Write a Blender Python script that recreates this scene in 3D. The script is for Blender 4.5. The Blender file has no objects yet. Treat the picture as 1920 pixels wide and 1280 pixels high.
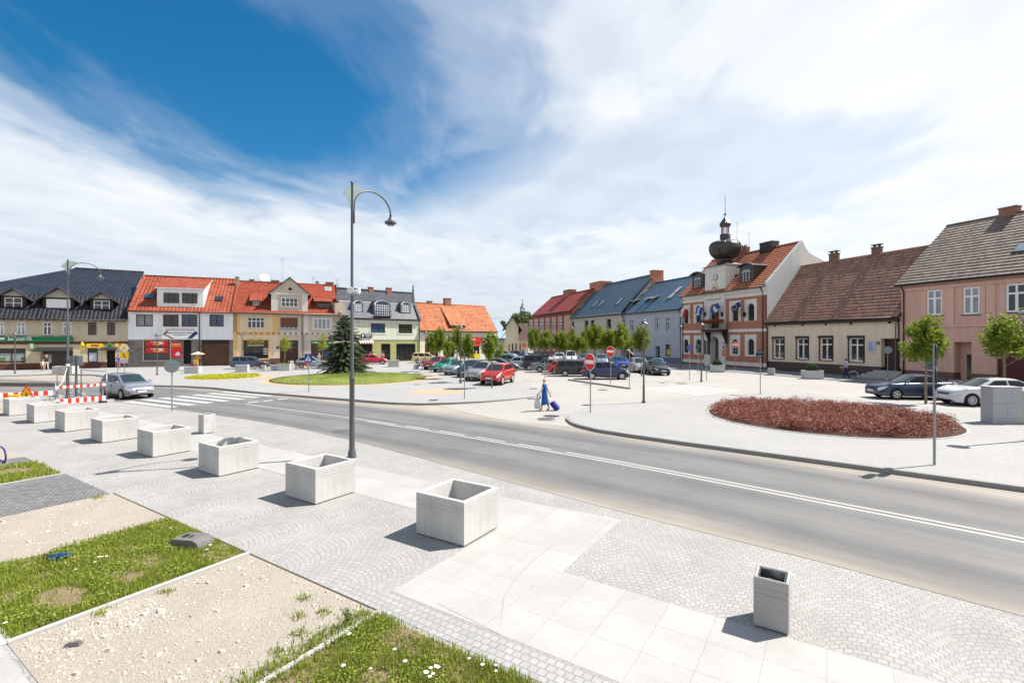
import bpy, math, random
import numpy as np
from mathutils import Vector, Matrix
R = math.radians
sc = bpy.context.scene
COL = sc.collection
rnd = random.Random(11)

# ---------------------------------------------------------------- camera
FPX, CPX, HPY, CAMH = 908.0, 960.0, 636.0, 3.6      # focal length, centre and horizon of the 1920 px wide photo; eye height
cd = bpy.data.cameras.new('camera')
cam = bpy.data.objects.new('camera', cd); COL.objects.link(cam)
cd.sensor_width = 36.0; cd.lens = 36.0 * FPX / 1920.0
cd.shift_y = -(640.0 - HPY) / 1920.0
cd.clip_start = 0.1; cd.clip_end = 6000
cam.location = (0, 0, CAMH); cam.rotation_euler = (R(90), 0, 0)
sc.camera = cam

# ---------------------------------------------------------------- sun, sky, exposure
SUN_AZ = Vector((0.962, 0.272, 0)).normalized(); SUN_EL = R(52)
sdir = Vector((SUN_AZ.x * math.cos(SUN_EL), SUN_AZ.y * math.cos(SUN_EL), math.sin(SUN_EL)))
sl = bpy.data.lights.new('sun', 'SUN'); sl.energy = 4.5; sl.angle = R(0.55); sl.color = (1.0, 0.94, 0.86)
so = bpy.data.objects.new('sun', sl); COL.objects.link(so)
so.rotation_euler = (-sdir).to_track_quat('-Z', 'Y').to_euler(); so.location = (40, 20, 60)
sc.view_settings.view_transform = 'Standard'; sc.view_settings.look = 'None'
sc.view_settings.exposure = 1.09; sc.view_settings.gamma = 1.0; sc.view_settings.use_curve_mapping = False


def node(nt, t, ins=None, **attrs):
    n = nt.nodes.new(t)
    for k, v in attrs.items(): setattr(n, k, v)
    for k, v in (ins or {}).items():
        s = n.inputs[k]
        if isinstance(v, bpy.types.NodeSocket): nt.links.new(v, s)
        else: s.default_value = v
    return n


def mth(nt, op, a, b=0.0, c=0.0, clamp=False):
    return node(nt, 'ShaderNodeMath', {0: a, 1: b, 2: c}, operation=op, use_clamp=clamp).outputs[0]


def mixc(nt, f, a, b, mode='MIX'):
    n = nt.nodes.new('ShaderNodeMix'); n.data_type = 'RGBA'; n.blend_type = mode
    for i, v in ((0, f), (6, a), (7, b)):
        if isinstance(v, bpy.types.NodeSocket): nt.links.new(v, n.inputs[i])
        else: n.inputs[i].default_value = (tuple(v) + (1,))[:4] if i and not isinstance(v, float) else v
    return n.outputs[2]


def ramp(nt, f, pts, interp='LINEAR'):
    n = nt.nodes.new('ShaderNodeValToRGB'); n.color_ramp.interpolation = interp
    e = n.color_ramp.elements
    while len(e) < len(pts): e.new(0.5)
    for el, (p, c) in zip(e, pts):
        el.position = p; el.color = (tuple(c) + (1,))[:4] if isinstance(c, (tuple, list)) else (c, c, c, 1)
    nt.links.new(f, n.inputs[0])
    return n.outputs[0]


w = bpy.data.worlds.new('World'); sc.world = w; w.use_nodes = True
nt = w.node_tree; nt.nodes.clear()
sky = node(nt, 'ShaderNodeTexSky', sky_type='NISHITA', sun_disc=False, sun_elevation=SUN_EL,
           sun_rotation=math.atan2(SUN_AZ.x, SUN_AZ.y), air_density=1.0, dust_density=0.6, ozone_density=2.0)
tc = node(nt, 'ShaderNodeTexCoord')
sx = node(nt, 'ShaderNodeSeparateXYZ', {0: tc.outputs['Generated']})
dx, dy, dz = sx.outputs
zz = mth(nt, 'MAXIMUM', dz, 0.02)
zc = mth(nt, 'ADD', zz, 0.05)
qx, qy = mth(nt, 'DIVIDE', dx, zc), mth(nt, 'DIVIDE', dy, zc)       # the cloud layer seen as a high flat sheet
q = node(nt, 'ShaderNodeCombineXYZ', {0: qx, 1: qy}).outputs[0]
qr = node(nt, 'ShaderNodeMapping', {'Vector': q, 'Rotation': (0, 0, R(-38)), 'Scale': (1.0, 0.62, 1)}).outputs[0]
n1 = node(nt, 'ShaderNodeTexNoise', {'Vector': qr, 'Scale': 1.15, 'Detail': 7.0, 'Roughness': 0.56, 'Distortion': 0.9}).outputs[0]
n2 = node(nt, 'ShaderNodeTexNoise', {'Vector': qr, 'Scale': 3.2, 'Detail': 8.0, 'Roughness': 0.54, 'Distortion': 0.5}).outputs[0]


def gap(cx, cy, ax, ay, rot):                 # a clear hole in the cloud sheet, soft edged
    ca, sa = math.cos(rot), math.sin(rot)
    ux = mth(nt, 'SUBTRACT', qx, cx); uy = mth(nt, 'SUBTRACT', qy, cy)
    a = mth(nt, 'DIVIDE', mth(nt, 'ADD', mth(nt, 'MULTIPLY', ux, ca), mth(nt, 'MULTIPLY', uy, sa)), ax)
    b = mth(nt, 'DIVIDE', mth(nt, 'SUBTRACT', mth(nt, 'MULTIPLY', uy, ca), mth(nt, 'MULTIPLY', ux, sa)), ay)
    return mth(nt, 'SQRT', mth(nt, 'ADD', mth(nt, 'MULTIPLY', a, a), mth(nt, 'MULTIPLY', b, b)))


g0 = gap(-0.98, 1.70, 1.22, 0.90, R(97)); g = g0
g = mth(nt, 'MINIMUM', g, mth(nt, 'ADD', gap(-0.20, 2.85, 1.5, 1.0, R(60)), 0.50))     # thin haze here, only half clear
g = mth(nt, 'MINIMUM', g, mth(nt, 'ADD', gap(1.1, 2.6, 1.6, 1.1, R(20)), 0.66))
g = mth(nt, 'MINIMUM', g, gap(-2.1, 1.25, 0.9, 0.36, R(-20)))
nn = mth(nt, 'ADD', mth(nt, 'MULTIPLY', n1, 1.05), mth(nt, 'MULTIPLY', n2, 0.42))
dens = mth(nt, 'ADD', mth(nt, 'SUBTRACT', mth(nt, 'MULTIPLY', g, 0.92), 1.12), nn)
cf = ramp(nt, dens, [(0.0, 0.02), (0.22, 0.12), (0.5, 0.42), (0.82, 0.80), (1.0, 0.93)], 'EASE')
shade = ramp(nt, mth(nt, 'ADD', mth(nt, 'MULTIPLY', n2, 0.6), mth(nt, 'MULTIPLY', n1, 0.5)),
             [(0.3, (3.35, 3.6, 4.0)), (0.55, (4.3, 4.5, 4.75)), (0.75, (5.0, 5.0, 5.05))])
low = ramp(nt, dz, [(0.0, 1.0), (0.2, 0.0)])                         # greyer and denser towards the horizon
west = mth(nt, 'MULTIPLY_ADD', dx, -0.55, 0.42, clamp=True)             # the far cloud bank is greyer on the side away from the sun
cloud = mixc(nt, mth(nt, 'MULTIPLY', low, mth(nt, 'ADD', west, 0.3), clamp=True), shade, (2.75, 3.15, 3.7))
# thin high haze everywhere but in the clear gap
cf = mth(nt, 'MAXIMUM', cf, node(nt, 'ShaderNodeMapRange', {0: mth(nt, 'ADD', g0, mth(nt, 'MULTIPLY', n1, 0.5)), 1: 1.05, 2: 1.75, 3: 0.0, 4: 0.76}).outputs[0])
cf = mth(nt, 'MULTIPLY', cf, node(nt, 'ShaderNodeMapRange', {0: dz, 1: 0.60, 2: 0.80, 3: 1.0, 4: 0.2}).outputs[0])      # clear zenith, out of view, added for a bluer fill light
east = mth(nt, 'MULTIPLY_ADD', dx, 0.65, 0.0, clamp=True)              # thin cloud glows brighter on the sun's side
cloud = mixc(nt, east, cloud, (5.3, 5.35, 5.45))
deep = node(nt, 'ShaderNodeHueSaturation', {'Hue': 0.492, 'Saturation': 1.52, 'Value': 0.60, 'Fac': 1.0, 'Color': sky.outputs[0]}).outputs[0]
colr = mixc(nt, cf, deep, cloud)
bg = node(nt, 'ShaderNodeBackground', {'Color': colr, 'Strength': 0.1})
nt.links.new(bg.outputs[0], node(nt, 'ShaderNodeOutputWorld').inputs[0])


# ---------------------------------------------------------------- measuring: photo pixel -> place
def P(px, py, z=0.0):
    Y = FPX * (CAMH - z) / (py - HPY)
    return Vector(((px - CPX) / FPX * Y, Y, z))


def top_z(p, py):                      # height at which something standing at p reaches photo row py
    return CAMH + (HPY - py) * p.y / FPX


E1 = Vector((.8385, -.545, 0)); E2 = Vector((.545, .8385, 0))   # the paving grid: along and across the row of planters
GROT = math.atan2(E1.y, E1.x)


def AB(a, b, z=0.0): return E1 * a + E2 * b + Vector((0, 0, z))
def toAB(p): return (p.x * E1.x + p.y * E1.y, p.x * E2.x + p.y * E2.y)
def PAB(px, py, z=0.0): return toAB(P(px, py, z))


# ---------------------------------------------------------------- mesh building
class MB:
    def __init__(s): s.v, s.f, s.m, s.s = [], [], [], []

    def add(s, vs, fs, m=0, sm=False, T=None):
        o = len(s.v)
        s.v += [tuple(T @ Vector(v)) if T else tuple(v) for v in vs]
        for f in fs: s.f.append(tuple(i + o for i in f)); s.m.append(m); s.s.append(sm)
        return s

    def box(s, x0, y0, z0, x1, y1, z1, m=0, T=None):
        return s.add([(x0, y0, z0), (x1, y0, z0), (x1, y1, z0), (x0, y1, z0), (x0, y0, z1), (x1, y0, z1), (x1, y1, z1), (x0, y1, z1)],
                     [(0, 3, 2, 1), (4, 5, 6, 7), (0, 1, 5, 4), (1, 2, 6, 5), (2, 3, 7, 6), (3, 0, 4, 7)], m, False, T)

    def poly(s, pts, m=0): return s.add(pts, [tuple(range(len(pts)))], m)

    def prism(s, pts, z0, z1, m=0, T=None, bottom=True):
        n = len(pts); vs = [(p[0], p[1], z0) for p in pts] + [(p[0], p[1], z1) for p in pts]
        fs = [tuple(range(n, 2 * n))] + [(i, (i + 1) % n, n + (i + 1) % n, n + i) for i in range(n)]
        if bottom: fs.append(tuple(reversed(range(n))))
        return s.add(vs, fs, m, False, T)

    def vprism(s, pts, y0, y1, m=0, T=None):        # outline in x-z, extruded along y
        n = len(pts); vs = [(p[0], y0, p[1]) for p in pts] + [(p[0], y1, p[1]) for p in pts]
        fs = [tuple(range(n)), tuple(reversed(range(n, 2 * n)))] + [((i + 1) % n, i, n + i, n + (i + 1) % n) for i in range(n)]
        return s.add(vs, fs, m, False, T)

    def cyl(s, p0, p1, r0, r1=None, n=10, m=0, sm=True, caps=True, T=None):
        r1 = r0 if r1 is None else r1
        p0, p1 = Vector(p0), Vector(p1); d = (p1 - p0)
        if d.length < 1e-6: return s
        d.normalize(); a = d.orthogonal().normalized(); b = d.cross(a)
        vs = []
        for p, r in ((p0, r0), (p1, r1)):
            for i in range(n):
                t = 2 * math.pi * i / n; vs.append(p + (a * math.cos(t) + b * math.sin(t)) * r)
        s.add(vs, [(i, (i + 1) % n, n + (i + 1) % n, n + i) for i in range(n)], m, sm, T)
        if caps:
            s.add(vs[:n], [tuple(reversed(range(n)))], m, False, T); s.add(vs[n:], [tuple(range(n))], m, False, T)
        return s

    def tube(s, pts, r, n=8, m=0, T=None, closed=False):
        pts = [Vector(p) for p in pts]; k = len(pts); vs = []
        rr = r if isinstance(r, (list, tuple)) else [r] * k
        prev = None
        for i, p in enumerate(pts):
            a = pts[(i - 1) % k] if (i or closed) else p
            b = pts[(i + 1) % k] if (i < k - 1 or closed) else p
            d = (b - a).normalized()
            u = d.orthogonal().normalized() if prev is None else (prev - d * prev.dot(d)).normalized()
            prev = u; v = d.cross(u)
            for j in range(n):
                t = 2 * math.pi * j / n; vs.append(p + (u * math.cos(t) + v * math.sin(t)) * rr[i])
        fs = []
        for i in range(k if closed else k - 1):
            for j in range(n):
                i2 = (i + 1) % k
                fs.append((i * n + j, i * n + (j + 1) % n, i2 * n + (j + 1) % n, i2 * n + j))
        if not closed: fs += [tuple(reversed(range(n))), tuple(range((k - 1) * n, k * n))]
        return s.add(vs, fs, m, True, T)

    def lathe(s, prof, n=16, c=(0, 0, 0), m=0, sm=True, T=None, cap=True):
        vs, fs = [], []
        for r, z in prof:
            for i in range(n):
                t = 2 * math.pi * (i + .5) / n; vs.append((c[0] + r * math.cos(t), c[1] + r * math.sin(t), c[2] + z))
        for k in range(len(prof) - 1):
            for i in range(n):
                fs.append((k * n + i, k * n + (i + 1) % n, (k + 1) * n + (i + 1) % n, (k + 1) * n + i))
        if cap and prof[0][0] > 1e-4: fs.append(tuple(reversed(range(n))))
        if cap and prof[-1][0] > 1e-4: fs.append(tuple(range((len(prof) - 1) * n, len(prof) * n)))
        return s.add(vs, fs, m, sm, T)

    def ell(s, c, r, nu=12, nv=8, m=0, T=None):
        if not isinstance(r, (tuple, list)): r = (r, r, r)
        vs, fs = [], []
        for k in range(nv + 1):
            a = -math.pi / 2 + math.pi * k / nv
            for i in range(nu):
                t = 2 * math.pi * i / nu
                vs.append((c[0] + r[0] * math.cos(a) * math.cos(t), c[1] + r[1] * math.cos(a) * math.sin(t), c[2] + r[2] * math.sin(a)))
        for k in range(nv):
            for i in range(nu): fs.append((k * nu + i, k * nu + (i + 1) % nu, (k + 1) * nu + (i + 1) % nu, (k + 1) * nu + i))
        return s.add(vs, fs, m, True, T)

    def mesh(s, name, mats, uv=True):
        me = bpy.data.meshes.new(name); me.from_pydata(s.v, [], s.f)
        for mt in (mats if isinstance(mats, (list, tuple)) else [mats]): me.materials.append(mt)
        me.polygons.foreach_set('material_index', s.m); me.polygons.foreach_set('use_smooth', s.s)
        if uv:
            nl = len(me.loops); vi = np.empty(nl, np.int32); me.loops.foreach_get('vertex_index', vi)
            co = np.array(s.v, np.float64)[vi]
            npol = len(me.polygons); nor = np.empty(npol * 3, np.float32); me.polygons.foreach_get('normal', nor); nor = nor.reshape(-1, 3)
            tot = np.empty(npol, np.int32); me.polygons.foreach_get('loop_total', tot)
            N = np.repeat(nor, tot, axis=0).astype(np.float64)
            flat = np.abs(N[:, 2]) > .92
            U = np.stack([-N[:, 1], N[:, 0], np.zeros(nl)], 1); U[flat] = (1, 0, 0)
            U /= np.maximum(np.linalg.norm(U, axis=1, keepdims=True), 1e-9)
            V = np.cross(N, U); V[flat] = (0, 1, 0)
            lay = me.uv_layers.new(name='uv')
            lay.data.foreach_set('uv', np.stack([(co * U).sum(1), (co * V).sum(1)], 1).astype(np.float32).ravel())
        me.update()
        return me

    def build(s, name, mats, parent=None, loc=None, rotz=None, uv=True):
        o = bpy.data.objects.new(name, s.mesh(name, mats, uv)); COL.objects.link(o)
        if parent: o.parent = parent
        if loc is not None: o.location = loc
        if rotz is not None: o.rotation_euler = (0, 0, rotz)
        return o


def tag(o, label=None, cat=None, group=None, kind=None):
    if label: o['label'] = label
    if cat: o['category'] = cat
    if group: o['group'] = group
    if kind: o['kind'] = kind
    return o


def thing(name, label, cat, loc=(0, 0, 0), rotz=0.0, group=None):
    o = bpy.data.objects.new(name, None); COL.objects.link(o); o.empty_display_size = .3
    o.location = loc; o.rotation_euler = (0, 0, rotz)
    return tag(o, label, cat, group)


def structure(o): o['kind'] = 'structure'; return o


def dup(root, loc, rotz=0.0, label=None, group=None, scale=None):
    kids = {}
    for o in bpy.data.objects:
        if o.parent: kids.setdefault(o.parent.name, []).append(o)
    r = root.copy(); COL.objects.link(r); r.location = loc; r.rotation_euler = (0, 0, rotz)
    if scale is not None: r.scale = scale if isinstance(scale, (tuple, list)) else (scale,) * 3
    if label: r['label'] = label
    if group: r['group'] = group
    for ch in kids.get(root.name, []):
        c = ch.copy(); COL.objects.link(c); c.parent = r
        for gch in kids.get(ch.name, []):
            d = gch.copy(); COL.objects.link(d); d.parent = c
    return r


def bevel(o, wd, seg=2):
    b = o.modifiers.new('bevel', 'BEVEL'); b.width = wd; b.segments = seg; b.limit_method = 'ANGLE'
    return o


def text(s, size, mat, parent, loc, rot=(R(90), 0, 0), name='lettering', depth=.01, bold=0.0, w=None, align='CENTER'):
    c = bpy.data.curves.new(name, 'FONT'); c.body = s; c.size = size; c.extrude = depth; c.offset = bold
    c.align_x = align; c.align_y = 'CENTER'; c.resolution_u = 3
    t = bpy.data.objects.new('t', c); COL.objects.link(t)
    bpy.context.view_layer.update()
    me = bpy.data.meshes.new_from_object(t.evaluated_get(bpy.context.evaluated_depsgraph_get()))
    bpy.data.objects.remove(t); bpy.data.curves.remove(c)
    me.materials.clear(); me.materials.append(mat); me.name = name
    o = bpy.data.objects.new(name, me); COL.objects.link(o); o.parent = parent; o.location = loc; o.rotation_euler = rot
    if w:
        xs = [v.co.x for v in me.vertices]; k = w / max(1e-3, max(xs) - min(xs)); o.scale = (k, 1, 1)
    return o


# ---------------------------------------------------------------- materials
def newmat(name):
    m = bpy.data.materials.new(name); m.use_nodes = True
    return m, m.node_tree, m.node_tree.nodes['Principled BSDF']


def setp(p, rough=.6, metal=0.0, spec=.3, coat=0.0):
    p.inputs['Roughness'].default_value = rough; p.inputs['Metallic'].default_value = metal
    p.inputs['Specular IOR Level'].default_value = spec; p.inputs['Coat Weight'].default_value = coat
    p.inputs['Coat Roughness'].default_value = .04


MATS = {}


def M(name, col, rough=.6, metal=0.0, spec=.3, var=0.0, vs=3.0, bump=0.0, bs=40.0, coat=0.0, var2=0.0):
    """plain material with broad mottling (var at scale vs), fine mottling (var2) and a fine bump"""
    if name in MATS: return MATS[name]
    m, nt, p = newmat(name); setp(p, rough, metal, spec, coat)
    c = tuple(col) + (1,)
    p.inputs['Base Color'].default_value = c
    tc = node(nt, 'ShaderNodeTexCoord').outputs['Object'] if (var or bump or var2) else None
    out = c
    if var:
        n = node(nt, 'ShaderNodeTexNoise', {'Vector': tc, 'Scale': vs, 'Detail': 5.0, 'Roughness': .6}).outputs[0]
        out = mixc(nt, n, [x * (1 - var) for x in col], [min(1, x * (1 + var)) for x in col])
    if var2:
        n = node(nt, 'ShaderNodeTexNoise', {'Vector': tc, 'Scale': bs, 'Detail': 3.0}).outputs[0]
        k = ramp(nt, n, [(.3, 1 - var2), (.7, 1 + var2 * .5)])
        out = mixc(nt, 1.0, out, k, 'MULTIPLY')
    if var or var2: nt.links.new(out, p.inputs['Base Color'])
    if bump:
        n = node(nt, 'ShaderNodeTexNoise', {'Vector': tc, 'Scale': bs, 'Detail': 4.0}).outputs[0]
        b = node(nt, 'ShaderNodeBump', {'Strength': bump, 'Distance': .02, 'Height': n})
        nt.links.new(b.outputs[0], p.inputs['Normal'])
    MATS[name] = m
    return m


def streaky(m, k=.14):
    """rain streaks and grime down the faces of an existing material"""
    nt = m.node_tree; p = nt.nodes['Principled BSDF']; src = p.inputs['Base Color'].links[0].from_socket
    tc = node(nt, 'ShaderNodeTexCoord').outputs['Object']
    n = node(nt, 'ShaderNodeTexNoise', {'Vector': node(nt, 'ShaderNodeMapping', {'Vector': tc, 'Scale': (9, 9, .9)}).outputs[0], 'Scale': 1.0, 'Detail': 5.0, 'Roughness': .6}).outputs[0]
    n2 = node(nt, 'ShaderNodeTexNoise', {'Vector': tc, 'Scale': 2.2, 'Detail': 6.0, 'Roughness': .65}).outputs[0]
    c = mixc(nt, 1.0, src, ramp(nt, n, [(.32, 1 - k), (.6, 1.0), (.8, 1.03)]), 'MULTIPLY')
    c = mixc(nt, 1.0, c, ramp(nt, n2, [(.3, 1 - k), (.55, 1.0)]), 'MULTIPLY')
    nt.links.new(c, p.inputs['Base Color'])
    return m


def rand_mat(name, cols, rough=.6, spec=.2, trans=0.0):
    """colour picked per loose piece (leaf, blade, stone) from a ramp"""
    if name in MATS: return MATS[name]
    m, nt, p = newmat(name); setp(p, rough, 0, spec)
    g = node(nt, 'ShaderNodeNewGeometry').outputs['Random Per Island']
    k = len(cols); c = ramp(nt, g, [(i / max(1, k - 1), cc) for i, cc in enumerate(cols)])
    nt.links.new(c, p.inputs['Base Color'])
    if trans:
        t = node(nt, 'ShaderNodeBsdfTranslucent', {'Color': mixc(nt, .35, c, (.5, .6, .05), 'MIX')})
        mx = node(nt, 'ShaderNodeMixShader', {0: trans, 1: p.outputs[0], 2: t.outputs[0]})
        nt.links.new(mx.outputs[0], nt.nodes['Material Output'].inputs[0])
    MATS[name] = m
    return m


def brick_mat(name, c1, c2, mortar, bw, rh, ms=.012, rough=.8, bump=.4, offset=.5, coords='uv', fan=0.0, mottle=.15, mscale=.7, rot=0.0, spec=.25, squash=1.0, dist=.015):
    """stones, bricks, slabs, tiles laid in rows; fan > 0 lays them in segmental arcs of that width"""
    if name in MATS: return MATS[name]
    m, nt, p = newmat(name); setp(p, rough, 0, spec)
    tcn = node(nt, 'ShaderNodeTexCoord'); v = tcn.outputs['UV'] if coords == 'uv' else tcn.outputs['Object']
    base = v
    if rot: v = node(nt, 'ShaderNodeMapping', {'Vector': v, 'Rotation': (0, 0, rot)}).outputs[0]
    if fan:
        wob = node(nt, 'ShaderNodeTexNoise', {'Vector': v, 'Scale': 1.7, 'Detail': 2.0}).outputs[1]
        v = node(nt, 'ShaderNodeVectorMath', {0: v, 1: node(nt, 'ShaderNodeVectorMath', {0: wob, 3: .16}, operation='SCALE').outputs[0]}, operation='ADD').outputs[0]
        s = node(nt, 'ShaderNodeSeparateXYZ', {0: v})
        rad = fan * .64
        x = mth(nt, 'SUBTRACT', mth(nt, 'FLOORED_MODULO', s.outputs[0], fan), fan / 2)
        h = mth(nt, 'SQRT', mth(nt, 'SUBTRACT', rad * rad, mth(nt, 'MULTIPLY', x, x)))
        arc = mth(nt, 'MULTIPLY', mth(nt, 'ARCSINE', mth(nt, 'DIVIDE', x, rad)), rad)
        v = node(nt, 'ShaderNodeCombineXYZ', {0: arc, 1: mth(nt, 'SUBTRACT', s.outputs[1], h)}).outputs[0]
    b = node(nt, 'ShaderNodeTexBrick', {'Vector': v, 'Color1': c1 + (1,), 'Color2': c2 + (1,), 'Mortar': mortar + (1,), 'Scale': 1.0, 'Mortar Size': ms,
             'Mortar Smooth': .35, 'Bias': 0.0, 'Brick Width': bw, 'Row Height': rh}, offset=offset, offset_frequency=2, squash=squash, squash_frequency=2)
    n = node(nt, 'ShaderNodeTexNoise', {'Vector': base, 'Scale': mscale, 'Detail': 6.0, 'Roughness': .62}).outputs[0]
    k = ramp(nt, n, [(.25, 1 - mottle), (.75, 1 + mottle * .6)])
    n3 = node(nt, 'ShaderNodeTexNoise', {'Vector': base, 'Scale': 60.0, 'Detail': 3.0}).outputs[0]
    c = mixc(nt, 1.0, mixc(nt, 1.0, b.outputs[0], k, 'MULTIPLY'), ramp(nt, n3, [(.25, .86), (.75, 1.08)]), 'MULTIPLY')
    nt.links.new(c, p.inputs['Base Color'])
    if bump:
        hgt = mth(nt, 'ADD', mth(nt, 'MULTIPLY', mth(nt, 'SUBTRACT', 1.0, b.outputs[1]), 1.0), mth(nt, 'MULTIPLY', n3, .35))
        bp = node(nt, 'ShaderNodeBump', {'Strength': bump, 'Distance': dist, 'Height': hgt})
        nt.links.new(bp.outputs[0], p.inputs['Normal'])
    MATS[name] = m
    return m


def tile_mat(name, cols, tw=.24, rh=.33, rough=.65, bump=.9, pan=True, spec=.25, edge=.55, dist=.05):
    """roof tiles in courses: each tile its own tone, a stepped course edge and a rounded pan across"""
    if name in MATS: return MATS[name]
    m, nt, p = newmat(name); setp(p, rough, 0, spec)
    v = node(nt, 'ShaderNodeTexCoord').outputs['UV']
    s = node(nt, 'ShaderNodeSeparateXYZ', {0: v})
    fu = mth(nt, 'DIVIDE', s.outputs[0], tw); fv = mth(nt, 'DIVIDE', s.outputs[1], rh)
    row = mth(nt, 'FLOOR', fv)
    fu = mth(nt, 'ADD', fu, mth(nt, 'MULTIPLY', mth(nt, 'FLOORED_MODULO', row, 2.0), 0.0 if pan else .5))
    cell = node(nt, 'ShaderNodeCombineXYZ', {0: mth(nt, 'FLOOR', fu), 1: row}).outputs[0]
    wn = node(nt, 'ShaderNodeTexWhiteNoise', {0: cell}, noise_dimensions='2D').outputs[0]
    big = node(nt, 'ShaderNodeTexNoise', {'Vector': v, 'Scale': .55, 'Detail': 5.0}).outputs[0]
    f = mth(nt, 'ADD', mth(nt, 'MULTIPLY', wn, .55), mth(nt, 'MULTIPLY', big, .5))
    k = len(cols); c = ramp(nt, f, [(.15 + .7 * i / max(1, k - 1), cc) for i, cc in enumerate(cols)])
    yv = mth(nt, 'FRACT', fv); xu = mth(nt, 'FRACT', fu)
    lip = ramp(nt, yv, [(0.0, edge), (.14, edge), (.24, 1.0), (1.0, 1.0)])            # overlap shade painted in, with some grime, along each lower tile edge
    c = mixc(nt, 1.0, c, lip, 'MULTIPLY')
    nt.links.new(c, p.inputs['Base Color'])
    wave = mth(nt, 'ABSOLUTE', mth(nt, 'SINE', mth(nt, 'MULTIPLY', xu, math.pi))) if pan else mth(nt, 'MULTIPLY', ramp(nt, xu, [(0, 0.0), (.06, 1.0), (.94, 1.0), (1, 0.0)]), .3)
    h = mth(nt, 'ADD', mth(nt, 'MULTIPLY', mth(nt, 'SUBTRACT', 1.0, yv), .8), mth(nt, 'MULTIPLY', wave, .8))
    b = node(nt, 'ShaderNodeBump', {'Strength': bump, 'Distance': dist, 'Height': h})
    nt.links.new(b.outputs[0], p.inputs['Normal'])
    MATS[name] = m
    return m


def seam_mat(name, col, gap=.55, rough=.45, spec=.4, bump=.8):
    """standing seam sheet metal"""
    if name in MATS: return MATS[name]
    m, nt, p = newmat(name); setp(p, rough, .35, spec)
    v = node(nt, 'ShaderNodeTexCoord').outputs['UV']; s = node(nt, 'ShaderNodeSeparateXYZ', {0: v})
    fx = mth(nt, 'FRACT', mth(nt, 'DIVIDE', s.outputs[0], gap))
    rib = ramp(nt, fx, [(0, 1.0), (.08, 1.0), (.16, 0.0), (1, 0.0)])
    n = node(nt, 'ShaderNodeTexNoise', {'Vector': v, 'Scale': .8, 'Detail': 4.0}).outputs[0]
    c = mixc(nt, n, [x * .8 for x in col], [x * 1.22 for x in col])
    nt.links.new(c, p.inputs['Base Color'])
    b = node(nt, 'ShaderNodeBump', {'Strength': bump, 'Distance': .06, 'Height': rib})
    nt.links.new(b.outputs[0], p.inputs['Normal'])
    MATS[name] = m
    return m


def glass_mat(name, col, rough=.06):
    if name in MATS: return MATS[name]
    m, nt, p = newmat(name); setp(p, rough, 0, .8, 0)
    v = node(nt, 'ShaderNodeTexCoord').outputs['Object']
    n = node(nt, 'ShaderNodeTexNoise', {'Vector': v, 'Scale': 1.1, 'Detail': 2.0}).outputs[0]
    nt.links.new(mixc(nt, n, [x * .4 for x in col], [x * 1.7 for x in col]), p.inputs['Base Color'])
    b = node(nt, 'ShaderNodeBump', {'Strength': .05, 'Distance': .05, 'Height': n})
    nt.links.new(b.outputs[0], p.inputs['Normal'])
    MATS[name] = m
    return m


GLASS = glass_mat('window_glass', (.022, .026, .03))
GLASSB = glass_mat('window_glass_blue', (.03, .07, .14))
CURT = glass_mat('curtained_glass', (.23, .25, .27), .12)
NETC = glass_mat('net_curtain_glass', (.12, .15, .17), .12)
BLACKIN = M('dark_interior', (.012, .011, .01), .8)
WHITE = M('white_paint', (.62, .62, .61), .5, var=.06, vs=2)
PVC = M('white_window_frame', (.76, .77, .78), .4)
BROWN = M('brown_timber', (.075, .032, .02), .5, var=.3, vs=4)
DKBROWN = M('dark_timber', (.028, .017, .013), .55, var=.3, vs=6)
ANTH = M('anthracite_metal', (.035, .037, .042), .45, .3)
GALV = M('galvanised_steel', (.30, .31, .32), .42, .7, var=.15, vs=6)
LAMPGREY = M('grey_lamp_paint', (.10, .108, .115), .42, .3, var=.1, vs=3)
BLACK = M('black_rubber', (.015, .015, .016), .7)
GUTTER = M('dark_gutter', (.04, .03, .028), .5, .3)
REDPAINT = M('sign_red', (.62, .02, .02), .45)
YELLOW = M('sign_yellow', (.8, .5, .015), .45)
SIGNBLUE = M('sign_blue', (.012, .05, .28), .45)
SIGNWHITE = M('sign_white', (.72, .72, .72), .45)
SIGNBACK = M('sign_back_grey', (.07, .085, .095), .5, .4)
CONC = M('pale_concrete', (.37, .37, .36), .85, var=.12, vs=1.6, bump=.15, bs=60, var2=.12)

# ================================================================ the setting: ground, road, pavements
COB_N = brick_mat('granite_setts_in_arcs', (.285, .287, .288), (.335, .334, .33), (.25, .232, .20), .105, .095, .010, fan=1.35, coords='obj', mottle=.17, mscale=.8, bump=.34)
PLAZA = brick_mat('plaza_granite_setts', (.30, .303, .306), (.345, .345, .343), (.255, .25, .24), .11, .1, .012, fan=1.4, coords='obj', mottle=.10, mscale=.25, bump=.3)
SETTS = brick_mat('dark_granite_setts', (.15, .15, .158), (.235, .235, .245), (.10, .098, .095), .105, .1, .014, coords='obj', mottle=.18, bump=.8, rot=R(90))
SETTE = brick_mat('edging_setts', (.28, .283, .286), (.335, .335, .338), (.24, .232, .215), .11, .105, .010, coords='obj', mottle=.15, bump=.5)
SLAB = brick_mat('pale_granite_slabs', (.335, .331, .32), (.36, .356, .346), (.275, .265, .25), .60, .61, .005, coords='obj', offset=0.0, mottle=.11, mscale=1.2, bump=.1, rot=0, rough=.7)
SIDEW = brick_mat('grey_paving', (.22, .22, .225), (.27, .27, .275), (.17, .17, .17), .2, .1, .008, coords='obj', mottle=.12, bump=.3)
STREET = brick_mat('beige_street_setts', (.325, .313, .293), (.355, .343, .322), (.285, .275, .258), .2, .12, .01, coords='obj', mottle=.1, mscale=.2, bump=.2)
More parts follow.
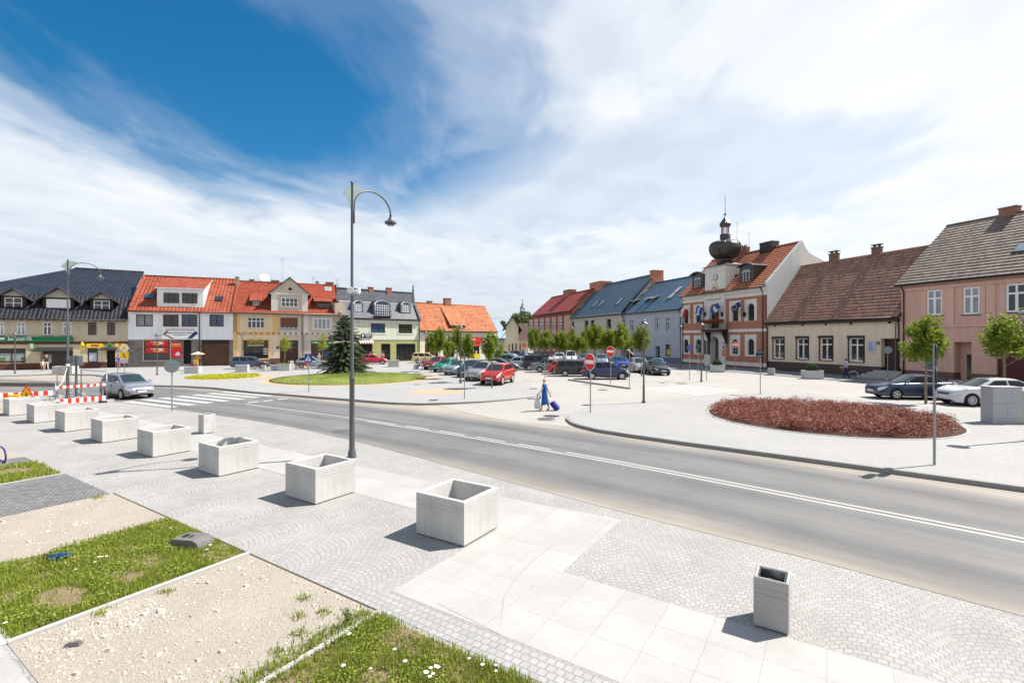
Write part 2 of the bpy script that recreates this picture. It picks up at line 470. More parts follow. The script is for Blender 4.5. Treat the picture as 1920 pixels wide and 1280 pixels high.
SANDY = brick_mat('sandstone_setts', (.40, .30, .20), (.44, .34, .235), (.33, .26, .18), .11, .11, .01, coords='obj', mottle=.1, bump=.2)
KERB = M('kerb_granite', (.24, .235, .225), .8, var=.15, vs=2, bump=.2, bs=40, var2=.15)
GRAVEL = M('crushed_limestone', (.35, .315, .268), .95, var=.16, vs=1.3, bump=.9, bs=70, var2=.36)
SOIL = M('dry_soil', (.20, .155, .09), .95, var=.35, vs=3, bump=.6, bs=50, var2=.3)
LINE = M('road_paint', (.40, .40, .39), .7, var=.15, vs=3, bump=.15, bs=70, var2=.22)
EARTH = M('distant_ground', (.13, .14, .08), .95, var=.3, vs=.05)


def asphalt():
    m, nt, p = newmat('worn_asphalt'); setp(p, .75, 0, .3)
    tcn = node(nt, 'ShaderNodeTexCoord'); uv = tcn.outputs['UV']; s = node(nt, 'ShaderNodeSeparateXYZ', {0: uv})
    wob = node(nt, 'ShaderNodeTexNoise', {'Vector': node(nt, 'ShaderNodeMapping', {'Vector': uv, 'Scale': (.12, .35, 1)}).outputs[0], 'Scale': 1.0, 'Detail': 3.0}).outputs[0]
    v = mth(nt, 'ADD', s.outputs[1], mth(nt, 'MULTIPLY', mth(nt, 'SUBTRACT', wob, .5), .9))
    av = mth(nt, 'ABSOLUTE', v)
    lanes = ramp(nt, mth(nt, 'DIVIDE', av, 5.0), [(0.0, (.155, .152, .146)), (.10, (.122, .124, .127)), (.2, (.15, .149, .147)), (.36, (.148, .147, .145)), (.47, (.112, .113, .115)), (.60, (.16, .156, .149)), (.70, (.245, .225, .196)), (.85, (.285, .26, .225)), (1.0, (.30, .275, .24))])
    st = node(nt, 'ShaderNodeTexNoise', {'Vector': node(nt, 'ShaderNodeMapping', {'Vector': uv, 'Scale': (.10, 1.6, 1)}).outputs[0], 'Scale': 1.4, 'Detail': 6.0, 'Roughness': .6}).outputs[0]
    c = mixc(nt, 1.0, lanes, ramp(nt, st, [(.3, .84), (.7, 1.14)]), 'MULTIPLY')
    pt = node(nt, 'ShaderNodeTexNoise', {'Vector': uv, 'Scale': .5, 'Detail': 5.0}).outputs[0]
    c = mixc(nt, 1.0, c, ramp(nt, pt, [(.35, .92), (.65, 1.08)]), 'MULTIPLY')
    gr = node(nt, 'ShaderNodeTexNoise', {'Vector': uv, 'Scale': 70.0, 'Detail': 2.0}).outputs[0]
    c = mixc(nt, 1.0, c, ramp(nt, gr, [(.3, .78), (.7, 1.18)]), 'MULTIPLY')
    nt.links.new(c, p.inputs['Base Color'])
    b = node(nt, 'ShaderNodeBump', {'Strength': .5, 'Distance': .01, 'Height': gr}); nt.links.new(b.outputs[0], p.inputs['Normal'])
    return m


ASPH = asphalt()
RZ = -0.12                                      # road surface below the pavements


def flat(name, pts, z, mat, base=None, grid=True):
    """a paved area; pts in grid coordinates (A, B) if grid else world x, y; base gives it thickness"""
    mb = MB(); pts = [(p[0], p[1]) for p in pts]
    ar = sum(pts[i - 1][0] * pts[i][1] - pts[i][0] * pts[i - 1][1] for i in range(len(pts)))
    if ar < 0: pts.reverse()
    if base is None: mb.poly([(x, y, z) for x, y in pts])
    else: mb.prism(pts, base, z)
    return structure(mb.build(name, mat, rotz=GROT if grid else 0.0, loc=(0, 0, 0)))


def ribbon(name, pts, w, z0, z1, mat, grid=True):
    pts = [Vector((p[0], p[1], 0)) for p in pts]; L, Rr = [], []
    for i, p in enumerate(pts):
        d = (pts[min(i + 1, len(pts) - 1)] - pts[max(i - 1, 0)]).normalized(); n = Vector((-d.y, d.x, 0))
        L.append(p + n * w / 2); Rr.append(p - n * w / 2)
    mb = MB()
    for i in range(len(pts) - 1):
        mb.prism([L[i][:2], Rr[i][:2], Rr[i + 1][:2], L[i + 1][:2]], z0, z1)
    return structure(mb.build(name, mat, rotz=GROT if grid else 0.0, loc=(0, 0, 0)))


def disc(c, r, n=64, sx=1.0, rot=0.0):
    return [(c[0] + r * sx * math.cos(2 * math.pi * i / n) * math.cos(rot) - r * math.sin(2 * math.pi * i / n) * math.sin(rot),
             c[1] + r * sx * math.cos(2 * math.pi * i / n) * math.sin(rot) + r * math.sin(2 * math.pi * i / n) * math.cos(rot)) for i in range(n)]


mb = MB(); mb.poly([(3000 * math.cos(2 * math.pi * i / 48), 3000 * math.sin(2 * math.pi * i / 48), -.4) for i in range(48)])
structure(mb.build('ground', EARTH))


def lerp_tab(tab, x):
    if x <= tab[0][0]: return tab[0][1] + (x - tab[0][0]) * (tab[1][1] - tab[0][1]) / (tab[1][0] - tab[0][0])
    for (a, b), (c, d) in zip(tab, tab[1:]):
        if x <= c:
            t = (x - a) / (c - a); return b + (d - b) * t
    (a, b), (c, d) = tab[-2:]
    return d + (x - c) * (d - b) / (c - a)


def smooth_tab(tab, x): return (lerp_tab(tab, x - 1.2) + 2 * lerp_tab(tab, x) + lerp_tab(tab, x + 1.2)) / 4


CEN = [(-100, -4), (-75, 5.5), (-57, 10.9), (-45, 13.3), (-36, 14.4), (-28.5, 14.85), (-19, 15.0), (-12.4, 14.75), (-7.2, 14.25), (-3.94, 13.84), (-1.2, 13.39), (3.07, 12.7), (12, 10.9), (30, 6.5)]
NEAR = [(-100, -14), (-75, -4), (-60, 2.6), (-50, 6.6), (-44, 8.3), (-38, 10.2), (-34, 11.0), (-27.7, 11.4), (-21.25, 11.8), (-18, 11.72), (-15.1, 11.5), (-10.3, 10.8), (-6.6, 10.19), (-3.55, 9.7), (0, 9.3), (2.16, 8.9), (5, 8.3), (12, 6.6), (25, 3)]
mb = MB(); uvs = []
As = [-100 + 1.5 * i for i in range(90)]
for a in As:
    c = smooth_tab(CEN, a)
    for k in range(9):
        vv = -6.5 + 2.1 * k; mb.v.append((a, c + vv, RZ)); uvs.append((a, vv))
for i in range(len(As) - 1):
    for k in range(8): mb.f.append((i * 9 + k, (i + 1) * 9 + k, (i + 1) * 9 + k + 1, i * 9 + k + 1)); mb.m.append(0); mb.s.append(False)
road = structure(mb.build('road', ASPH, rotz=GROT))
li = road.data.uv_layers[0].data
for lp in road.data.loops: li[lp.index].uv = uvs[lp.vertex_index]


def stripe(mb, a0, a1, off, wd, z=RZ + .004):
    n = max(1, int((a1 - a0) / 1.0)); q = [a0 + (a1 - a0) * i / n for i in range(n + 1)]
    for x0, x1 in zip(q, q[1:]):
        c0, c1 = smooth_tab(CEN, x0) + off, smooth_tab(CEN, x1) + off
        mb.poly([(x0, c0 - wd / 2, z), (x1, c1 - wd / 2, z), (x1, c1 + wd / 2, z), (x0, c0 + wd / 2, z)])


mb = MB()
stripe(mb, -28.0, -15.8, .125, .10)
for i in range(4): stripe(mb, -15.2 + i * 2.0, -13.8 + i * 2.0, .125, .10)
stripe(mb, -7.2, 20, .125, .10); stripe(mb, -17.5, 20, -.125, .10)
for i in range(9): stripe(mb, -84 + i * 5.2, -81.5 + i * 5.2, .9, .14)
for i in range(4): stripe(mb, -74 + i * 7, -70 + i * 7, -2.2, .12)
for i in range(3):
    b0 = 15.35 + i * .92; mb.poly([(-28.6, b0, RZ + .004), (-28.25, b0, RZ + .004), (-28.3, b0 + .66, RZ + .004), (-28.65, b0 + .66, RZ + .004)])
structure(mb.build('road_markings', LINE, rotz=GROT))
mb = MB()
for i in range(7):
    b0 = 11.55 + i * .98; a0 = -35.3 - i * .1
    mb.poly([(a0, b0 - .05, RZ + .004), (a0 + 5.3, b0 + .35, RZ + .004), (a0 + 5.3, b0 + .87, RZ + .004), (a0, b0 + .47, RZ + .004)])
structure(mb.build('zebra_crossing', LINE, rotz=GROT))

# ---- near pavement, its slabs and beds
near_line = [(a, smooth_tab(NEAR, a)) for a in [-100 + 2 * i for i in range(63)]]
flat('pavement', near_line + [(24, -12), (-100, -40)], 0.0, COB_N, base=-.3)
JOINT = M('dark_open_joint', (.06, .052, .045), .95)
ribbon('kerb', [(a, b + .03) for a, b in near_line], .05, -.3, -.012, JOINT)
ribbon('kerb', [(-14.0, 4.415), (-11.0, 4.415), (-8.1, 4.415), (-4.95, 4.415)], .028, -.05, .009, JOINT)
slab_band = [(a, 9.12) for a in (-44, -5.3)]
flat('slab_path', [(-44, 7.5), (-5.22, 7.5), (-5.22, 4.87), (14, 4.87), (14, 6.72), (-3.43, 6.72), (-3.43, 9.3), (-5.3, 9.18), (-44, 9.1)], .004, SLAB)
flat('sett_edging', [(-6.0, 4.43), (14, 4.43), (14, 4.865), (-5.22, 4.865), (-5.22, 4.75), (-6.0, 4.75)], .004, SETTE)
flat('sett_path', [(-17.12, 4.36), (-14.04, 4.36), (-14.04, 1.5), (-17.12, 1.5)], .006, SETTS)
flat('sett_path', [(-20.6, 4.3), (-19.42, 4.3), (-19.42, 1.5), (-20.6, 1.5)], .006, SETTS)
flat('gravel_bed', [(-14.02, 4.4), (-11.02, 4.4), (-11.02, 1.55), (-14.02, 1.55)], .005, GRAVEL)
flat('gravel_bed', [(-8.08, 4.4), (-4.98, 4.4), (-4.98, 1.55), (-8.08, 1.55)], .005, GRAVEL)
flat('gravel_bed', [(-25, 4.3), (-20.62, 4.3), (-20.62, 1.5), (-25, 1.5)], .005, GRAVEL)
flat('gravel_bed', [(-46, 7.4), (-33.5, 7.4), (-33.5, 5.6), (-46, 4.0)], .006, GRAVEL)
flat('soil_bed', [(-11.0, 4.4), (-8.17, 4.4), (-8.17, 1.55), (-11.0, 1.55)], .003, SOIL)
flat('soil_bed', [(-4.93, 4.36), (3, 4.36), (3, 1.0), (-4.93, 1.0)], .003, SOIL)
flat('soil_bed', [(-19.4, 4.3), (-17.14, 4.3), (-17.14, 1.5), (-19.4, 1.5)], .003, SOIL)
flat('slab_path', [(-30, 1.5), (-4.9, 1.5), (-4.9, -3), (-30, -3)], .008, SLAB)
ribbon('kerb', [(-8.13, 1.55), (-8.13, 4.4)], .08, -.05, .035, CONC)
ribbon('kerb', [(-4.95, 1.55), (-4.95, 4.4)], .07, -.05, .03, CONC)
ribbon('kerb', [(-17.12, 1.5), (-17.12, 4.36)], .06, -.05, .03, CONC)
ribbon('kerb', [(-11.5, 1.53), (-8.1, 1.53)], .12, -.05, .03, CONC)

SCUFF = M('tyre_scuff', (.29, .285, .275), .8, var=.12, vs=6)
for pts in ([(940, 1160), (945, 1120), (965, 1085), (1000, 1050), (1040, 1020)], [(820, 1130), (900, 1170), (960, 1200)]):
    ribbon('tyre_mark', [PAB(*q) for q in pts], .022, .0045, .0062, SCUFF)

# ---- the square beyond the road
K1 = [(-260, 712), (-60, 706), (0, 704), (112, 700.5), (180, 702), (225, 709), (258, 716), (288, 721.5), (350, 723), (402, 726), (440, 730), (480, 734), (532, 738), (590, 742.5), (657, 747.5), (700, 751), (741, 754), (793, 755.3), (850, 754), (905, 751.5), (960, 747.5), (1002, 742.5), (1037, 735)]
K2 = [(1090, 766), (1073, 773), (1066, 779), (1065, 785), (1074, 791.5), (1090, 796.5), (1122, 804), (1180, 813), (1280, 827), (1380, 840), (1560, 864), (1740, 888), (1920, 912), (2150, 943)]
k1 = [P(*p) for p in K1]; k2 = [P(*p) for p in K2]
sq = [toAB(p) for p in k1 + k2] + [toAB(Vector(p + (0,))) for p in ((60, 8), (75, 60), (60, 190), (-140, 190), (-140, 58))]
flat('plaza', sq, 0.0, PLAZA, base=-.3)
ribbon('kerb', [toAB(p + Vector((0, -.05, 0))) for p in k1], .16, -.3, .006, KERB)
ribbon('kerb', [toAB(p) for p in k2[2:]], .16, -.3, .006, KERB)
inner = [P(850, 754) + Vector((0, -.1, -.108)), P(960, 747.5) + Vector((0, -.1, -.07)), P(1037, 735) + Vector((0, 0, .007)), P(1090, 766) + Vector((0, 0, .007)), P(1064, 785) + Vector((-.1, 0, -.09))]
outer = [P(815, 757, RZ), P(880, 775, RZ), P(960, 790, RZ), P(1030, 797, RZ), P(1075, 801, RZ)]
mb = MB()
for i in range(4):
    for a, b, c, d in ((inner[i], inner[i + 1], outer[i + 1], outer[i]),):
        d2, c2 = d + Vector((0, 0, .006)), c + Vector((0, 0, .006)); mb.poly([a, d2, c2]); mb.poly([a, c2, b])
structure(mb.build('street_mouth', STREET))
st = [(1037, 735), (1090, 766), (1150, 758), (1250, 748.5), (1400, 738.5), (1440, 735.5), (1500, 735), (1600, 748), (1760, 765), (1920, 786), (2200, 800), (2000, 760), (1640, 722), (1500, 709), (1434, 704), (1290, 695), (1200, 690), (1000, 690), (905, 695), (980, 720)]
flat('street', [toAB(P(*p)) for p in st], .004, STREET)
s0 = Vector((32.8, 49.2, 0)); sd = Vector((-.3231, .9464, 0)); sn = Vector((-.9464, -.3231, 0))
flat('pavement', [toAB(s0 + sd * t + sn * d) for t, d in ((-30, -2), (62, -2), (62, 6.6), (8, 6.8), (-30, 6.0))], .05, SIDEW, base=-.2)
n = Vector((.82, .57, 0)); nb = Vector((.57, -.82, 0)); mb = MB()
for i in range(5):
    a = Vector((9.4, 34.9, .009)) + nb * i * 1.0; mb.poly([a, a + nb * .5, a + nb * .5 + n * 5.2, a + n * 5.2])
structure(mb.build('zebra_crossing', M('worn_paint', (.46, .45, .43), .75, var=.15, vs=3)))
ribbon('kerb', [toAB(P(1066, 713)), toAB(P(1181, 729.5))], .16, -.1, .12, KERB)
ribbon('traffic_island', [toAB(P(-120, 722, RZ)), toAB(P(0, 723, RZ)), toAB(P(112, 724, RZ))], .5, -.3, .16, M('brown_island_setts', (.17, .145, .115), .9, var=.2, vs=2))
LAWN_C, YEL_C, RED_C = Vector((-14.9, 44.9, 0)), Vector((-27.7, 46.6, 0)), Vector((14.3, 22.3, 0))
flat('sandstone_ring', [toAB(Vector(p + (0,))) for p in disc((LAWN_C.x + .15, LAWN_C.y - .1), 7.75)], .004, SANDY)
flat('sandstone_ring', [toAB(Vector(p + (0,))) for p in disc((YEL_C.x + .7, YEL_C.y + .1), 3.9)], .004, SANDY)
flat('sandstone_circle', [toAB(Vector(p + (0,))) for p in disc((-5.2, 33.5), 1.9)], .004, SANDY)
ribbon('kerb', [toAB(Vector(p + (0,))) for p in disc((RED_C.x, RED_C.y), 4.90)] + [toAB(Vector((RED_C.x + 4.90, RED_C.y, 0)))], .1, -.1, .02, CONC)
flat('soil_bed', [toAB(Vector(p + (0,))) for p in disc((RED_C.x, RED_C.y), 4.85)], .006, M('bark_mulch', (.06, .022, .018), .95, var=.4, vs=5, bump=.6, bs=40))


# ---------------------------------------------------------------- ground cover
def blades(n, pick, hmin, hmax, wd, nm, lean=.5, seed=1, mats=None, z0=0.0, rad=None):
    r = random.Random(seed); mb = MB()
    for _ in range(n):
        a, b, k = pick(r)
        h = r.uniform(hmin, hmax) * k; t = r.uniform(0, 6.283); l = r.uniform(.1, lean) * h; ww = wd * r.uniform(.7, 1.4)
        dxx, dyy = math.cos(t) * l, math.sin(t) * l; px, py = -math.sin(t + r.uniform(-1, 1)) * ww, math.cos(t + r.uniform(-1, 1)) * ww
        o = len(mb.v)
        mb.v += [(a - px, b - py, z0), (a + px, b + py, z0), (a + dxx * .45 + px * .7, b + dyy * .45 + py * .7, z0 + h * .62), (a + dxx * .45 - px * .7, b + dyy * .45 - py * .7, z0 + h * .62), (a + dxx, b + dyy, z0 + h)]
        mb.f += [(o, o + 1, o + 2, o + 3), (o + 3, o + 2, o + 4)]; mb.m += [0, 0]; mb.s += [False, False]
    o = mb.build(nm, mats, rotz=0, uv=False)
    return o


GRASSM = rand_mat('meadow_grass', [(.12, .19, .02), (.17, .25, .024), (.22, .29, .032), (.27, .31, .045), (.36, .34, .10), (.14, .22, .022), (.29, .29, .09)], .55, .25, .3)
LAWNM = rand_mat('lawn_grass', [(.13, .18, .03), (.17, .215, .038), (.21, .24, .05), (.15, .20, .034)], .6, .2, .25)
YELM = rand_mat('yellow_green_foliage', [(.35, .38, .015), (.48, .47, .02), (.55, .52, .025), (.27, .34, .02)], .6, .2, .3)
REDM = rand_mat('barberry_foliage', [(.09, .013, .012), (.19, .02, .02), (.30, .036, .034), (.24, .045, .036), (.10, .085, .045), (.34, .075, .055), (.15, .08, .045), (.27, .032, .028)], .5, .25, .2)


def hash2(x, y):
    v = math.sin(x * 12.9898 + y * 78.233) * 43758.5453; return v - math.floor(v)


def vnoise(x, y):
    xi, yi = math.floor(x), math.floor(y); fx, fy = x - xi, y - yi
    fx, fy = fx * fx * (3 - 2 * fx), fy * fy * (3 - 2 * fy)
    a, b, c, d = hash2(xi, yi), hash2(xi + 1, yi), hash2(xi, yi + 1), hash2(xi + 1, yi + 1)
    return a + (b - a) * fx + (c - a) * fy + (a - b - c + d) * fx * fy


def plot_pick(a0, a1, b0, b1, bare=()):
    def f(r):
        while True:
            a, b = r.uniform(a0, a1), r.uniform(b0, b1)
            d = vnoise(a * 2.1, b * 2.1) * .65 + vnoise(a * 6, b * 6) * .35
            for (ca, cb, ra, rb) in bare:
                if ((a - ca) / ra) ** 2 + ((b - cb) / rb) ** 2 < .35 + 1.1 * vnoise(a * 7, b * 7) and r.random() < .93: d = -1
            if d > r.uniform(.0, .5): return a, b, .45 + 1.0 * d
    return f


def grass(nm, n, pick, h0, h1, wd, seed, lbl=None):
    o = blades(n, pick, h0, h1, wd, nm, seed=seed, mats=[GRASSM]); o.rotation_euler = (0, 0, GROT); tag(o, kind='stuff')
    if lbl: o['label'] = lbl
    return o


b1 = PAB(355, 790 + 260); bare = [PAB(110, 1122) + (.45, .28), PAB(235, 1082) + (.32, .2), PAB(400, 1045) + (.3, .12)]
grass('grass', 34000, plot_pick(-11.05, -8.17, 1.55, 4.38, bare), .03, .095, .005, 3, 'weedy grass in the bed with the fallen blue bottle')
grass('grass', 32000, plot_pick(-4.9, -.2, 2.3, 4.38, [(-2.6, 3.2, .4, .22), (-3.9, 3.5, .25, .15)]), .035, .115, .0048, 5, 'lush weedy grass with daisies at the bottom edge')
grass('grass', 8000, plot_pick(-19.4, -17.15, 1.5, 4.3, [(-18.6, 3.6, .5, .4)]), .05, .13, .008, 6, 'thin grass in the bed at the left edge')


def weed_pick(r):
    if r.random() < .75: return r.gauss(-5.05, .10), r.uniform(2.3, 4.35), .8
    c = [(-5.55, 4.0), (-5.75, 3.75), (-5.4, 3.55), (-6.1, 4.05), (-5.3, 3.2), (-8.0, 2.4), (-7.9, 3.1), (-13.9, 4.1)][r.randrange(8)]
    return r.gauss(c[0], .06), r.gauss(c[1], .05), .7


grass('weeds', 1900, weed_pick, .04, .12, .006, 8, 'tufts of weeds growing along the edge of the gravel')


def leafy(nm, n, pick, size, mats, seed, T=None):
    """small leaf faces scattered by pick -> (point, size factor)"""
    r = random.Random(seed); mb = MB()
    for _ in range(n):
        p, k = pick(r); s = size * k * r.uniform(.7, 1.35)
        d = Vector((r.gauss(0, 1), r.gauss(0, 1), r.gauss(.35, .8))).normalized(); u = d.orthogonal().normalized(); v = d.cross(u)
        a = r.uniform(0, 6.28); u, v = u * math.cos(a) + v * math.sin(a), v * math.cos(a) - u * math.sin(a)
        o = len(mb.v)
        mb.v += [tuple(p - u * s), tuple(p + v * s * .5 + d * s * .1), tuple(p + u * s), tuple(p - v * s * .5 + d * s * .1)]
        mb.f.append((o, o + 1, o + 2, o + 3)); mb.m.append(0); mb.s.append(False)
    return mb.build(nm, mats, uv=False)


# low broadleaf weeds among the grass
def clover_pick(a0, a1, b0, b1):
    def f(r):
        while True:
            a, b = r.uniform(a0, a1), r.uniform(b0, b1)
            if vnoise(a * 3 + 7, b * 3) > .55: return Vector((a, b, r.uniform(.02, .12))), 1.0
    return f


o = leafy('clover', 9000, clover_pick(-4.85, -.2, 2.4, 4.3), .016, [GRASSM], 12); o.rotation_euler = (0, 0, GROT); tag(o, 'broad clover leaves among the near grass', kind='stuff')
o = leafy('clover', 5000, clover_pick(-11, -8.2, 1.6, 4.3), .018, [GRASSM], 13); o.rotation_euler = (0, 0, GROT); tag(o, 'broad leaves in the grass bed between the gravel beds', kind='stuff')


def disc_pick(c, rad, k=1.0):
    def f(r):
        t, q = r.uniform(0, 6.283), math.sqrt(r.random()) * rad
        x, y = c.x + q * math.cos(t), c.y + q * math.sin(t)
        return x, y, k * (.6 + .7 * vnoise(x * 1.3, y * 1.3))
    return f


mb = MB(); rings = [(1.0, .0), (.96, .06), (.7, .2), (.4, .28), (0.001, .3)]
mb.lathe([(6.85 * a, z) for a, z in rings], 72, (LAWN_C.x, LAWN_C.y, .006))
tag(mb.build('lawn', M('lawn_turf', (.17, .20, .04), .9, var=.28, vs=.8, bump=.8, bs=25, var2=.25)), kind='structure')
o = blades(14000, lambda r: (lambda a: (a[0], a[1], a[2]))(disc_pick(LAWN_C, 6.85)(r)), .05, .12, .022, 'grass', seed=21, mats=[LAWNM])
for v in o.data.vertices:
    q = (Vector((v.co.x, v.co.y, 0)) - LAWN_C).length / 6.85
    v.co.z += .3 * max(0, 1 - q * q)
tag(o, 'mown lawn grass on the round mound under the spruce', kind='stuff')
o = leafy('yellow_ground_cover', 9000, lambda r: (lambda a: (Vector((a[0], a[1], r.uniform(.02, .13) * a[2])), 1.0))(disc_pick(YEL_C, 3.15)(r)), .07, [YELM], 22)
tag(o, 'bright yellow green ground cover in a round bed', kind='stuff')


def red_pick_factory():
    r0 = random.Random(5); cl = []
    for _ in range(520):
        t, q = r0.uniform(0, 6.283), math.sqrt(r0.random()) * 4.55
        cl.append((RED_C.x + q * math.cos(t), RED_C.y + q * math.sin(t), r0.uniform(.28, .5), r0.uniform(.30, .52)))

    def f(r):
        cx, cy, rr, h = cl[r.randrange(len(cl))]
        t = r.uniform(0, 6.283); q = rr * math.sqrt(r.random()); z = h * math.sqrt(max(0.02, 1 - (q / rr) ** 2)) * r.uniform(.55, 1.08)
        return Vector((cx + q * math.cos(t), cy + q * math.sin(t), z)), 1.0
    return f, cl


rp, rcl = red_pick_factory()
mb = MB(); r = random.Random(77)
for _ in range(105000):                          # small leaves and upright barberry shoots
    p, _k = rp(r); t = r.uniform(0, 6.283); up_ = r.random() < .3; l = r.uniform(.09, .2) if up_ else r.uniform(.035, .075); e = r.uniform(.7, 1.45) if up_ else r.uniform(-.2, 1.2)
    d = Vector((math.cos(t) * math.cos(e), math.sin(t) * math.cos(e), math.sin(e))) * l; u = d.orthogonal().normalized() * (.007 if up_ else .02)
    o = len(mb.v); mb.v += [tuple(p - u), tuple(p + u), tuple(p + d + u * .3), tuple(p + d - u * .3)]; mb.f.append((o, o + 1, o + 2, o + 3)); mb.m.append(0); mb.s.append(False)
tag(mb.build('barberry_bed', [REDM], uv=False), 'dense low dark red barberry shrubs in the round bed', kind='stuff')

# ---- stones lying on the gravel
mb = MB(); r = random.Random(31)
for k in range(1500):
    if k < 1050: a, b = r.uniform(-8.05, -5.02), r.uniform(1.6, 4.35)
    else: a, b = r.uniform(-14.0, -11.05), r.uniform(1.6, 4.35)
    if r.random() < .35: a, b = r.gauss(-7.6, .3), r.uniform(1.65, 2.9)
    a = min(max(a, -8.02), -5.05) if k < 1050 else min(max(a, -13.98), -11.07)
    s = r.uniform(.008, .02) * (1.9 if r.random() < .06 else .85); vs = []
    for (x, y, z) in ((-1, -1, 0), (1, -1, 0), (1, 1, 0), (-1, 1, 0), (-.7, -.7, 1), (.7, -.6, 1.1), (.6, .7, .9), (-.7, .6, .8)):
        vs.append((x * s * r.uniform(.6, 1.3), y * s * r.uniform(.6, 1.3), .004 + z * s * r.uniform(.5, .9)))
    T = Matrix.Translation((a, b, 0)) @ Matrix.Rotation(r.uniform(0, 6.28), 4, 'Z')
    mb.add(vs, [(0, 3, 2, 1), (4, 5, 6, 7), (0, 1, 5, 4), (1, 2, 6, 5), (2, 3, 7, 6), (3, 0, 4, 7)], 0, False, T)
o = mb.build('rubble', [rand_mat('limestone_chips', [(.36, .32, .27), (.45, .42, .37), (.52, .50, .46), (.33, .29, .24), (.40, .36, .3), (.36, .33, .28)], .9)], rotz=GROT)
tag(o, 'pale stone chips scattered over the gravel beds', kind='stuff')


def gz(p):
    """height of the sloping street mouth under p (0 elsewhere)"""
    m = bpy.data.objects['street_mouth']; ok, loc, _n, _i = m.ray_cast(Vector((p.x, p.y, 2)) if not m.rotation_euler.z else m.matrix_world.inverted() @ Vector((p.x, p.y, 2)), Vector((0, 0, -1)))
    return loc.z if ok else 0.0
bpy.context.view_layer.update()

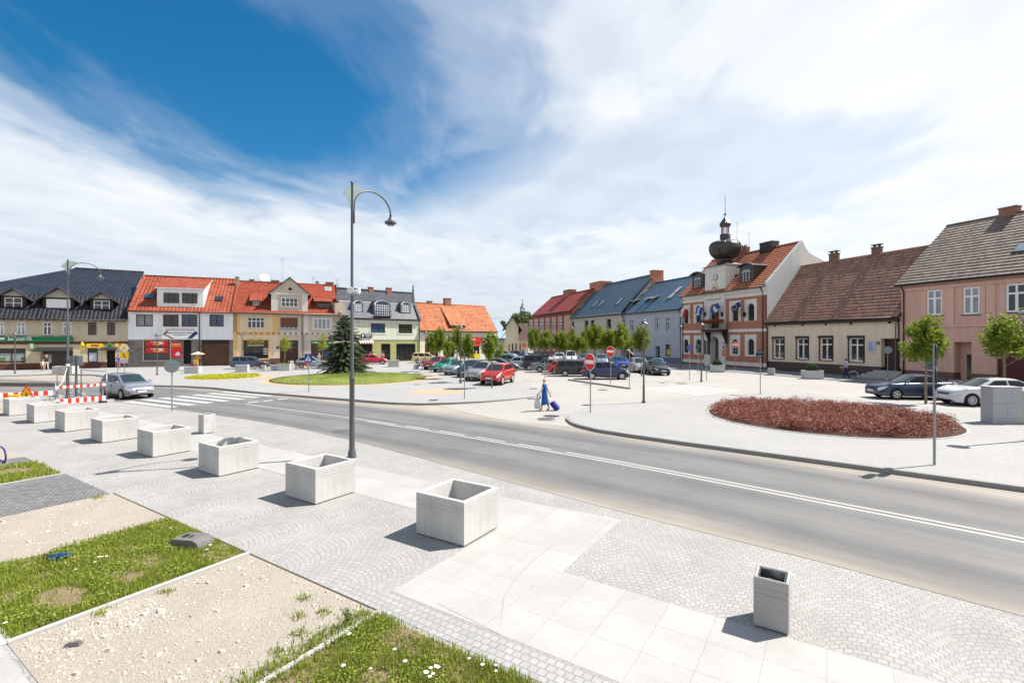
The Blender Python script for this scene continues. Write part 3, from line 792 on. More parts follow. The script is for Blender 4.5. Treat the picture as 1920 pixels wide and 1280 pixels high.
# ================================================================ buildings
class Bld:
    def __init__(s, name, label, p0, p1, cat='house', group=None):
        s.p0 = Vector((p0.x, p0.y, 0)); d = Vector((p1.x, p1.y, 0)) - s.p0
        s.w = d.length; s.x = d.normalized(); s.y = Vector((-s.x.y, s.x.x, 0))
        s.root = thing(name, label, cat, s.p0, math.atan2(s.x.y, s.x.x), group)
        s.ops = []; s.todo = []

    def uv(s, px, py, d=0.0):
        r = Vector(((px - CPX) / FPX, 1.0, (HPY - py) / FPX)); o = Vector((0, 0, CAMH))
        t = (s.y.dot(s.p0) + d - s.y.dot(o)) / s.y.dot(r); q = o + r * t
        return (q - s.p0).dot(s.x), q.z

    def side(s, px, py, u):
        r = Vector(((px - CPX) / FPX, 1.0, (HPY - py) / FPX)); o = Vector((0, 0, CAMH))
        t = (s.x.dot(s.p0) + u - s.x.dot(o)) / s.x.dot(r); q = o + r * t
        return (q - s.p0).dot(s.y), q.z

    def rect(s, xl, yt, xr, yb, d=0.0):
        ua, ub = s.uv(xl, yt, d)[0], s.uv(xr, yt, d)[0]; xm = (xl + xr) / 2
        return [ua, ub, s.uv(xm, yb, d)[1], s.uv(xm, yt, d)[1]]

    def hole(s, r, depth=.2, m=0): s.ops.append((r, depth)); return r

    def win(s, r, **k): s.hole(r, k.get('depth', .18)); s.todo.append((r, k)); return r

    def walls(s, mats, bands, prof, u0=0.0, u1=None, front=True, sides=(True, True), name='wall', edge=.006):
        """bands: (z0, z1, mat index) up the front; prof: (y, z) of the roof line front to back"""
        u1 = s.w if u1 is None else u1; u0 += edge; u1 -= edge
        mb = MB()
        if front:
            for z0, z1, m in bands:
                us = sorted({u0, u1} | {min(max(q, u0), u1) for r, _ in s.ops for q in r[:2]}); zs = sorted({z0, z1} | {min(max(q, z0), z1) for r, _ in s.ops for q in r[2:]})
                for a, b in zip(us, us[1:]):
                    for c, d in zip(zs, zs[1:]):
                        um, zm = (a + b) / 2, (c + d) / 2
                        if b - a < 1e-4 or d - c < 1e-4 or any(r[0] < um < r[1] and r[2] < zm < r[3] for r, _ in s.ops): continue
                        mb.poly([(a, 0, c), (b, 0, c), (b, 0, d), (a, 0, d)], m)
                for (a, b, c, d), dp in s.ops:
                    lo, hi = max(c, z0), min(d, z1)
                    if lo >= hi: continue
                    mb.poly([(a, 0, lo), (a, 0, hi), (a, dp, hi), (a, dp, lo)], m); mb.poly([(b, 0, hi), (b, 0, lo), (b, dp, lo), (b, dp, hi)], m)
                    if d <= z1: mb.poly([(a, 0, d), (b, 0, d), (b, dp, d), (a, dp, d)], m)
                    if c >= z0: mb.poly([(a, 0, c), (a, dp, c), (b, dp, c), (b, 0, c)], m)
        yb = prof[-1][0]; m = bands[-1][2]
        poly = [(0, bands[0][0])] + [(max(0, y), z) for y, z in prof] + [(yb, bands[0][0])]
        if sides[0]: mb.poly([(u0, y, z) for y, z in poly], m)
        if sides[1]: mb.poly([(u1, y, z) for y, z in reversed(poly)], m)
        mb.poly([(u1, yb, bands[0][0]), (u0, yb, bands[0][0]), (u0, yb, prof[-1][1]), (u1, yb, prof[-1][1])], m)
        s.wall = mb.build(name, mats, s.root)
        for r, k in s.todo: s.make_win(r, **k)
        s.todo = []
        return s.wall

    def make_win(s, r, frame=PVC, glass=GLASS, cols=2, rows=0, trans=0.0, depth=.18, sill=None, surround=None, fw=.07, bars=None, shutter=None, name='window', label=None, box=None):
        a, b, c, d = r
        mb = MB(); mb.box(a, depth - .02, c, b, depth + .03, d, 0)
        o = mb.build(name, glass, s.root)
        if label: o['label'] = label
        f = MB(); y0, y1 = depth - .07, depth - .021
        if frame:
            f.box(a, y0, c, a + fw, y1, d); f.box(b - fw, y0, c, b, y1, d); f.box(a + fw, y0, c, b - fw, y1, c + fw); f.box(a + fw, y0, d - fw, b - fw, y1, d)
            zt = d - (d - c) * trans if trans else d - fw
            if trans: f.box(a + fw, y0, zt - fw * .5, b - fw, y1, zt + fw * .5)
            for i in range(1, cols):
                x = a + (b - a) * i / cols
                f.box(x - fw * .6, y0 - .008, c + fw, x + fw * .6, y1, zt - fw * .5 if trans else d - fw)
                if trans: f.box(x - fw * .45, y0 - .008, zt + fw * .5, x + fw * .45, y1, d - fw)
            if rows:
                for i in range(1, rows):
                    z = c + (zt - c) * i / rows; f.box(a + fw, y0 + .016, z - .018, b - fw, y1, z + .018)
            if bars:
                for i in range(1, bars):
                    x = a + (b - a) * i / bars; f.box(x - .018, y0 + .02, c + fw, x + .018, y1, d - fw)
            f.build('frame', frame, o)
        if sill: MB().box(a - .08, -.09, c - .07, b + .08, .1, c - .003).build('sill', sill, o)
        if surround:
            sm, sw, sp = surround; q = MB()
            q.box(a - sw, -sp, c, a - .001, .01, d); q.box(b + .001, -sp, c, b + sw, .01, d); q.box(a - sw, -sp, d + .001, b + sw, .01, d + sw)
            if not sill: q.box(a - sw, -sp, c - sw, b + sw, .01, c - .001)
            q.build('surround', sm, o)
        if shutter:
            sm, fr = shutter; MB().box(a + .01, .03, d - (d - c) * fr, b - .01, .07, d - .01).build('roller_shutter', sm, o)
        if box: MB().box(a - .12, -.16, d - .02, b + .12, .1, d + .2).build('shutter_box', box, o)
        return o

    def arch_win(s, r, inner, spring, zb, panel, glass=GLASS, frame=DKBROWN, depth=.3, proud=.03, cols=2, trans=True, name='window'):
        """r: white panel; inner: (ua, ub) of the opening, spring line height, bottom zb"""
        a, b, c, d = r; ia, ib = inner; rad = (ib - ia) / 2; um = (ia + ib) / 2; n = 12
        inn = [(ia, zb)] + [(um - rad * math.cos(math.pi * i / n), spring + rad * math.sin(math.pi * i / n)) for i in range(n + 1)] + [(ib, zb)]
        out = [(a, zb)]
        for i in range(n + 1):
            t = i / n
            out.append((a, spring + (d - spring) * t / .25) if t < .25 else (b, spring + (d - spring) * (1 - t) / .25) if t > .75 else (a + (b - a) * (t - .25) / .5, d))
        out.append((b, zb))
        mb = MB()
        for i in range(len(inn) - 1):
            mb.poly([(out[i][0], -proud, out[i][1]), (inn[i][0], -proud, inn[i][1]), (inn[i + 1][0], -proud, inn[i + 1][1]), (out[i + 1][0], -proud, out[i + 1][1])])
            mb.poly([(inn[i][0], -proud, inn[i][1]), (inn[i][0], depth, inn[i][1]), (inn[i + 1][0], depth, inn[i + 1][1]), (inn[i + 1][0], -proud, inn[i + 1][1])])
        if zb > c + .01: mb.poly([(a, -proud, c), (b, -proud, c), (b, -proud, zb), (a, -proud, zb)])
        mb.poly([(ia, -proud, zb), (ib, -proud, zb), (ib, depth, zb), (ia, depth, zb)])
        for x in (a, b): mb.poly([(x, -proud, c), (x, -proud, d), (x, .01, d), (x, .01, c)])
        mb.poly([(a, -proud, d), (b, -proud, d), (b, .01, d), (a, .01, d)]); mb.poly([(a, -proud, c), (a, .01, c), (b, .01, c), (b, -proud, c)])
        s.hole(r, .02)
        pan = [(x, depth - .03, z) for x, z in inn]
        o = MB().poly(pan).build(name, glass, s.root)
        mb.build('surround', panel, o)
        f = MB(); fw = .07
        for i in range(len(inn) - 1):
            p, q = inn[i], inn[i + 1]; k = lambda z: (um + (z[0] - um) * .86, zb + (z[1] - zb) * .965)
            p2, q2 = k(p), k(q)
            f.add([(p[0], depth - .1, p[1]), (q[0], depth - .1, q[1]), (q2[0], depth - .1, q2[1]), (p2[0], depth - .1, p2[1])], [(0, 3, 2, 1)])
        f.box(ia, depth - .1, zb, ib, depth - .04, zb + .08)
        for i in range(1, cols):
            x = ia + (ib - ia) * i / cols; f.box(x - .045, depth - .1, zb, x + .045, depth - .04, spring + rad * .93)
        if trans: f.box(ia + .02, depth - .1, spring - .15, ib - .02, depth - .045, spring - .05)
        f.build('frame', frame, o)
        return o

    def roof(s, mat, prof, th=.14, name='roof', ridge=True, trim=None, course=0.0, lift=.05):
        """prof: (y, z, u_left, u_right) from the front eave over the ridge to the back eave"""
        mb = MB(); n = len(prof)
        T = [[(p[2], p[0], p[1]), (p[3], p[0], p[1])] for p in prof]; Bm = [[(p[2], p[0], p[1] - th), (p[3], p[0], p[1] - th)] for p in prof]
        for i in range(n - 1):
            a0, a1, b0, b1 = Vector(T[i][0]), Vector(T[i][1]), Vector(T[i + 1][0]), Vector(T[i + 1][1])
            if course and b0.z > a0.z:                  # overlapping courses: every course is a real step
                k = max(1, int((b0 - a0).length / course)); nv = (a1 - a0).cross(b0 - a0).normalized() * lift
                for j in range(k):
                    p0, p1, q0, q1 = a0.lerp(b0, j / k), a1.lerp(b1, j / k), a0.lerp(b0, (j + 1) / k), a1.lerp(b1, (j + 1) / k)
                    mb.poly([p0 + nv, p1 + nv, q1 + nv * .12, q0 + nv * .12], 0); mb.poly([p0, p1, p1 + nv, p0 + nv], 0)
            else: mb.poly([a0, a1, b1, b0], 0)
            mb.poly([Bm[i][1], Bm[i][0], Bm[i + 1][0], Bm[i + 1][1]], 1)
            for k in (0, 1): mb.poly([T[i][k], T[i + 1][k], Bm[i + 1][k], Bm[i][k]], 1)
        for i in (0, n - 1): mb.poly([T[i][0], T[i][1], Bm[i][1], Bm[i][0]], 1)
        if ridge:
            k = max(range(n), key=lambda i: prof[i][1]); mb.tube([(prof[k][2], prof[k][0], prof[k][1] + .02), (prof[k][3], prof[k][0], prof[k][1] + .02)], .11, 8, 0)
        s.rf = mb.build(name, [mat, trim or DKBROWN], s.root); s.prof = prof
        return s.rf

    def roof_z(s, y):
        return lerp_tab([(p[0], p[1]) for p in s.prof], y)

    def on_roof(s, px, py):
        """where the line of sight to that pixel meets the front roof slopes"""
        best = None
        for p, q2 in zip(s.prof, s.prof[1:]):
            if q2[1] <= p[1]: break
            for k in range(41):
                y = p[0] + (q2[0] - p[0]) * k / 40; z = p[1] + (q2[1] - p[1]) * k / 40; u, zz2 = s.uv(px, py, y); e = abs(zz2 - z)
                if best is None or e < best[0]: best = (e, u, y, z)
        return best[1:]

    def gutter(s, y, z, u0=0.0, u1=None, pipes=(), mat=GUTTER, r=.075):
        u1 = s.w if u1 is None else u1
        MB().tube([(u0, y, z), (u1, y, z)], r, 8).build('gutter', mat, s.root)
        for u in pipes:
            MB().tube([(u, y, z), (u, y * .6, z - .25), (u, -.09, z - .6), (u, -.09, .1)], .055, 8).build('downpipe', mat, s.root)

    def chimney(s, u, y, z0, z1, wu, wy, mat, cap=None, pots=0):
        mb = MB(); mb.box(u - wu / 2, y - wy / 2, z0, u + wu / 2, y + wy / 2, z1 - .12, 0); mb.box(u - wu / 2 - .05, y - wy / 2 - .05, z1 - .121, u + wu / 2 + .05, y + wy / 2 + .05, z1, 0)
        o = mb.build('chimney', mat, s.rf)
        if cap:
            for dx_ in (-wu * .3, wu * .3): MB  # supports stay thin
            q = MB(); q.box(u - wu * .35, y - wy * .3, z1, u - wu * .25, y + wy * .3, z1 + .2); q.box(u + wu * .25, y - wy * .3, z1, u + wu * .35, y + wy * .3, z1 + .2)
            q.box(u - wu * .6, y - wy * .6, z1 + .2, u + wu * .6, y + wy * .6, z1 + .27)
            q.build('chimney_cap', cap, s.rf)
        for i in range(pots):
            MB().cyl((u + (i - (pots - 1) / 2) * .32, y, z1), (u + (i - (pots - 1) / 2) * .32, y, z1 + .35), .1, .09, 8).build('chimney_pot', GUTTER, s.rf)
        return o

    def chim_px(s, xl, yt, xr, y_ridge, mat, depth=None, zb=None, **k):
        d = depth if depth is not None else max(s.prof, key=lambda p: p[1])[0]
        ua, ub, zb_, zt = s.rect(xl, yt, xr, y_ridge, d)
        return s.chimney((ua + ub) / 2, d + .1, (zb if zb is not None else min(zb_, s.roof_z(d)) - 1.2), zt, max(.4, ub - ua), max(.45, (ub - ua) * .6), mat, **k)

    def skylight(s, px, py, wd, ln, frame=ANTH, glass=GLASSB, open_=0.0):
        u, y, z = s.on_roof(px, py); sl = .8
        for p, q in zip(s.prof, s.prof[1:]):
            if p[0] - 1e-6 <= y <= q[0] + 1e-6: sl = (q[1] - p[1]) / (q[0] - p[0]); break
        T = Matrix.Translation((u, y, z)) @ Matrix.Rotation(math.atan(sl), 4, 'X')
        o = MB().box(-wd / 2, -ln / 2, -.05, wd / 2, ln / 2, .10, 0, T).build('skylight', frame, s.rf)
        T2 = T @ Matrix.Translation((0, ln / 2, .1)) @ Matrix.Rotation(-open_, 4, 'X') @ Matrix.Translation((0, -ln / 2, 0))
        q = MB(); q.box(-wd / 2 + .06, -ln / 2 + .07, .004, wd / 2 - .06, ln / 2 - .07, .022, 0, T2)
        if open_: q.box(-wd / 2, -ln / 2, -.03, wd / 2, ln / 2, .003, 1, T2)
        q.build('skylight', [glass, SIGNWHITE], s.rf)

    def pane_in(s, mb, r, y, frame_i, glass_i, cols=2, rows=1, fw=.07):
        a, b, c, d = r
        mb.box(a, y, c, b, y + .05, d, glass_i)
        y0, y1 = y - .05, y - .003
        mb.box(a, y0, c, a + fw, y1, d, frame_i); mb.box(b - fw, y0, c, b, y1, d, frame_i); mb.box(a + fw, y0, c, b - fw, y1, c + fw, frame_i); mb.box(a + fw, y0, d - fw, b - fw, y1, d, frame_i)
        for i in range(1, cols): x = a + (b - a) * i / cols; mb.box(x - fw * .6, y0 - .004, c + fw, x + fw * .6, y1, d - fw, frame_i)
        for i in range(1, rows): z = c + (d - c) * i / rows; mb.box(a + fw, y0 + .006, z - .03, b - fw, y1, z + .03, frame_i)

    def gable_dormer(s, u0, u1, zb, ze, za, yf, yb, mats, ov=.3, wn=None, panel=None, front=0.0, cols=2, rows=2):
        """mats: wall, roof, trim, frame, glass"""
        mb = MB(); um = (u0 + u1) / 2
        mb.poly([(u0, yf, zb), (u1, yf, zb), (u1, yf, ze), (um, yf, za), (u0, yf, ze)], 0)
        for u in (u0, u1): mb.poly([(u, yf, zb), (u, yb, zb), (u, yb, ze), (u, yf, ze)], 0)
        sl = (za - ze) / (um - u0)
        for sg in (-1, 1):
            e = um + sg * (um - u0 + ov); zlow = ze - sl * ov
            t = .12
            vs = [(um, yf - ov, za + .1), (e, yf - ov, zlow + .1), (e, yb, zlow + .1), (um, yb, za + .1)]
            vs += [(x, y, z - t) for x, y, z in vs]
            mb.add(vs, [(0, 1, 2, 3) if sg < 0 else (3, 2, 1, 0)], 1); mb.add(vs, [(4, 5, 6, 7), (0, 1, 5, 4), (1, 2, 6, 5), (2, 3, 7, 6)], 2)
        o = mb.build('dormer', mats, s.root)
        if wn:
            q = MB(); s.pane_in(q, wn, yf - .03, 0, 1, cols, rows); q.build('window', [mats[3], mats[4]], o)
        if panel: MB().box(panel[0], yf - .06, panel[2], panel[1], yf - .003, panel[3]).build('panel', SIGNWHITE, o)
        return o

    def shed_dormer(s, u0, u1, zb, ze, yf, yb, zback, mats, wins=(), ov=.3, cols=2, rows=2):
        mb = MB()
        mb.poly([(u0, yf, zb), (u1, yf, zb), (u1, yf, ze), (u0, yf, ze)], 0)
        for u in (u0, u1): mb.poly([(u, yf, zb), (u, yb, zb), (u, yb, zback), (u, yf, ze)], 0)
        sl = (zback - ze) / (yb - yf)
        vs = [(u0 - ov * .7, yf - ov, ze - sl * ov + .1), (u1 + ov * .7, yf - ov, ze - sl * ov + .1), (u1 + ov * .7, yb, zback + .1), (u0 - ov * .7, yb, zback + .1)]
        vs += [(x, y, z - .1) for x, y, z in vs]
        mb.add(vs, [(0, 1, 2, 3)], 1); mb.add(vs, [(7, 6, 5, 4), (0, 4, 5, 1), (1, 5, 6, 2), (3, 7, 4, 0)], 2)
        o = mb.build('dormer', mats, s.root)
        for r in wins:
            q = MB(); s.pane_in(q, r, yf - .03, 0, 1, cols, rows); q.build('window', [mats[3], mats[4]], o)
        return o

    def band(s, z0, z1, mat, proud=.05, u0=0.0, u1=None, name='cornice'):
        u1 = s.w if u1 is None else u1
        return MB().box(u0 + .01, -proud, z0, u1 - .01, .02, z1).build(name, mat, s.root)

    def plate(s, r, y0, y1, mat, name='sign', parent=None):
        o = MB().box(r[0], y0, r[2], r[1], y1, r[3]).build(name, mat, parent or s.root)
        return o


def plaster(n, c, var=.07, **k):
    new = n not in MATS; m = M(n, c, .9, var=var, vs=.7, bump=.2, bs=30, var2=.06, **k)
    if new:                                             # faint rain streaks
        nt = m.node_tree; p = nt.nodes['Principled BSDF']; src = p.inputs['Base Color'].links[0].from_socket; tc = node(nt, 'ShaderNodeTexCoord').outputs['Object']
        q = node(nt, 'ShaderNodeTexNoise', {'Vector': node(nt, 'ShaderNodeMapping', {'Vector': tc, 'Scale': (2.2, 2.2, .18)}).outputs[0], 'Scale': 1.0, 'Detail': 6.0, 'Roughness': .65}).outputs[0]
        nt.links.new(mixc(nt, 1.0, src, ramp(nt, q, [(.3, .87), (.58, 1.0), (.8, 1.03)]), 'MULTIPLY'), p.inputs['Base Color'])
    return m


T_ORANGE = tile_mat('orange_pan_tiles', [(.19, .041, .021), (.26, .06, .030), (.315, .082, .043)], .42, .42, dist=.09)
T_REDFLAT = tile_mat('red_plain_tiles', [(.21, .04, .021), (.26, .053, .027), (.305, .068, .036)], .26, .30, pan=False, dist=.08)
T_OLDOR = tile_mat('weathered_orange_tiles', [(.20, .07, .04), (.34, .11, .045), (.42, .145, .06), (.46, .18, .085)], .25, .28, pan=False, dist=.07)
T_BROWN = tile_mat('weathered_brown_tiles', [(.17, .085, .06), (.27, .145, .105), (.38, .215, .155), (.22, .135, .105)], .2, .46, pan=False, edge=.75, dist=.05)
T_GREYBR = tile_mat('grey_brown_tiles', [(.095, .074, .062), (.16, .13, .108), (.23, .19, .16), (.125, .10, .085)], .2, .44, pan=False, edge=.75, dist=.05)
T_TOWN = tile_mat('town_hall_tiles', [(.30, .09, .045), (.36, .12, .065), (.43, .16, .09), (.30, .10, .055)], .2, .42, pan=False, edge=.8, dist=.04)
T_DARK = tile_mat('anthracite_pan_tiles', [(.014, .015, .021), (.022, .023, .03), (.03, .03, .038)], .40, .42, dist=.1, rough=.42, spec=.3)
T_RED = tile_mat('dark_red_tiles', [(.22, .035, .03), (.27, .045, .04), (.31, .06, .05)], .3, .36)
SLATE = tile_mat('slate', [(.055, .065, .08), (.08, .093, .112), (.11, .12, .14)], .3, .22, pan=False, rough=.45, bump=.4)
SEAM = seam_mat('blue_grey_sheet_roof', (.085, .125, .16)); SEAMB = seam_mat('blue_sheet_roof', (.075, .13, .185), .5, bump=.4)
BRICKCH = brick_mat('chimney_brick', (.24, .075, .045), (.32, .11, .07), (.3, .27, .23), .25, .075, .01, bump=.4)
BRICKOR = brick_mat('orange_brick', (.42, .13, .075), (.50, .17, .1), (.36, .25, .19), .25, .075, .01, bump=.3)
STONECL = brick_mat('grey_stone_cladding', (.14, .13, .125), (.26, .24, .225), (.10, .095, .09), .5, .16, .012, bump=.6, mottle=.25)
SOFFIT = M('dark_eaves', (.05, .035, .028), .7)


def Lp(px, py): return P(px, py)


def scrawl(parent, x0, x1, z, h, mat, y, seed=1, nm='lettering'):
    """a line of writing too small to read in the photo, kept as word-like marks"""
    r = random.Random(seed); mb = MB(); x = x0
    while x < x1 - .02:
        w_ = min(r.uniform(.5, 1.1) * h, x1 - x); mb.box(x, y - .006, z - h / 2 * r.uniform(.75, 1), x + w_ * .78, y, z + h / 2 * r.uniform(.75, 1)); x += w_ * (1.0 if r.random() < .8 else 1.5)
    return mb.build(nm, mat, parent)


# ---- left row, house 1: dark tiled roof, bank and shop
pA, pB = Lp(0, 694), Lp(240, 688.5)
b = Bld('shop_house', 'beige house with dark tiled roof, three dormers and green bank sign', pA + (pA - pB) * .62, pB)
BEI = plaster('beige_plaster', (.48, .415, .31)); BEI2 = plaster('pale_beige_plaster', (.56, .48, .335)); PLB = M('brown_plinth', (.10, .04, .03), .8, var=.15)
ze = b.uv(120, 596.7)[1]; dR, zR = b.side(270, 510, b.w)
zk = b.uv(145, 555, 2.1)[1]
for xl, xr, g, fr in ((-35, -20, CURT, PVC), (-8, 7.5, CURT, PVC), (31, 47.6, CURT, PVC), (80.4, 96.6, GLASS, PVC), (117, 133.6, CURT, PVC), (165, 181, GLASS, BROWN), (201, 216, GLASS, BROWN)):
    b.win(b.rect(xl, 604, xr, 628), frame=fr, glass=g, trans=.33, sill=PLB if fr is PVC else None, fw=.09, depth=.12)
POSTER = brick_mat('landscape_window_poster', (.10, .16, .05), (.30, .34, .36), (.5, .52, .55), 1.2, .5, .02, bump=0, mottle=.6)
b.win(b.rect(-60, 653, 48, 681), frame=BROWN, cols=4, fw=.12, depth=.14, trans=.3, label='bank shop window with landscape posters')
b.win(b.rect(164, 652.5, 183.5, 680), frame=BROWN, cols=1, fw=.14, depth=.14)
ent = b.hole(b.rect(76, 657, 137, 691.5), 1.1); dr = b.hole(b.rect(199.5, 656, 216, 691), .5)
b.walls([BEI, BEI2, PLB], [(-.3, b.uv(120, 679.5)[1], 2), (b.uv(120, 679.5)[1], b.uv(120, 641)[1], 1), (b.uv(120, 641)[1], ze, 0)], [(0, ze), (2.1, zk - .15), (dR, zR - .15), (2 * dR, ze)], sides=(False, True))
MB().poly([(.006, y, z) for y, z in ((0, -.3), (0, ze), (2 * dR, ze), (2 * dR, -.3))]).build('side_wall', BEI, b.root)
ul = b.uv(140, 504.6, dR)[0]
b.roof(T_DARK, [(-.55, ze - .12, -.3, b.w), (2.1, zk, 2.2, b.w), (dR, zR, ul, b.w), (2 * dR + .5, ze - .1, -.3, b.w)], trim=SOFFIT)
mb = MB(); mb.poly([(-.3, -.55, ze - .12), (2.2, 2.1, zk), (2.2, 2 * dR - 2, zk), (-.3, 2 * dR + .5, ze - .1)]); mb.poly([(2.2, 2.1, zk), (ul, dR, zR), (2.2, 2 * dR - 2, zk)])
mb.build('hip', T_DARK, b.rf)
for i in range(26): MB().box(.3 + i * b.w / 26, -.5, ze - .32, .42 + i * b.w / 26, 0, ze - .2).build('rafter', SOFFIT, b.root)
b.gutter(-.62, ze - .18, -.2)
for (xl, xr, yt, yb2, xa, ya, xe0, xe1) in ((9, 42, 558, 577.5, 20, 542, -6, 52), (87, 132, 561, 578, 106, 540, 78, 141), (176, 206, 563.5, 581, 188, 549, 173, 214)):
    yf = .75; wn = b.rect(xl, yt, xr, yb2, yf); ea, ebx = b.uv(xe0, 556, yf)[0], b.uv(xe1, 556, yf)[0]; zdorm = wn[3] + .12; za = b.uv(xa, ya, yf)[1]; um = (wn[0] + wn[1]) / 2; hw = (wn[1] - wn[0]) / 2 + .35
    mid = xl == 87
    dmr = b.gable_dormer(um - hw, um + hw, b.roof_z(yf) - .2, zdorm, za, yf, 5.4, [DKBROWN, T_DARK, SOFFIT, PVC, GLASS], ov=.6, wn=None if mid else wn, panel=wn if mid else None)
    MB().vprism([(um - hw + .12, zdorm + .1), (um + hw - .12, zdorm + .1), (um, za - .12)], yf - .045, yf - .004).build('gable', plaster('dormer_weathered_plaster', (.42, .40, .34), .2), dmr)
# details
band = b.rect(-80, 631, 137, 640)
sg = MB().box(band[0], -.22, band[2], band[1], -.002, band[3]).build('fascia_sign', M('bank_green', (.004, .15, .055), .4), b.root)
u_, z_ = b.uv(39, 634.8); text('Bank Zachodni WBK', .62, SIGNWHITE, sg, (u_, -.225, z_), w=b.uv(61, 634.8)[0] - b.uv(16, 634.8)[0])
MB().box(b.uv(-14, 634)[0], -.235, z_ - .1, b.uv(10, 634)[0], -.222, z_ + .12).build('lettering', SIGNWHITE, sg)
b.band(b.uv(120, 645)[1], b.uv(120, 640.3)[1], PLB, .09)
po = b.rect(-55, 662, 46, 677); MB().box(po[0], .085, po[2], po[1], .112, po[3]).build('window_poster', POSTER, b.root)
po = b.rect(167, 661.5, 181, 677.5); MB().box(po[0], .04, po[2], po[1], .06, po[3]).build('poster', M('blue_white_poster', (.42, .46, .55), .6, var=.5, vs=1.5), b.root)
mb = MB(); mb.box(ent[0], 1.05, 0, ent[1], 1.1, ent[3]); mb.build('entrance', M('brown_glazed_entrance', (.055, .03, .022), .35, var=.5, vs=1.2, spec=.5), b.root)
po = b.rect(81, 664, 97, 680, 1.0); MB().box(po[0], .98, po[2], po[1], 1.045, po[3]).build('poster', M('pale_poster', (.42, .44, .52), .6, var=.35, vs=2), b.root)
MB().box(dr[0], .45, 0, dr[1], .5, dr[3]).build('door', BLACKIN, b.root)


def awning(b, r, out, mat, drop=.25):
    mb = MB(); vs = [(r[0] + .2, -.01, r[3]), (r[1] - .2, -.01, r[3]), (r[1], -out, r[2]), (r[0], -out, r[2])]
    mb.add(vs + [(x, y, z - .07) for x, y, z in vs], [(3, 2, 1, 0), (4, 5, 6, 7), (2, 3, 7, 6), (0, 3, 7, 4), (1, 2, 6, 5)])
    return mb.build('awning', mat, b.root)


awning(b, b.rect(64, 651, 141, 657), 1.3, ANTH); awning(b, b.rect(187, 651.5, 222, 655.5), .9, ANTH)
for r, m_ in ((b.rect(163, 644, 193.5, 651), YELLOW), (b.rect(216, 644.2, 235, 649.5), YELLOW)):
    o = MB().box(r[0], -.16, r[2], r[1], -.002, r[3]).build('fascia_sign', m_, b.root)
    MB().box(r[0] + .4, -.168, r[2] + .12, r[1] - .4, -.162, r[2] + .34).build('lettering', M('sign_maroon', (.3, .05, .05), .5), o)
r = b.rect(200, 642.5, 211, 649.5); um = (r[0] + r[1]) / 2; hw = (r[1] - r[0]) / 2
o = MB().vprism([(um + hw * math.cos(math.pi * i / 12), r[2] + (r[3] - r[2]) * math.sin(math.pi * i / 12)) for i in range(13)], -.14, -.002).build('sign', M('sign_leaf_green', (.08, .30, .03), .5), b.root)
MB().vprism([(um + hw * .62 * math.cos(math.pi * i / 12), r[2] + (r[3] - r[2]) * .6 * math.sin(math.pi * i / 12)) for i in range(13)], -.16, -.141).build('emblem', M('sign_dark_green', (.02, .12, .02), .5), o)
r = b.rect(151, 641.5, 157, 656, -.6); T = Matrix.Translation(((r[0] + r[1]) / 2, -.55, (r[2] + r[3]) / 2)) @ Matrix.Diagonal((.20, .09, .52, 1))
o = MB().ell((0, 0, 0), 1, 16, 10, 0, T).build('projecting_sign', YELLOW, b.root); MB().ell((0, 0, 0), 1, 12, 8, 0, Matrix.Translation(((r[0] + r[1]) / 2 + .1, -.6, (r[2] + r[3]) / 2 - .05)) @ Matrix.Diagonal((.10, .08, .26, 1))).build('emblem', M('sign_leaf_green', (.08, .30, .03), .5), o)
r = b.rect(55, 643, 63, 656.5, -.5); o = MB().box(r[0], -.62, r[2], r[1], -.38, r[3]).build('projecting_sign', M('bank_light_green', (.01, .30, .12), .4), b.root)
MB().ell(((r[0] + r[1]) / 2, -.625, (r[2] + r[3]) / 2), (.16, .02, .3), 12, 8).build('emblem', M('pale_orange', (.6, .42, .3), .5), o)
HOUSE1 = b

# ---- house 2: white house with orange roof
b = Bld('white_house', 'white house with orange tiled roof, wide dormer and brown garage door', Lp(240, 688.5), Lp(437, 685))
WPL = plaster('white_plaster', (.74, .75, .77), .04)
ze = b.uv(338, 580.7)[1]; dR, zR = b.side(448.7, 524, b.w)
for xl, xr, g in ((255, 286.6, CURT), (305.5, 335, GLASS), (340.5, 370, GLASSB), (392.6, 419.5, GLASSB)):
    b.win(b.rect(xl, 589.5, xr, 612), frame=BROWN, glass=g, cols=2, fw=.11, depth=.16, bars=6, rows=3 if g is not CURT else 0)
zf = b.uv(338, 636.7)[1]
b.win(b.rect(270, 637.5, 318.5, 675), frame=BROWN, cols=2, fw=.09, depth=.2, trans=.3, surround=(M('pale_stone', (.42, .39, .34), .8), .12, .03))
dr = b.hole(b.rect(344, 637.5, 358.5, 682), .35); ga = b.hole(b.rect(378.5, 637.2, 430, 687), .3)
b.walls([WPL, STONECL], [(-.3, zf, 1), (zf, ze, 0)], [(0, ze), (dR, zR - .15), (2 * dR, ze)])
b.roof(T_ORANGE, [(-.45, ze - .25, -.05, b.w + .02), (dR, zR, -.05, b.w + .02), (2 * dR + .4, ze - .2, -.05, b.w + .02)], trim=M('orange_verge', (.36, .09, .045), .7))
b.gutter(-.5, ze - .28, 0, None, (b.uv(374, 600)[0],), M('copper_brown_gutter', (.09, .035, .025), .5))
for u_ in (.12, b.w - .12): MB().tube([(u_, -.45, ze - .2), (u_, dR, zR + .05)], .13, 8).build('verge', T_ORANGE, b.rf)
yf = .35; fr = b.rect(294.5, 539, 382, 573.5, yf)
dm = [WPL, T_ORANGE, WPL, BROWN, GLASS]
b.shed_dormer(fr[0], fr[1], fr[2] - .3, fr[3] - .1, yf, dR - .5, zR - .35, dm, [b.rect(307, 549, 336, 568, yf), b.rect(341.5, 549.5, 370, 568.5, yf)], cols=3, rows=3)
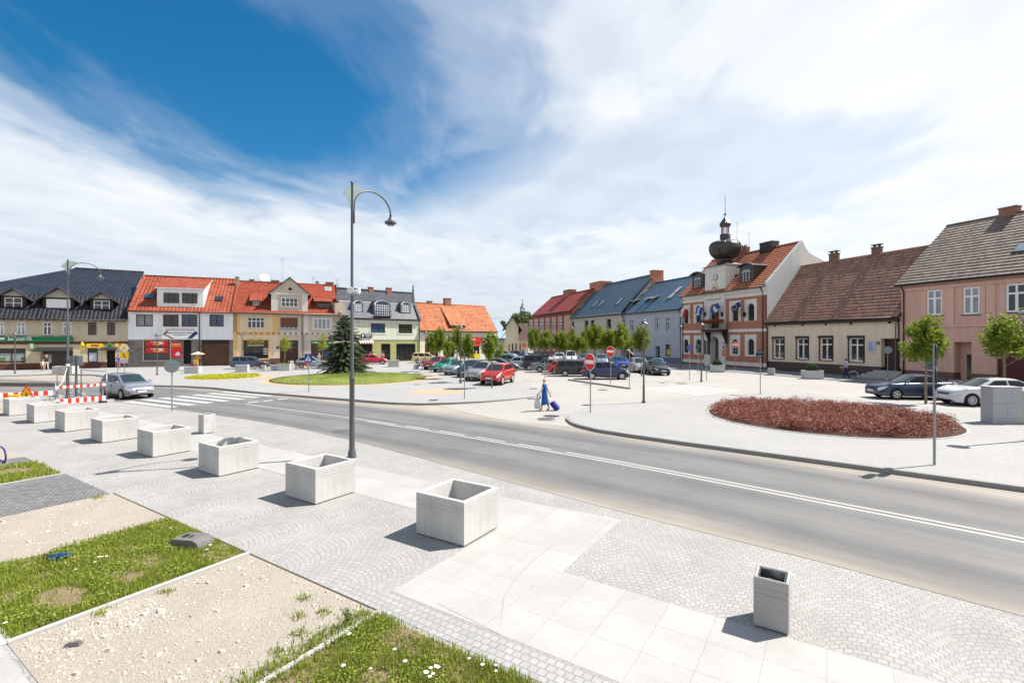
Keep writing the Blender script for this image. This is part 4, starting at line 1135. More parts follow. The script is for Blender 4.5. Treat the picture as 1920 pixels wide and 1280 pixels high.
b.skylight(281, 555.5, 1.1, 1.1); b.skylight(411, 560.5, .95, 1.1, glass=GLASS)
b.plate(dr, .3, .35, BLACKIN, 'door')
g_ = brick_mat('brown_panel_door', (.085, .042, .02), (.11, .055, .028), (.04, .02, .012), .6, .22, .015, bump=.3, offset=0, rough=.5)
b.plate([ga[0], ga[1], 0, ga[3] - .55], .24, .29, g_, 'garage_door'); b.plate([ga[0], ga[1], ga[3] - .55, ga[3]], .2, .28, DKBROWN, 'garage_door')
POSTR = M('red_poster', (.52, .03, .025), .5, var=.1, vs=2)
r = b.rect(321, 641, 339.5, 670); o = b.plate(r, -.06, -.002, M('bright_red_poster', (.68, .022, .02), .45), 'poster')
u_, z_ = (r[0] + r[1]) / 2, r[3] - .3; scrawl(o, u_ - .5, u_ + .5, z_, .15, SIGNWHITE, -.061, 3); scrawl(o, u_ - .5, u_ + .5, z_ - .24, .13, YELLOW, -.061, 4)
mb = MB()
for dx_, dz_, rr in ((.2, .55, .2), (.05, .4, .17), (.35, .38, .13)): mb.ell((u_ + dx_, -.06, r[2] + dz_), (rr, .012, rr), 12, 6)
mb.build('emblem', SIGNWHITE, o); mb = MB(); mb.ell((u_ - .2, -.06, r[2] + .33), (.2, .012, .1), 12, 6); mb.build('emblem', M('magenta', (.5, .02, .3), .5), o)
r = b.rect(270.5, 638, 318, 649, .1); r2 = b.rect(270.5, 651, 318, 662, .1)
for q in (r, r2):
    o = MB().box(q[0] + .12, .10, q[2], q[1] - .12, .125, q[3]).build('window_poster', POSTR, b.root)
    scrawl(o, q[0] + .75, q[0] + 2.2, q[3] - .22, .15, SIGNWHITE, .099, 5); scrawl(o, q[0] + .95, q[0] + 2.2, q[3] - .48, .15, YELLOW, .099, 6)
    mb = MB(); mb.ell((q[1] - 1.0, .1, (q[2] + q[3]) / 2 + .05), (.22, .012, .2), 12, 6); mb.build('emblem', SIGNWHITE, o); MB().ell((q[1] - 1.3, .1, (q[2] + q[3]) / 2 - .12), (.2, .012, .14), 12, 6).build('emblem', YELLOW, o)
r = b.rect(305, 613.5, 373, 635)
o = MB().box(r[0], -.3, r[2], r[1], -.26, r[3]).build('banner', SIGNWHITE, b.root); um = (r[0] + r[1]) / 2; zm = r[3]
NAVY = M('banner_navy', (.015, .03, .11), .5); MAR = M('banner_maroon', (.16, .02, .025), .5)
text('CENTRUM SCHODÓW', .42, MAR, o, (um, -.302, zm - .35), w=3.3); scrawl(o, um - 1.55, um + 1.5, zm - .76, .12, NAVY, -.301, 7); scrawl(o, um - .7, um + .7, zm - 1.04, .1, NAVY, -.301, 8)
mb = MB(); mb.vprism([(r[0] + .1, r[3] - .95), (r[0] + .35, r[3] - .95), (r[0] + 1.35, r[2] + .05), (r[0] + 1.05, r[2] + .05)], -.308, -.301, 0); mb.vprism([(r[0] + .1, r[3] - .9), (r[0] + .55, r[3] - .4), (r[0] + .65, r[3] - .55), (r[0] + .3, r[3] - 1.0)], -.31, -.301, 0); mb.build('emblem', MAR, o)
mb = MB(); mb.vprism([(r[1] - 1.3, r[2] + .05), (r[1] - .75, r[2] + .05), (r[1] - .05, r[3] - .8), (r[1] - .3, r[3] - .45)], -.308, -.301); mb.build('emblem', NAVY, o)

# ---- house 3: cream and taupe house with central gable
b = Bld('cream_house', 'cream and taupe house with red roof and central gable', Lp(437, 685), Lp(641, 681))
CRM = plaster('cream_plaster', (.68, .55, .37)); ORB = plaster('apricot_plaster', (.70, .43, .19)); TAU = plaster('taupe_plaster', (.54, .46, .385)); TAUW = plaster('pale_taupe_trim', (.66, .62, .56)); GRAN = M('brown_granite_plinth', (.13, .07, .06), .5, var=.3, vs=9)
ze = b.uv(540, 586.6)[1]; dR, zR = b.side(634.5, 535.2, b.w)
us = b.uv(523, 620)[0]
zp = b.uv(480, 672)[1]
b.win(b.rect(464, 594.5, 496, 615), cols=4, trans=.36, depth=.12, surround=(ORB, .12, .03), fw=.09)
b.win(b.rect(525.5, 595.5, 558.5, 615.5), cols=4, trans=.4, depth=.12, sill=GRAN, shutter=(M('brown_roller_shutter', (.14, .06, .03), .6), .84))
b.win(b.rect(588, 597, 619.5, 616.5), cols=4, trans=0, glass=CURT, depth=.12, surround=(TAUW, .14, .03), fw=.09)
b.win(b.rect(456, 637.5, 503, 672), frame=DKBROWN, cols=3, depth=.2, fw=.06, surround=(ORB, .18, .04), label='dark stair showroom window with yellow lettering')
gt = b.hole(b.rect(525, 637.8, 559, 683), .3); sh = b.hole(b.rect(583, 638, 624, 681), .3)
for (u0, u1, mats, bands) in ((0, us, [CRM, GRAN], [(-.3, zp, 1), (zp, ze, 0)]), (us, b.w, [TAU, GRAN], [(-.3, zp, 1), (zp, ze, 0)])):
    ops = b.ops; b.ops = [o_ for o_ in ops if u0 - .1 < (o_[0][0] + o_[0][1]) / 2 < u1 + .1]; td = b.todo; b.todo = [t for t in td if u0 < (t[0][0] + t[0][1]) / 2 < u1]
    b.walls(mats, bands, [(0, ze), (dR, zR - .15), (2 * dR, ze)], u0, u1, sides=(u0 == 0, u1 == b.w), edge=.006 if 0 else .0)
    b.ops = ops; b.todo = [t for t in td if not (u0 < (t[0][0] + t[0][1]) / 2 < u1)]
zb0, zb1 = b.uv(540, 627.7)[1], b.uv(540, 622.8)[1]
b.band(zb0, zb1, ORB, .05, 0, us, 'frieze'); b.band(zb0, zb1, TAUW, .05, us, b.w, 'frieze')
FRO, FRB = M('frieze_ochre', (.42, .18, .07), .9), M('frieze_brown', (.25, .17, .13), .9)
for i in range(19):
    u_ = .6 + i * (b.w - 1.0) / 18; MB().box(u_ - .18, -.07, zb0 + .07, u_ + .18, -.052, zb1 - .07).build('ornament', FRO if u_ < us else FRB, b.root)
for u0, u1, m_, z0 in ((.02, .75, ORB, zb1), (us - .8, us - .01, ORB, zb1), (b.uv(571, 600)[0] - .1, b.uv(577, 600)[0] + .1, TAUW, zb1), (b.w - .8, b.w - .05, TAUW, zb1), (.02, .5, ORB, zp)):
    b.band(z0 + .002, ze - .05, m_, .035, u0, u1, 'pilaster')
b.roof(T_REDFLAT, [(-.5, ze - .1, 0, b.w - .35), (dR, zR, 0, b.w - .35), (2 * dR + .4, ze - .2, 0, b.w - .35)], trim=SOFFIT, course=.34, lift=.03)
pw = MB(); pts = [(-.6, ze - .6), (-.6, ze + .15), (dR, zR + .35), (2 * dR, ze)]
pw.add([(b.w - .34, y, z) for y, z in pts] + [(b.w, y, z) for y, z in pts], [(0, 1, 2, 3), (7, 6, 5, 4), (0, 4, 5, 1), (1, 5, 6, 2)]); pw.build('parapet', plaster('grey_parapet', (.22, .22, .22)), b.root)
b.gutter(-.58, ze - .12, 0, b.w - .4, (b.uv(566.5, 640)[0],), M('grey_gutter', (.18, .16, .14), .5, .3))
g0, g1 = b.uv(508.5, 570)[0], b.uv(577, 570)[0]; zg = b.uv(543, 551.5)[1]; za = b.uv(543.8, 521)[1]
gd = MB(); gd.poly([(g0, -.04, ze - .1), (g1, -.04, ze - .1), (g1, -.04, zg), (g0, -.04, zg)], 0); gd.poly([(g0 - .25, -.1, zg), (g1 + .25, -.1, zg), ((g0 + g1) / 2, -.1, za)], 0)
for u in (g0, g1): gd.poly([(u, -.04, ze - .1), (u, dR, ze - .1), (u, dR, zg), (u, -.04, zg)], 0)
gd.box(g0 - .25, -.16, zg - .06, g1 + .25, 0, zg + .1, 3); gd.box(g0, -.07, ze - .1, g0 + .8, -.041, zg - .06, 3); gd.box(g1 - .8, -.07, ze - .1, g1, -.041, zg - .06, 3)
um = (g0 + g1) / 2
for sg_ in (-1, 1):
    e = um + sg_ * ((g1 - g0) / 2 + .45); sl = (za - zg) / ((g1 - g0) / 2 + .25)
    vs = [(um, -.35, za + .14), (e, -.35, zg - sl * .2 + .14), (e, dR + .3, zg - sl * .2 + .14), (um, dR + .3, za + .14)]; vs += [(x, y, z - .14) for x, y, z in vs]
    gd.add(vs, [(0, 1, 2, 3) if sg_ < 0 else (3, 2, 1, 0)], 1); gd.add(vs, [(4, 5, 6, 7), (0, 1, 5, 4), (1, 2, 6, 5)], 2)
gab = gd.build('gable', [TAU, T_REDFLAT, SOFFIT, TAUW], b.root)
q = MB(); b.pane_in(q, b.rect(527.5, 558.5, 558.3, 575, -.04), -.06, 0, 1, 4, 2); q.build('window', [PVC, GLASS], gab)
r = b.rect(540.2, 539, 547.8, 543.8, -.1); um = (r[0] + r[1]) / 2; hw = (r[1] - r[0]) / 2
MB().vprism([(um + hw * math.cos(math.pi * i / 10), r[2] + (r[3] - r[2]) * math.sin(math.pi * i / 10)) for i in range(11)], -.125, -.101).build('window', BLACKIN, gab)
for (xl, yt, xr, yb2, ww, mt) in ((470.5, 563, 488.5, 572.5, (474.5, 565, 486, 572), PVC), (591, 565, 621, 578, (595.5, 568.5, 618.5, 577), BROWN)):
    u_, y_, z_ = b.on_roof((xl + xr) / 2, yb2); yf = y_; r = b.rect(xl, yt, xr, yb2, yf); wr = b.rect(*ww, yf)
    b.shed_dormer(r[0], r[1], r[2] - .2, r[3], yf, yf + 2.2, b.roof_z(yf + 2.2) + .02, [BROWN, T_REDFLAT, SOFFIT, mt, GLASS], [wr], cols=2, rows=1)
b.skylight(615, 541.5, .9, 1.0, frame=SIGNWHITE, glass=CURT)
TAN = plaster('tan_chimney', (.36, .27, .19)); b.rf_ = b.rf
b.chim_px(441.5, 518.5, 448, 536, TAN, depth=dR * .82, zb=zR - 2); b.chim_px(467.5, 523.5, 476.5, 528, BRICKCH); b.chim_px(508.5, 525.5, 523, 530, BRICKCH); b.chim_px(610.5, 529, 625, 534, BRICKCH)
b.plate(gt, .24, .29, M('brown_gate', (.055, .022, .018), .5, var=.2, vs=5), 'gate'); r = b.rect(526, 639.5, 558, 654, .2); b.plate(r, .2, .238, GLASS, 'gate_glazing')
b.plate([sh[0], sh[1], 0, sh[3]], .24, .29, M('shop_front_dark', (.07, .035, .03), .3, var=.5, vs=1.3, spec=.5), 'shop_front')
r = b.rect(582.5, 638, 624.5, 645.5); o = b.plate(r, .02, .1, M('bank_green', (.004, .15, .055), .4), 'fascia_sign'); scrawl(o, r[0] + .25, r[0] + 1.25, (r[2] + r[3]) / 2, .2, SIGNWHITE, .019, 9); scrawl(o, r[0] + 1.75, r[1] - .2, (r[2] + r[3]) / 2, .2, SIGNWHITE, .019, 10)
r = b.rect(607, 650, 618, 668, .15); b.plate(r, .2, .238, M('blue_poster', (.05, .09, .2), .5, var=.5, vs=2), 'poster')
r = b.rect(456, 637.5, 503, 672, .15); text('CENTRUM', .42, YELLOW, b.root, (r[0] + 1.55, .1, r[3] - .25), w=2.05, bold=.004); text('SCHODÓW', .42, M('pale_yellow', (.8, .68, .3), .5), b.root, (r[0] + 1.55, .1, r[3] - .72), w=2.05, bold=.004)
mb = MB()
for i in range(4): mb.box(r[0] + 2.5, .1, r[3] - 1.25 - i * .25, r[0] + 3.05, .11, r[3] - 1.15 - i * .25)
mb.build('lettering', SIGNWHITE, b.root)
u_, z_ = b.uv(520.5, 651.5); MB().cyl((u_, -.08, z_), (u_, -.11, z_), .2, .2, 16).build('round_sign', SIGNBLUE, b.root)
# satellite dishes and aerials stand on the ridge
def dish(u, y, z, r, mat, parent, tilt=.5, yaw=0.0):
    T = Matrix.Translation((u, y, z)) @ Matrix.Rotation(yaw, 4, 'Z') @ Matrix.Rotation(R(90) - tilt, 4, 'X')
    mb = MB(); mb.lathe([(.001, .16 * r), (r * .5, .22 * r), (r, .4 * r), (r, .44 * r), (r * .5, .26 * r), (.001, .2 * r)], 20, T=T); mb.cyl((u, y + .1, z - r - .6), (u, y + .1, z), .03, .03, 6); mb.cyl(T @ Vector((0, -r * .6, .3 * r)), T @ Vector((0, 0, r * .95)), .015, .015, 5)
    return mb.build('satellite_dish', mat, parent)
u_, z_ = b.uv(495, 523.5, dR + .8); dish(u_, dR + .8, z_, .75, SIGNWHITE, b.rf); u_, z_ = b.uv(595, 530.5, dR + .8); dish(u_, dR + .8, z_, .32, SIGNBACK, b.rf)
def aerial(b, px, yt, yb2, d, els=4):
    u, z1 = b.uv(px, yt, d); z0 = b.uv(px, yb2, d)[1]; mb = MB(); mb.cyl((u, d, z0 - .8), (u, d, z1), .025, .02, 6)
    for i in range(els): mb.box(u - .35 + i * .05, d - .012, z1 - .15 - i * .16, u + .35 - i * .05, d + .012, z1 - .13 - i * .16)
    mb.build('aerial', GALV, b.rf)
aerial(b, 530, 482, 528, dR); aerial(b, 587, 517, 532, dR); aerial(b, 632.5, 521, 535, dR)

# ---- house 4: pale green house with slate mansard
b = Bld('green_house', 'pale green house with slate mansard roof and arched dormers', Lp(641, 681), Lp(787, 676.5))
PGR = plaster('pale_green_plaster', (.56, .58, .46)); OLV = brick_mat('olive_rusticated_plaster', (.34, .34, .145), (.37, .37, .16), (.25, .25, .10), 30.0, .42, .03, bump=.3, mottle=.06); WTR = plaster('white_trim', (.58, .58, .55), .04)
ze = b.uv(727, 598)[1]; yk = 1.7; zk = b.uv(740, 569, yk)[1]; dR, zR = b.side(776, 549.2, b.w)
GRF = M('green_window_frame', (.06, .10, .02), .5)
b.win(b.rect(695, 606, 722, 624), frame=GRF, glass=GLASSB, cols=3, surround=(WTR, .2, .04), depth=.1)
b.win(b.rect(747, 607.5, 773, 624.8), frame=GRF, cols=3, surround=(WTR, .2, .04), depth=.1, bars=9, rows=4)
for q in ((672, 644.5, 698.5, 676), (714.7, 644.3, 732, 677), (743, 644.2, 779, 676)): b.hole(b.rect(*q), .25)
sh3 = [o_[0] for o_ in b.ops[-3:]]
zf = b.uv(727, 637)[1]; zf2 = b.uv(727, 633.2)[1]
b.walls([PGR, OLV], [(-.3, zf, 1), (zf, ze, 0)], [(0, ze), (yk, zk - .15), (dR, zR - .15), (2 * dR, ze)])
b.band(zf, zf2, WTR, .06); b.band(ze - .55, ze - .1, WTR, .12)
b.roof(SLATE, [(-.3, ze - .05, .02, b.w - .3), (yk, zk, .02, b.w - .3), (dR, zR, .02, b.w - .3), (2 * dR + .3, ze - .1, .02, b.w - .3)], trim=GUTTER)
b.gutter(-.36, ze - .02, 0, b.w, (b.w - .12,))
mb = MB(); mb.box(.1, yk - .15, zk - .12, b.w - .3, yk - .02, zk + .05); mb.build('cornice', WTR, b.root)
pw = MB(); pts = [(-.4, ze - .3), (-.4, ze + .3), (yk, zk + .35), (dR, zR + .35), (2 * dR, ze)]
pw.add([(b.w - .3, y, z) for y, z in pts] + [(b.w, y, z) for y, z in pts], [(0, 1, 2, 3, 4), (9, 8, 7, 6, 5), (0, 5, 6, 1), (1, 6, 7, 2), (2, 7, 8, 3)]); pw.lathe([(.12, 0), (.16, .3), (.07, .45), (.15, .7), (.04, 1.0), (.001, 1.5)], 10, (b.w - .15, dR, zR + .3)); pw.build('parapet', plaster('dark_parapet', (.10, .11, .12)), b.root)
def arch_dormer(b, r, za, yf, yb, parent):
    a, c, z0, z1 = r; um, hw = (a + c) / 2, (c - a) / 2; n = 12; mb = MB(); sp = z1
    ho = hw + .28; rise = za - sp
    outr = [(um + ho * math.cos(math.pi * i / n), sp + rise * math.sin(math.pi * i / n)) for i in range(n + 1)]
    inr = [(um + hw * math.cos(math.pi * i / n), sp + (rise - .3) * math.sin(math.pi * i / n)) for i in range(n + 1)]
    mb.poly([(a, yf, z0), (c, yf, z0)] + [(x, yf, z) for x, z in inr], 3)
    for (x0, z0_), (x1, z1_), (x2, z2), (x3, z3) in zip(outr, outr[1:], inr[1:], inr): mb.poly([(x0, yf - .1, z0_), (x3, yf - .1, z3), (x2, yf - .1, z2), (x1, yf - .1, z1_)], 2)
    for (x0, z0_), (x1, z1_) in zip(outr, outr[1:]): mb.poly([(x0, yf - .18, z0_), (x1, yf - .18, z1_), (x1, yb, z1_), (x0, yb, z0_)], 1)
    for x in (um - ho, um + ho): mb.poly([(x, yf - .05, z0 - .1), (x, yb, z0 - .1), (x, yb, sp), (x, yf - .05, sp)], 1)
    mb.box(um - ho, yf - .06, z0 - .1, a, yf + .02, sp, 1); mb.box(c, yf - .06, z0 - .1, um + ho, yf + .02, sp, 1)
    o = mb.build('dormer', [PGR, SLATE, WTR, GLASSB], b.root)
    q = MB(); b.pane_in(q, (a, c, z0, z1), yf - .02, 0, 1, 4 if c - a < 1.6 else 6, 4, .06); q.build('window', [PVC, GLASSB], o)
    return o
for q, za_ in (((664.5, 570, 677.5, 583.5), 560.5), ((703.5, 572, 729, 592), 560.5), ((753.5, 572, 767, 585.5), 564)):
    yf = .5 if q[0] != 703.5 else .2; r = b.rect(*q, yf); o = arch_dormer(b, r, b.uv((q[0] + q[2]) / 2, za_, yf)[1], yf, 3.2, b.root)
    if q[0] == 703.5:
        mb = MB()
        for i in range(15): u_ = r[0] - .2 + i * (r[1] - r[0] + .4) / 14; mb.cyl((u_, yf - .6, r[2]), (u_, yf - .6, r[2] + .75), .015, .015, 5)
        mb.box(r[0] - .25, yf - .63, r[2] + .74, r[1] + .25, yf - .57, r[2] + .79); mb.box(r[0] - .3, yf - .7, r[2] - .1, r[1] + .3, yf, r[2] - .02); mb.build('balcony', BLACK, o)
for q in ((691, 538, 699.5, 546.5), (724.8, 539.5, 734, 547.5)): b.chim_px(q[0], q[1], q[2], q[3], BRICKCH)
r = b.rect(644, 568.5, 656, 592, -.3); MB().box(r[0] - 1.2, -.1, r[2] - 1, r[1] - .7, 1.4, r[3]).build('corner_turret', plaster('tan_turret', (.42, .34, .27)), b.root)
for r in sh3: b.plate([r[0], r[1], 0, r[3]], .2, .25, M('black_glazed_front', (.012, .014, .015), .12, spec=.7), 'shop_front')
mb = MB(); r = sh3[2]
for i in range(1, 4): mb.box(r[0] + (r[1] - r[0]) * i / 4 - .04, .14, 0, r[0] + (r[1] - r[0]) * i / 4 + .04, .2, r[3])
mb.box(r[0], .14, 0, r[1], .199, .3); mb.build('frame', ANTH, b.root)
r = b.rect(676, 626, 697, 633); o = b.plate(r, -.2, -.05, M('dark_violet_sign', (.016, .014, .035), .4), 'sign'); scrawl(o, (r[0] + r[1]) / 2 - .3, r[1] - .1, (r[2] + r[3]) / 2 + .1, .1, SIGNWHITE, -.201, 11); scrawl(o, (r[0] + r[1]) / 2 - .1, r[1] - .3, (r[2] + r[3]) / 2 - .08, .1, SIGNWHITE, -.201, 12); MB().ell((r[0] + .28, -.2, (r[2] + r[3]) / 2), (.14, .01, .17), 12, 6).build('emblem', SIGNWHITE, o)
r = b.rect(672, 637.5, 700, 641.5); mb = MB()
for i in range(12): a_ = r[0] + (r[1] - r[0]) * i / 12; mb.add([(a_, -.05, r[3]), (a_ + (r[1] - r[0]) / 12, -.05, r[3]), (a_ + (r[1] - r[0]) / 12, -.7, r[2]), (a_, -.7, r[2]), (a_, -.7, r[2] - .2), (a_ + (r[1] - r[0]) / 12, -.7, r[2] - .2)], [(0, 3, 2, 1), (3, 4, 5, 2)], i % 2)
mb.build('awning', [SIGNWHITE, M('awning_red', (.28, .06, .05), .7)], b.root)

# ---- house 5: low orange roofed market
b = Bld('market_house', 'low cream shop with weathered orange tiled roof and red market signs', Lp(787, 676.5), Lp(930, 672))
CR2 = plaster('pale_cream_plaster', (.62, .58, .47))
ze = b.uv(858, 619.7)[1]; dR, zR = b.side(907.5, 574.4, b.w); ul = b.uv(783.8, 570.6, dR)[0]
b.win(b.rect(796.5, 645, 822, 672), frame=REDPAINT, cols=3, depth=.12); b.hole(b.rect(838, 643, 852, 675), .3); b.win(b.rect(884, 648.5, 899, 672), frame=ANTH, cols=2, depth=.15)
dd = b.ops[1][0]
b.walls([CR2], [(-.3, ze, 0)], [(0, ze), (dR, zR - .15), (2 * dR, ze)])
b.roof(T_OLDOR, [(-.4, ze - .15, 0, b.w + .15), (dR, zR, min(0, ul), b.w + .15), (2 * dR + .4, ze - .1, 0, b.w + .15)], trim=SOFFIT, course=.34, lift=.03)
b.gutter(-.46, ze - .15)
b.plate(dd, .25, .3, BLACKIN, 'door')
u_, y_, z_ = b.on_roof(857, 615); r = b.rect(845, 608, 872, 615.5, y_)
b.shed_dormer(r[0], r[1], r[2] - .3, r[3], y_, y_ + 3.2, b.roof_z(y_ + 3.2) + .05, [BROWN, T_OLDOR, SOFFIT, PVC, GLASS], [[(r[0] + r[1]) / 2 - .5, (r[0] + r[1]) / 2 + .45, r[2] + .03, r[3] - .08]], cols=2, rows=1)
b.chim_px(801.8, 564, 810, 571, BRICKCH); b.chim_px(833.3, 559, 844.5, 572, BRICKCH)
r = b.rect(861, 632.8, 907.5, 640.8); o = b.plate(r, -.18, -.002, REDPAINT, 'sign'); text('DELIKATESY', .5, SIGNWHITE, o, (r[0] + 1.9, -.19, (r[2] + r[3]) / 2), w=2.9, bold=.006); MB().cyl((r[1] - .35, -.18, (r[2] + r[3]) / 2), (r[1] - .35, -.2, (r[2] + r[3]) / 2), .26, .26, 16).build('emblem', SIGNWHITE, o)
r = b.rect(883, 641.3, 899.5, 648); o = b.plate(r, -.1, -.002, REDPAINT, 'sign')
r = b.rect(799.5, 632.5, 824, 641); b.plate(r, -.12, -.002, REDPAINT, 'sign')
r = b.rect(889, 657.5, 898, 671.5, .1); b.plate([r[0], r[1], r[2], r[2] + (r[3] - r[2]) * .6], .03, .06, M('yellow_green_poster', (.50, .48, .02), .5), 'poster'); b.plate([r[0] + .25, r[0] + .65, r[2] + (r[3] - r[2]) * .6, r[3]], .03, .06, M('pink_poster', (.6, .25, .27), .5), 'poster')

# ================================================================ right row
def RT(t): return s0 + sd * t


# ---- pink house, nearest
b = Bld('pink_house', 'pink two storey house with grey brown tiled roof at the right edge', RT(-6.23), RT(-27))
PNK = plaster('pink_plaster', (.58, .355, .285)); PNK2 = plaster('pink_relief', (.62, .39, .32))
ze = b.uv(1800, 520.5)[1]; dR, zR = b.side(1781, 422.9, 0)
for q, g in (((1737, 543, 1766.5, 591), CURT), ((1805, 537.7, 1837, 589.3), CURT), ((1885.5, 531, 1926, 585), GLASS), ((1985, 524, 2030, 579), CURT)):
    b.win(b.rect(*q), glass=g, cols=2, trans=.34, depth=.14, fw=.14, sill=GUTTER, surround=(PNK2, .35, .035))
dr = b.hole(b.rect(1788.5, 641, 1821.5, 716), .9); gt = b.hole(b.rect(1868, 634, 1990, 735), .25); b.win(b.rect(1731, 671, 1754, 694.5), frame=PVC, cols=1, depth=.12)
b.walls([PNK, GRAN], [(-.3, .9, 1), (.9, ze, 0)], [(0, ze), (dR, zR - .15), (2 * dR, ze)])
b.roof(T_GREYBR, [(-.5, ze - .15, -.25, b.w), (dR, zR, -.25, b.w), (2 * dR + .4, ze - .1, -.25, b.w)], trim=SOFFIT, course=.42, lift=.055)
b.gutter(-.55, ze - .18, -.2, None, (.25,))
zs = b.uv(1760, 611)[1]; b.band(zs - .1, zs + .1, PNK2, .09); b.band(ze - .75, ze - .45, PNK2, .1)
for x0, x1 in ((1773, 1789.6), (1850, 1867), (1955, 1976)):
    b.band(zs + .12, ze - .76, PNK2, .07, b.uv(x0, 570)[0], b.uv(x1, 570)[0], 'pilaster')
mb = MB(); mb.box(dr[0], .85, .3, dr[1], .9, dr[3], 0); mb.build('door_recess', PNK, b.root); b.plate([dr[0] + .45, dr[1] - .02, .35, dr[3] - 1.0], .8, .845, M('black_glazed_front', (.012, .014, .015), .12, spec=.7), 'door'); mb = MB(); mb.box(dr[0] - .2, -.3, 0, dr[1] + .2, .85, .3); mb.build('step', CONC, b.root)
b.plate([gt[0], gt[1], 0, gt[3]], .2, .25, M('dark_red_gate', (.075, .018, .018), .5, var=.2, vs=4), 'gate')
b.chim_px(1875.5, 388, 1909, 407, BRICKCH)
b.skylight(1918, 465, .9, 1.3, frame=ANTH, glass=CURT)
r = b.rect(1735, 675, 1752, 693, .05); b.plate(r, .02, .05, M('colourful_poster', (.12, .14, .16), .5, var=.9, vs=3), 'poster')

# ---- low house
b = Bld('low_house', 'low cream house with brown tiled roof and dark plinth', RT(8.38), RT(-6.23))
CR3 = plaster('cream_shade_plaster', (.68, .56, .44)); DPL = M('dark_brown_plinth', (.075, .055, .05), .85, var=.2, vs=2)
ze = b.uv(1565, 598.2)[1]; dR, zR = b.side(1502, 499.7, 0); zp = b.uv(1565, 683)[1]
for q in ((1450, 634, 1469.5, 672), (1494, 633.5, 1515, 673), (1537.5, 633, 1560.5, 675), (1592, 633, 1619, 678)):
    b.win(b.rect(*q), cols=2, trans=.3, depth=.24, fw=.11, sill=DKBROWN, surround=(DKBROWN, .13, .03), box=DKBROWN)
for q in ((1450.5, 607, 1455, 612), (1502, 605.5, 1507, 611), (1545.5, 603.5, 1550.5, 609.5), (1592.5, 602, 1598.5, 608.5), (1664, 599.5, 1671, 606.5)): b.win(b.rect(*q), frame=None, glass=BLACKIN, depth=.2, name='vent')
dr = b.hole(b.rect(1652, 634.5, 1687, 700), .55)
b.walls([CR3, DPL], [(-.3, zp, 1), (zp, ze, 0)], [(0, ze), (dR, zR - .15), (2 * dR, ze)])
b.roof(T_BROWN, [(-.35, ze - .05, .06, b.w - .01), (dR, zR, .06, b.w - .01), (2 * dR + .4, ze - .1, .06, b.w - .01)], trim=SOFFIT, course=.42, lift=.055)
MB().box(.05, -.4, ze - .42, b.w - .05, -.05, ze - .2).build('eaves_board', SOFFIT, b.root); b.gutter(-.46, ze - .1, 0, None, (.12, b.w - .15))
for q in ((1556, 475, 1570, 493), (1635.5, 463, 1651, 483)): b.chim_px(*q, plaster('worn_brown_chimney', (.20, .12, .085), .25), cap=GUTTER)
b.plate([dr[0], dr[1], .75, dr[3]], .5, .55, M('dark_door', (.04, .022, .018), .4, var=.3), 'door')
mb = MB()
for i in range(4): mb.box(dr[0] - .5 - (3 - i) * .32, -.35 - (3 - i) * .3, 0, dr[1] + .3, .5, .18 * (i + 1) + .02)
mb.build('steps', CONC, b.root)
r = b.rect(1627, 638.7, 1642.5, 661); o = b.plate(r, -.05, -.002, M('notice_board', (.45, .48, .55), .5, var=.25, vs=6), 'notice'); mb = MB()
for i in range(9): zq = r[3] - (r[3] - r[2]) * (.10 + .095 * i); mb.box(r[0] + .12, -.056, zq - .045, r[1] - .12 - (i % 3) * .12, -.051, zq)
mb.build('lettering', M('notice_ink', (.12, .16, .28), .6), o)
u_, z_ = b.uv(1646.2, 643.5); text('10', .38, DKBROWN, b.root, (u_, -.02, z_), bold=.015)
LOWH = b

# ---- town hall
b = Bld('town_hall', 'brick red and white town hall with clock tower and onion dome', RT(23.67), RT(8.38), 'town hall')
TER = plaster('terracotta_plaster', (.42, .175, .115)); TWH = plaster('town_hall_white', (.66, .64, .60), .04); TBR = brick_mat('plinth_brick', (.21, .085, .055), (.26, .11, .07), (.2, .13, .1), .25, .08, .01, bump=.3)
COPPER = seam_mat('dark_copper_sheet', (.058, .050, .047), .5, .36, .5, .5)
ze = b.uv(1400, 541.5)[1]; dR, zR = b.side(1504, 452.2, b.w); zc0 = ze - 1.0
zpl = b.uv(1400, 686)[1]; zpw = b.uv(1400, 679)[1]; zm0, zm1 = b.uv(1400, 622)[1], b.uv(1400, 616.5)[1]
def bay(q, zsill=None):
    a, c, z0, z1 = b.rect(*q); wd = c - a; iw = wd * .56; um = a + wd * .52; h = z1 - z0
    b.arch_win([a, c, z0, z1], (um - iw / 2, um + iw / 2), z0 + h * .80 - iw / 2, z0 + .14 * (1 if zsill is None else zsill), TWH, cols=2, depth=.32)
for q in ((1278.5, 572, 1294, 606.5), (1300.7, 570.5, 1318, 605.5), (1367.8, 563.6, 1389, 602.5), (1396.3, 560.6, 1419.3, 601.3)): bay(q, .2)
for q in ((1278.5, 628.7, 1294, 663.7), (1301, 628.5, 1318, 664.5), (1368.3, 627.6, 1388, 667), (1396.8, 626.8, 1418.6, 668)): bay(q, 1.6)
ra, rb = b.uv(1322.5, 600)[0], b.uv(1361.3, 600)[0]
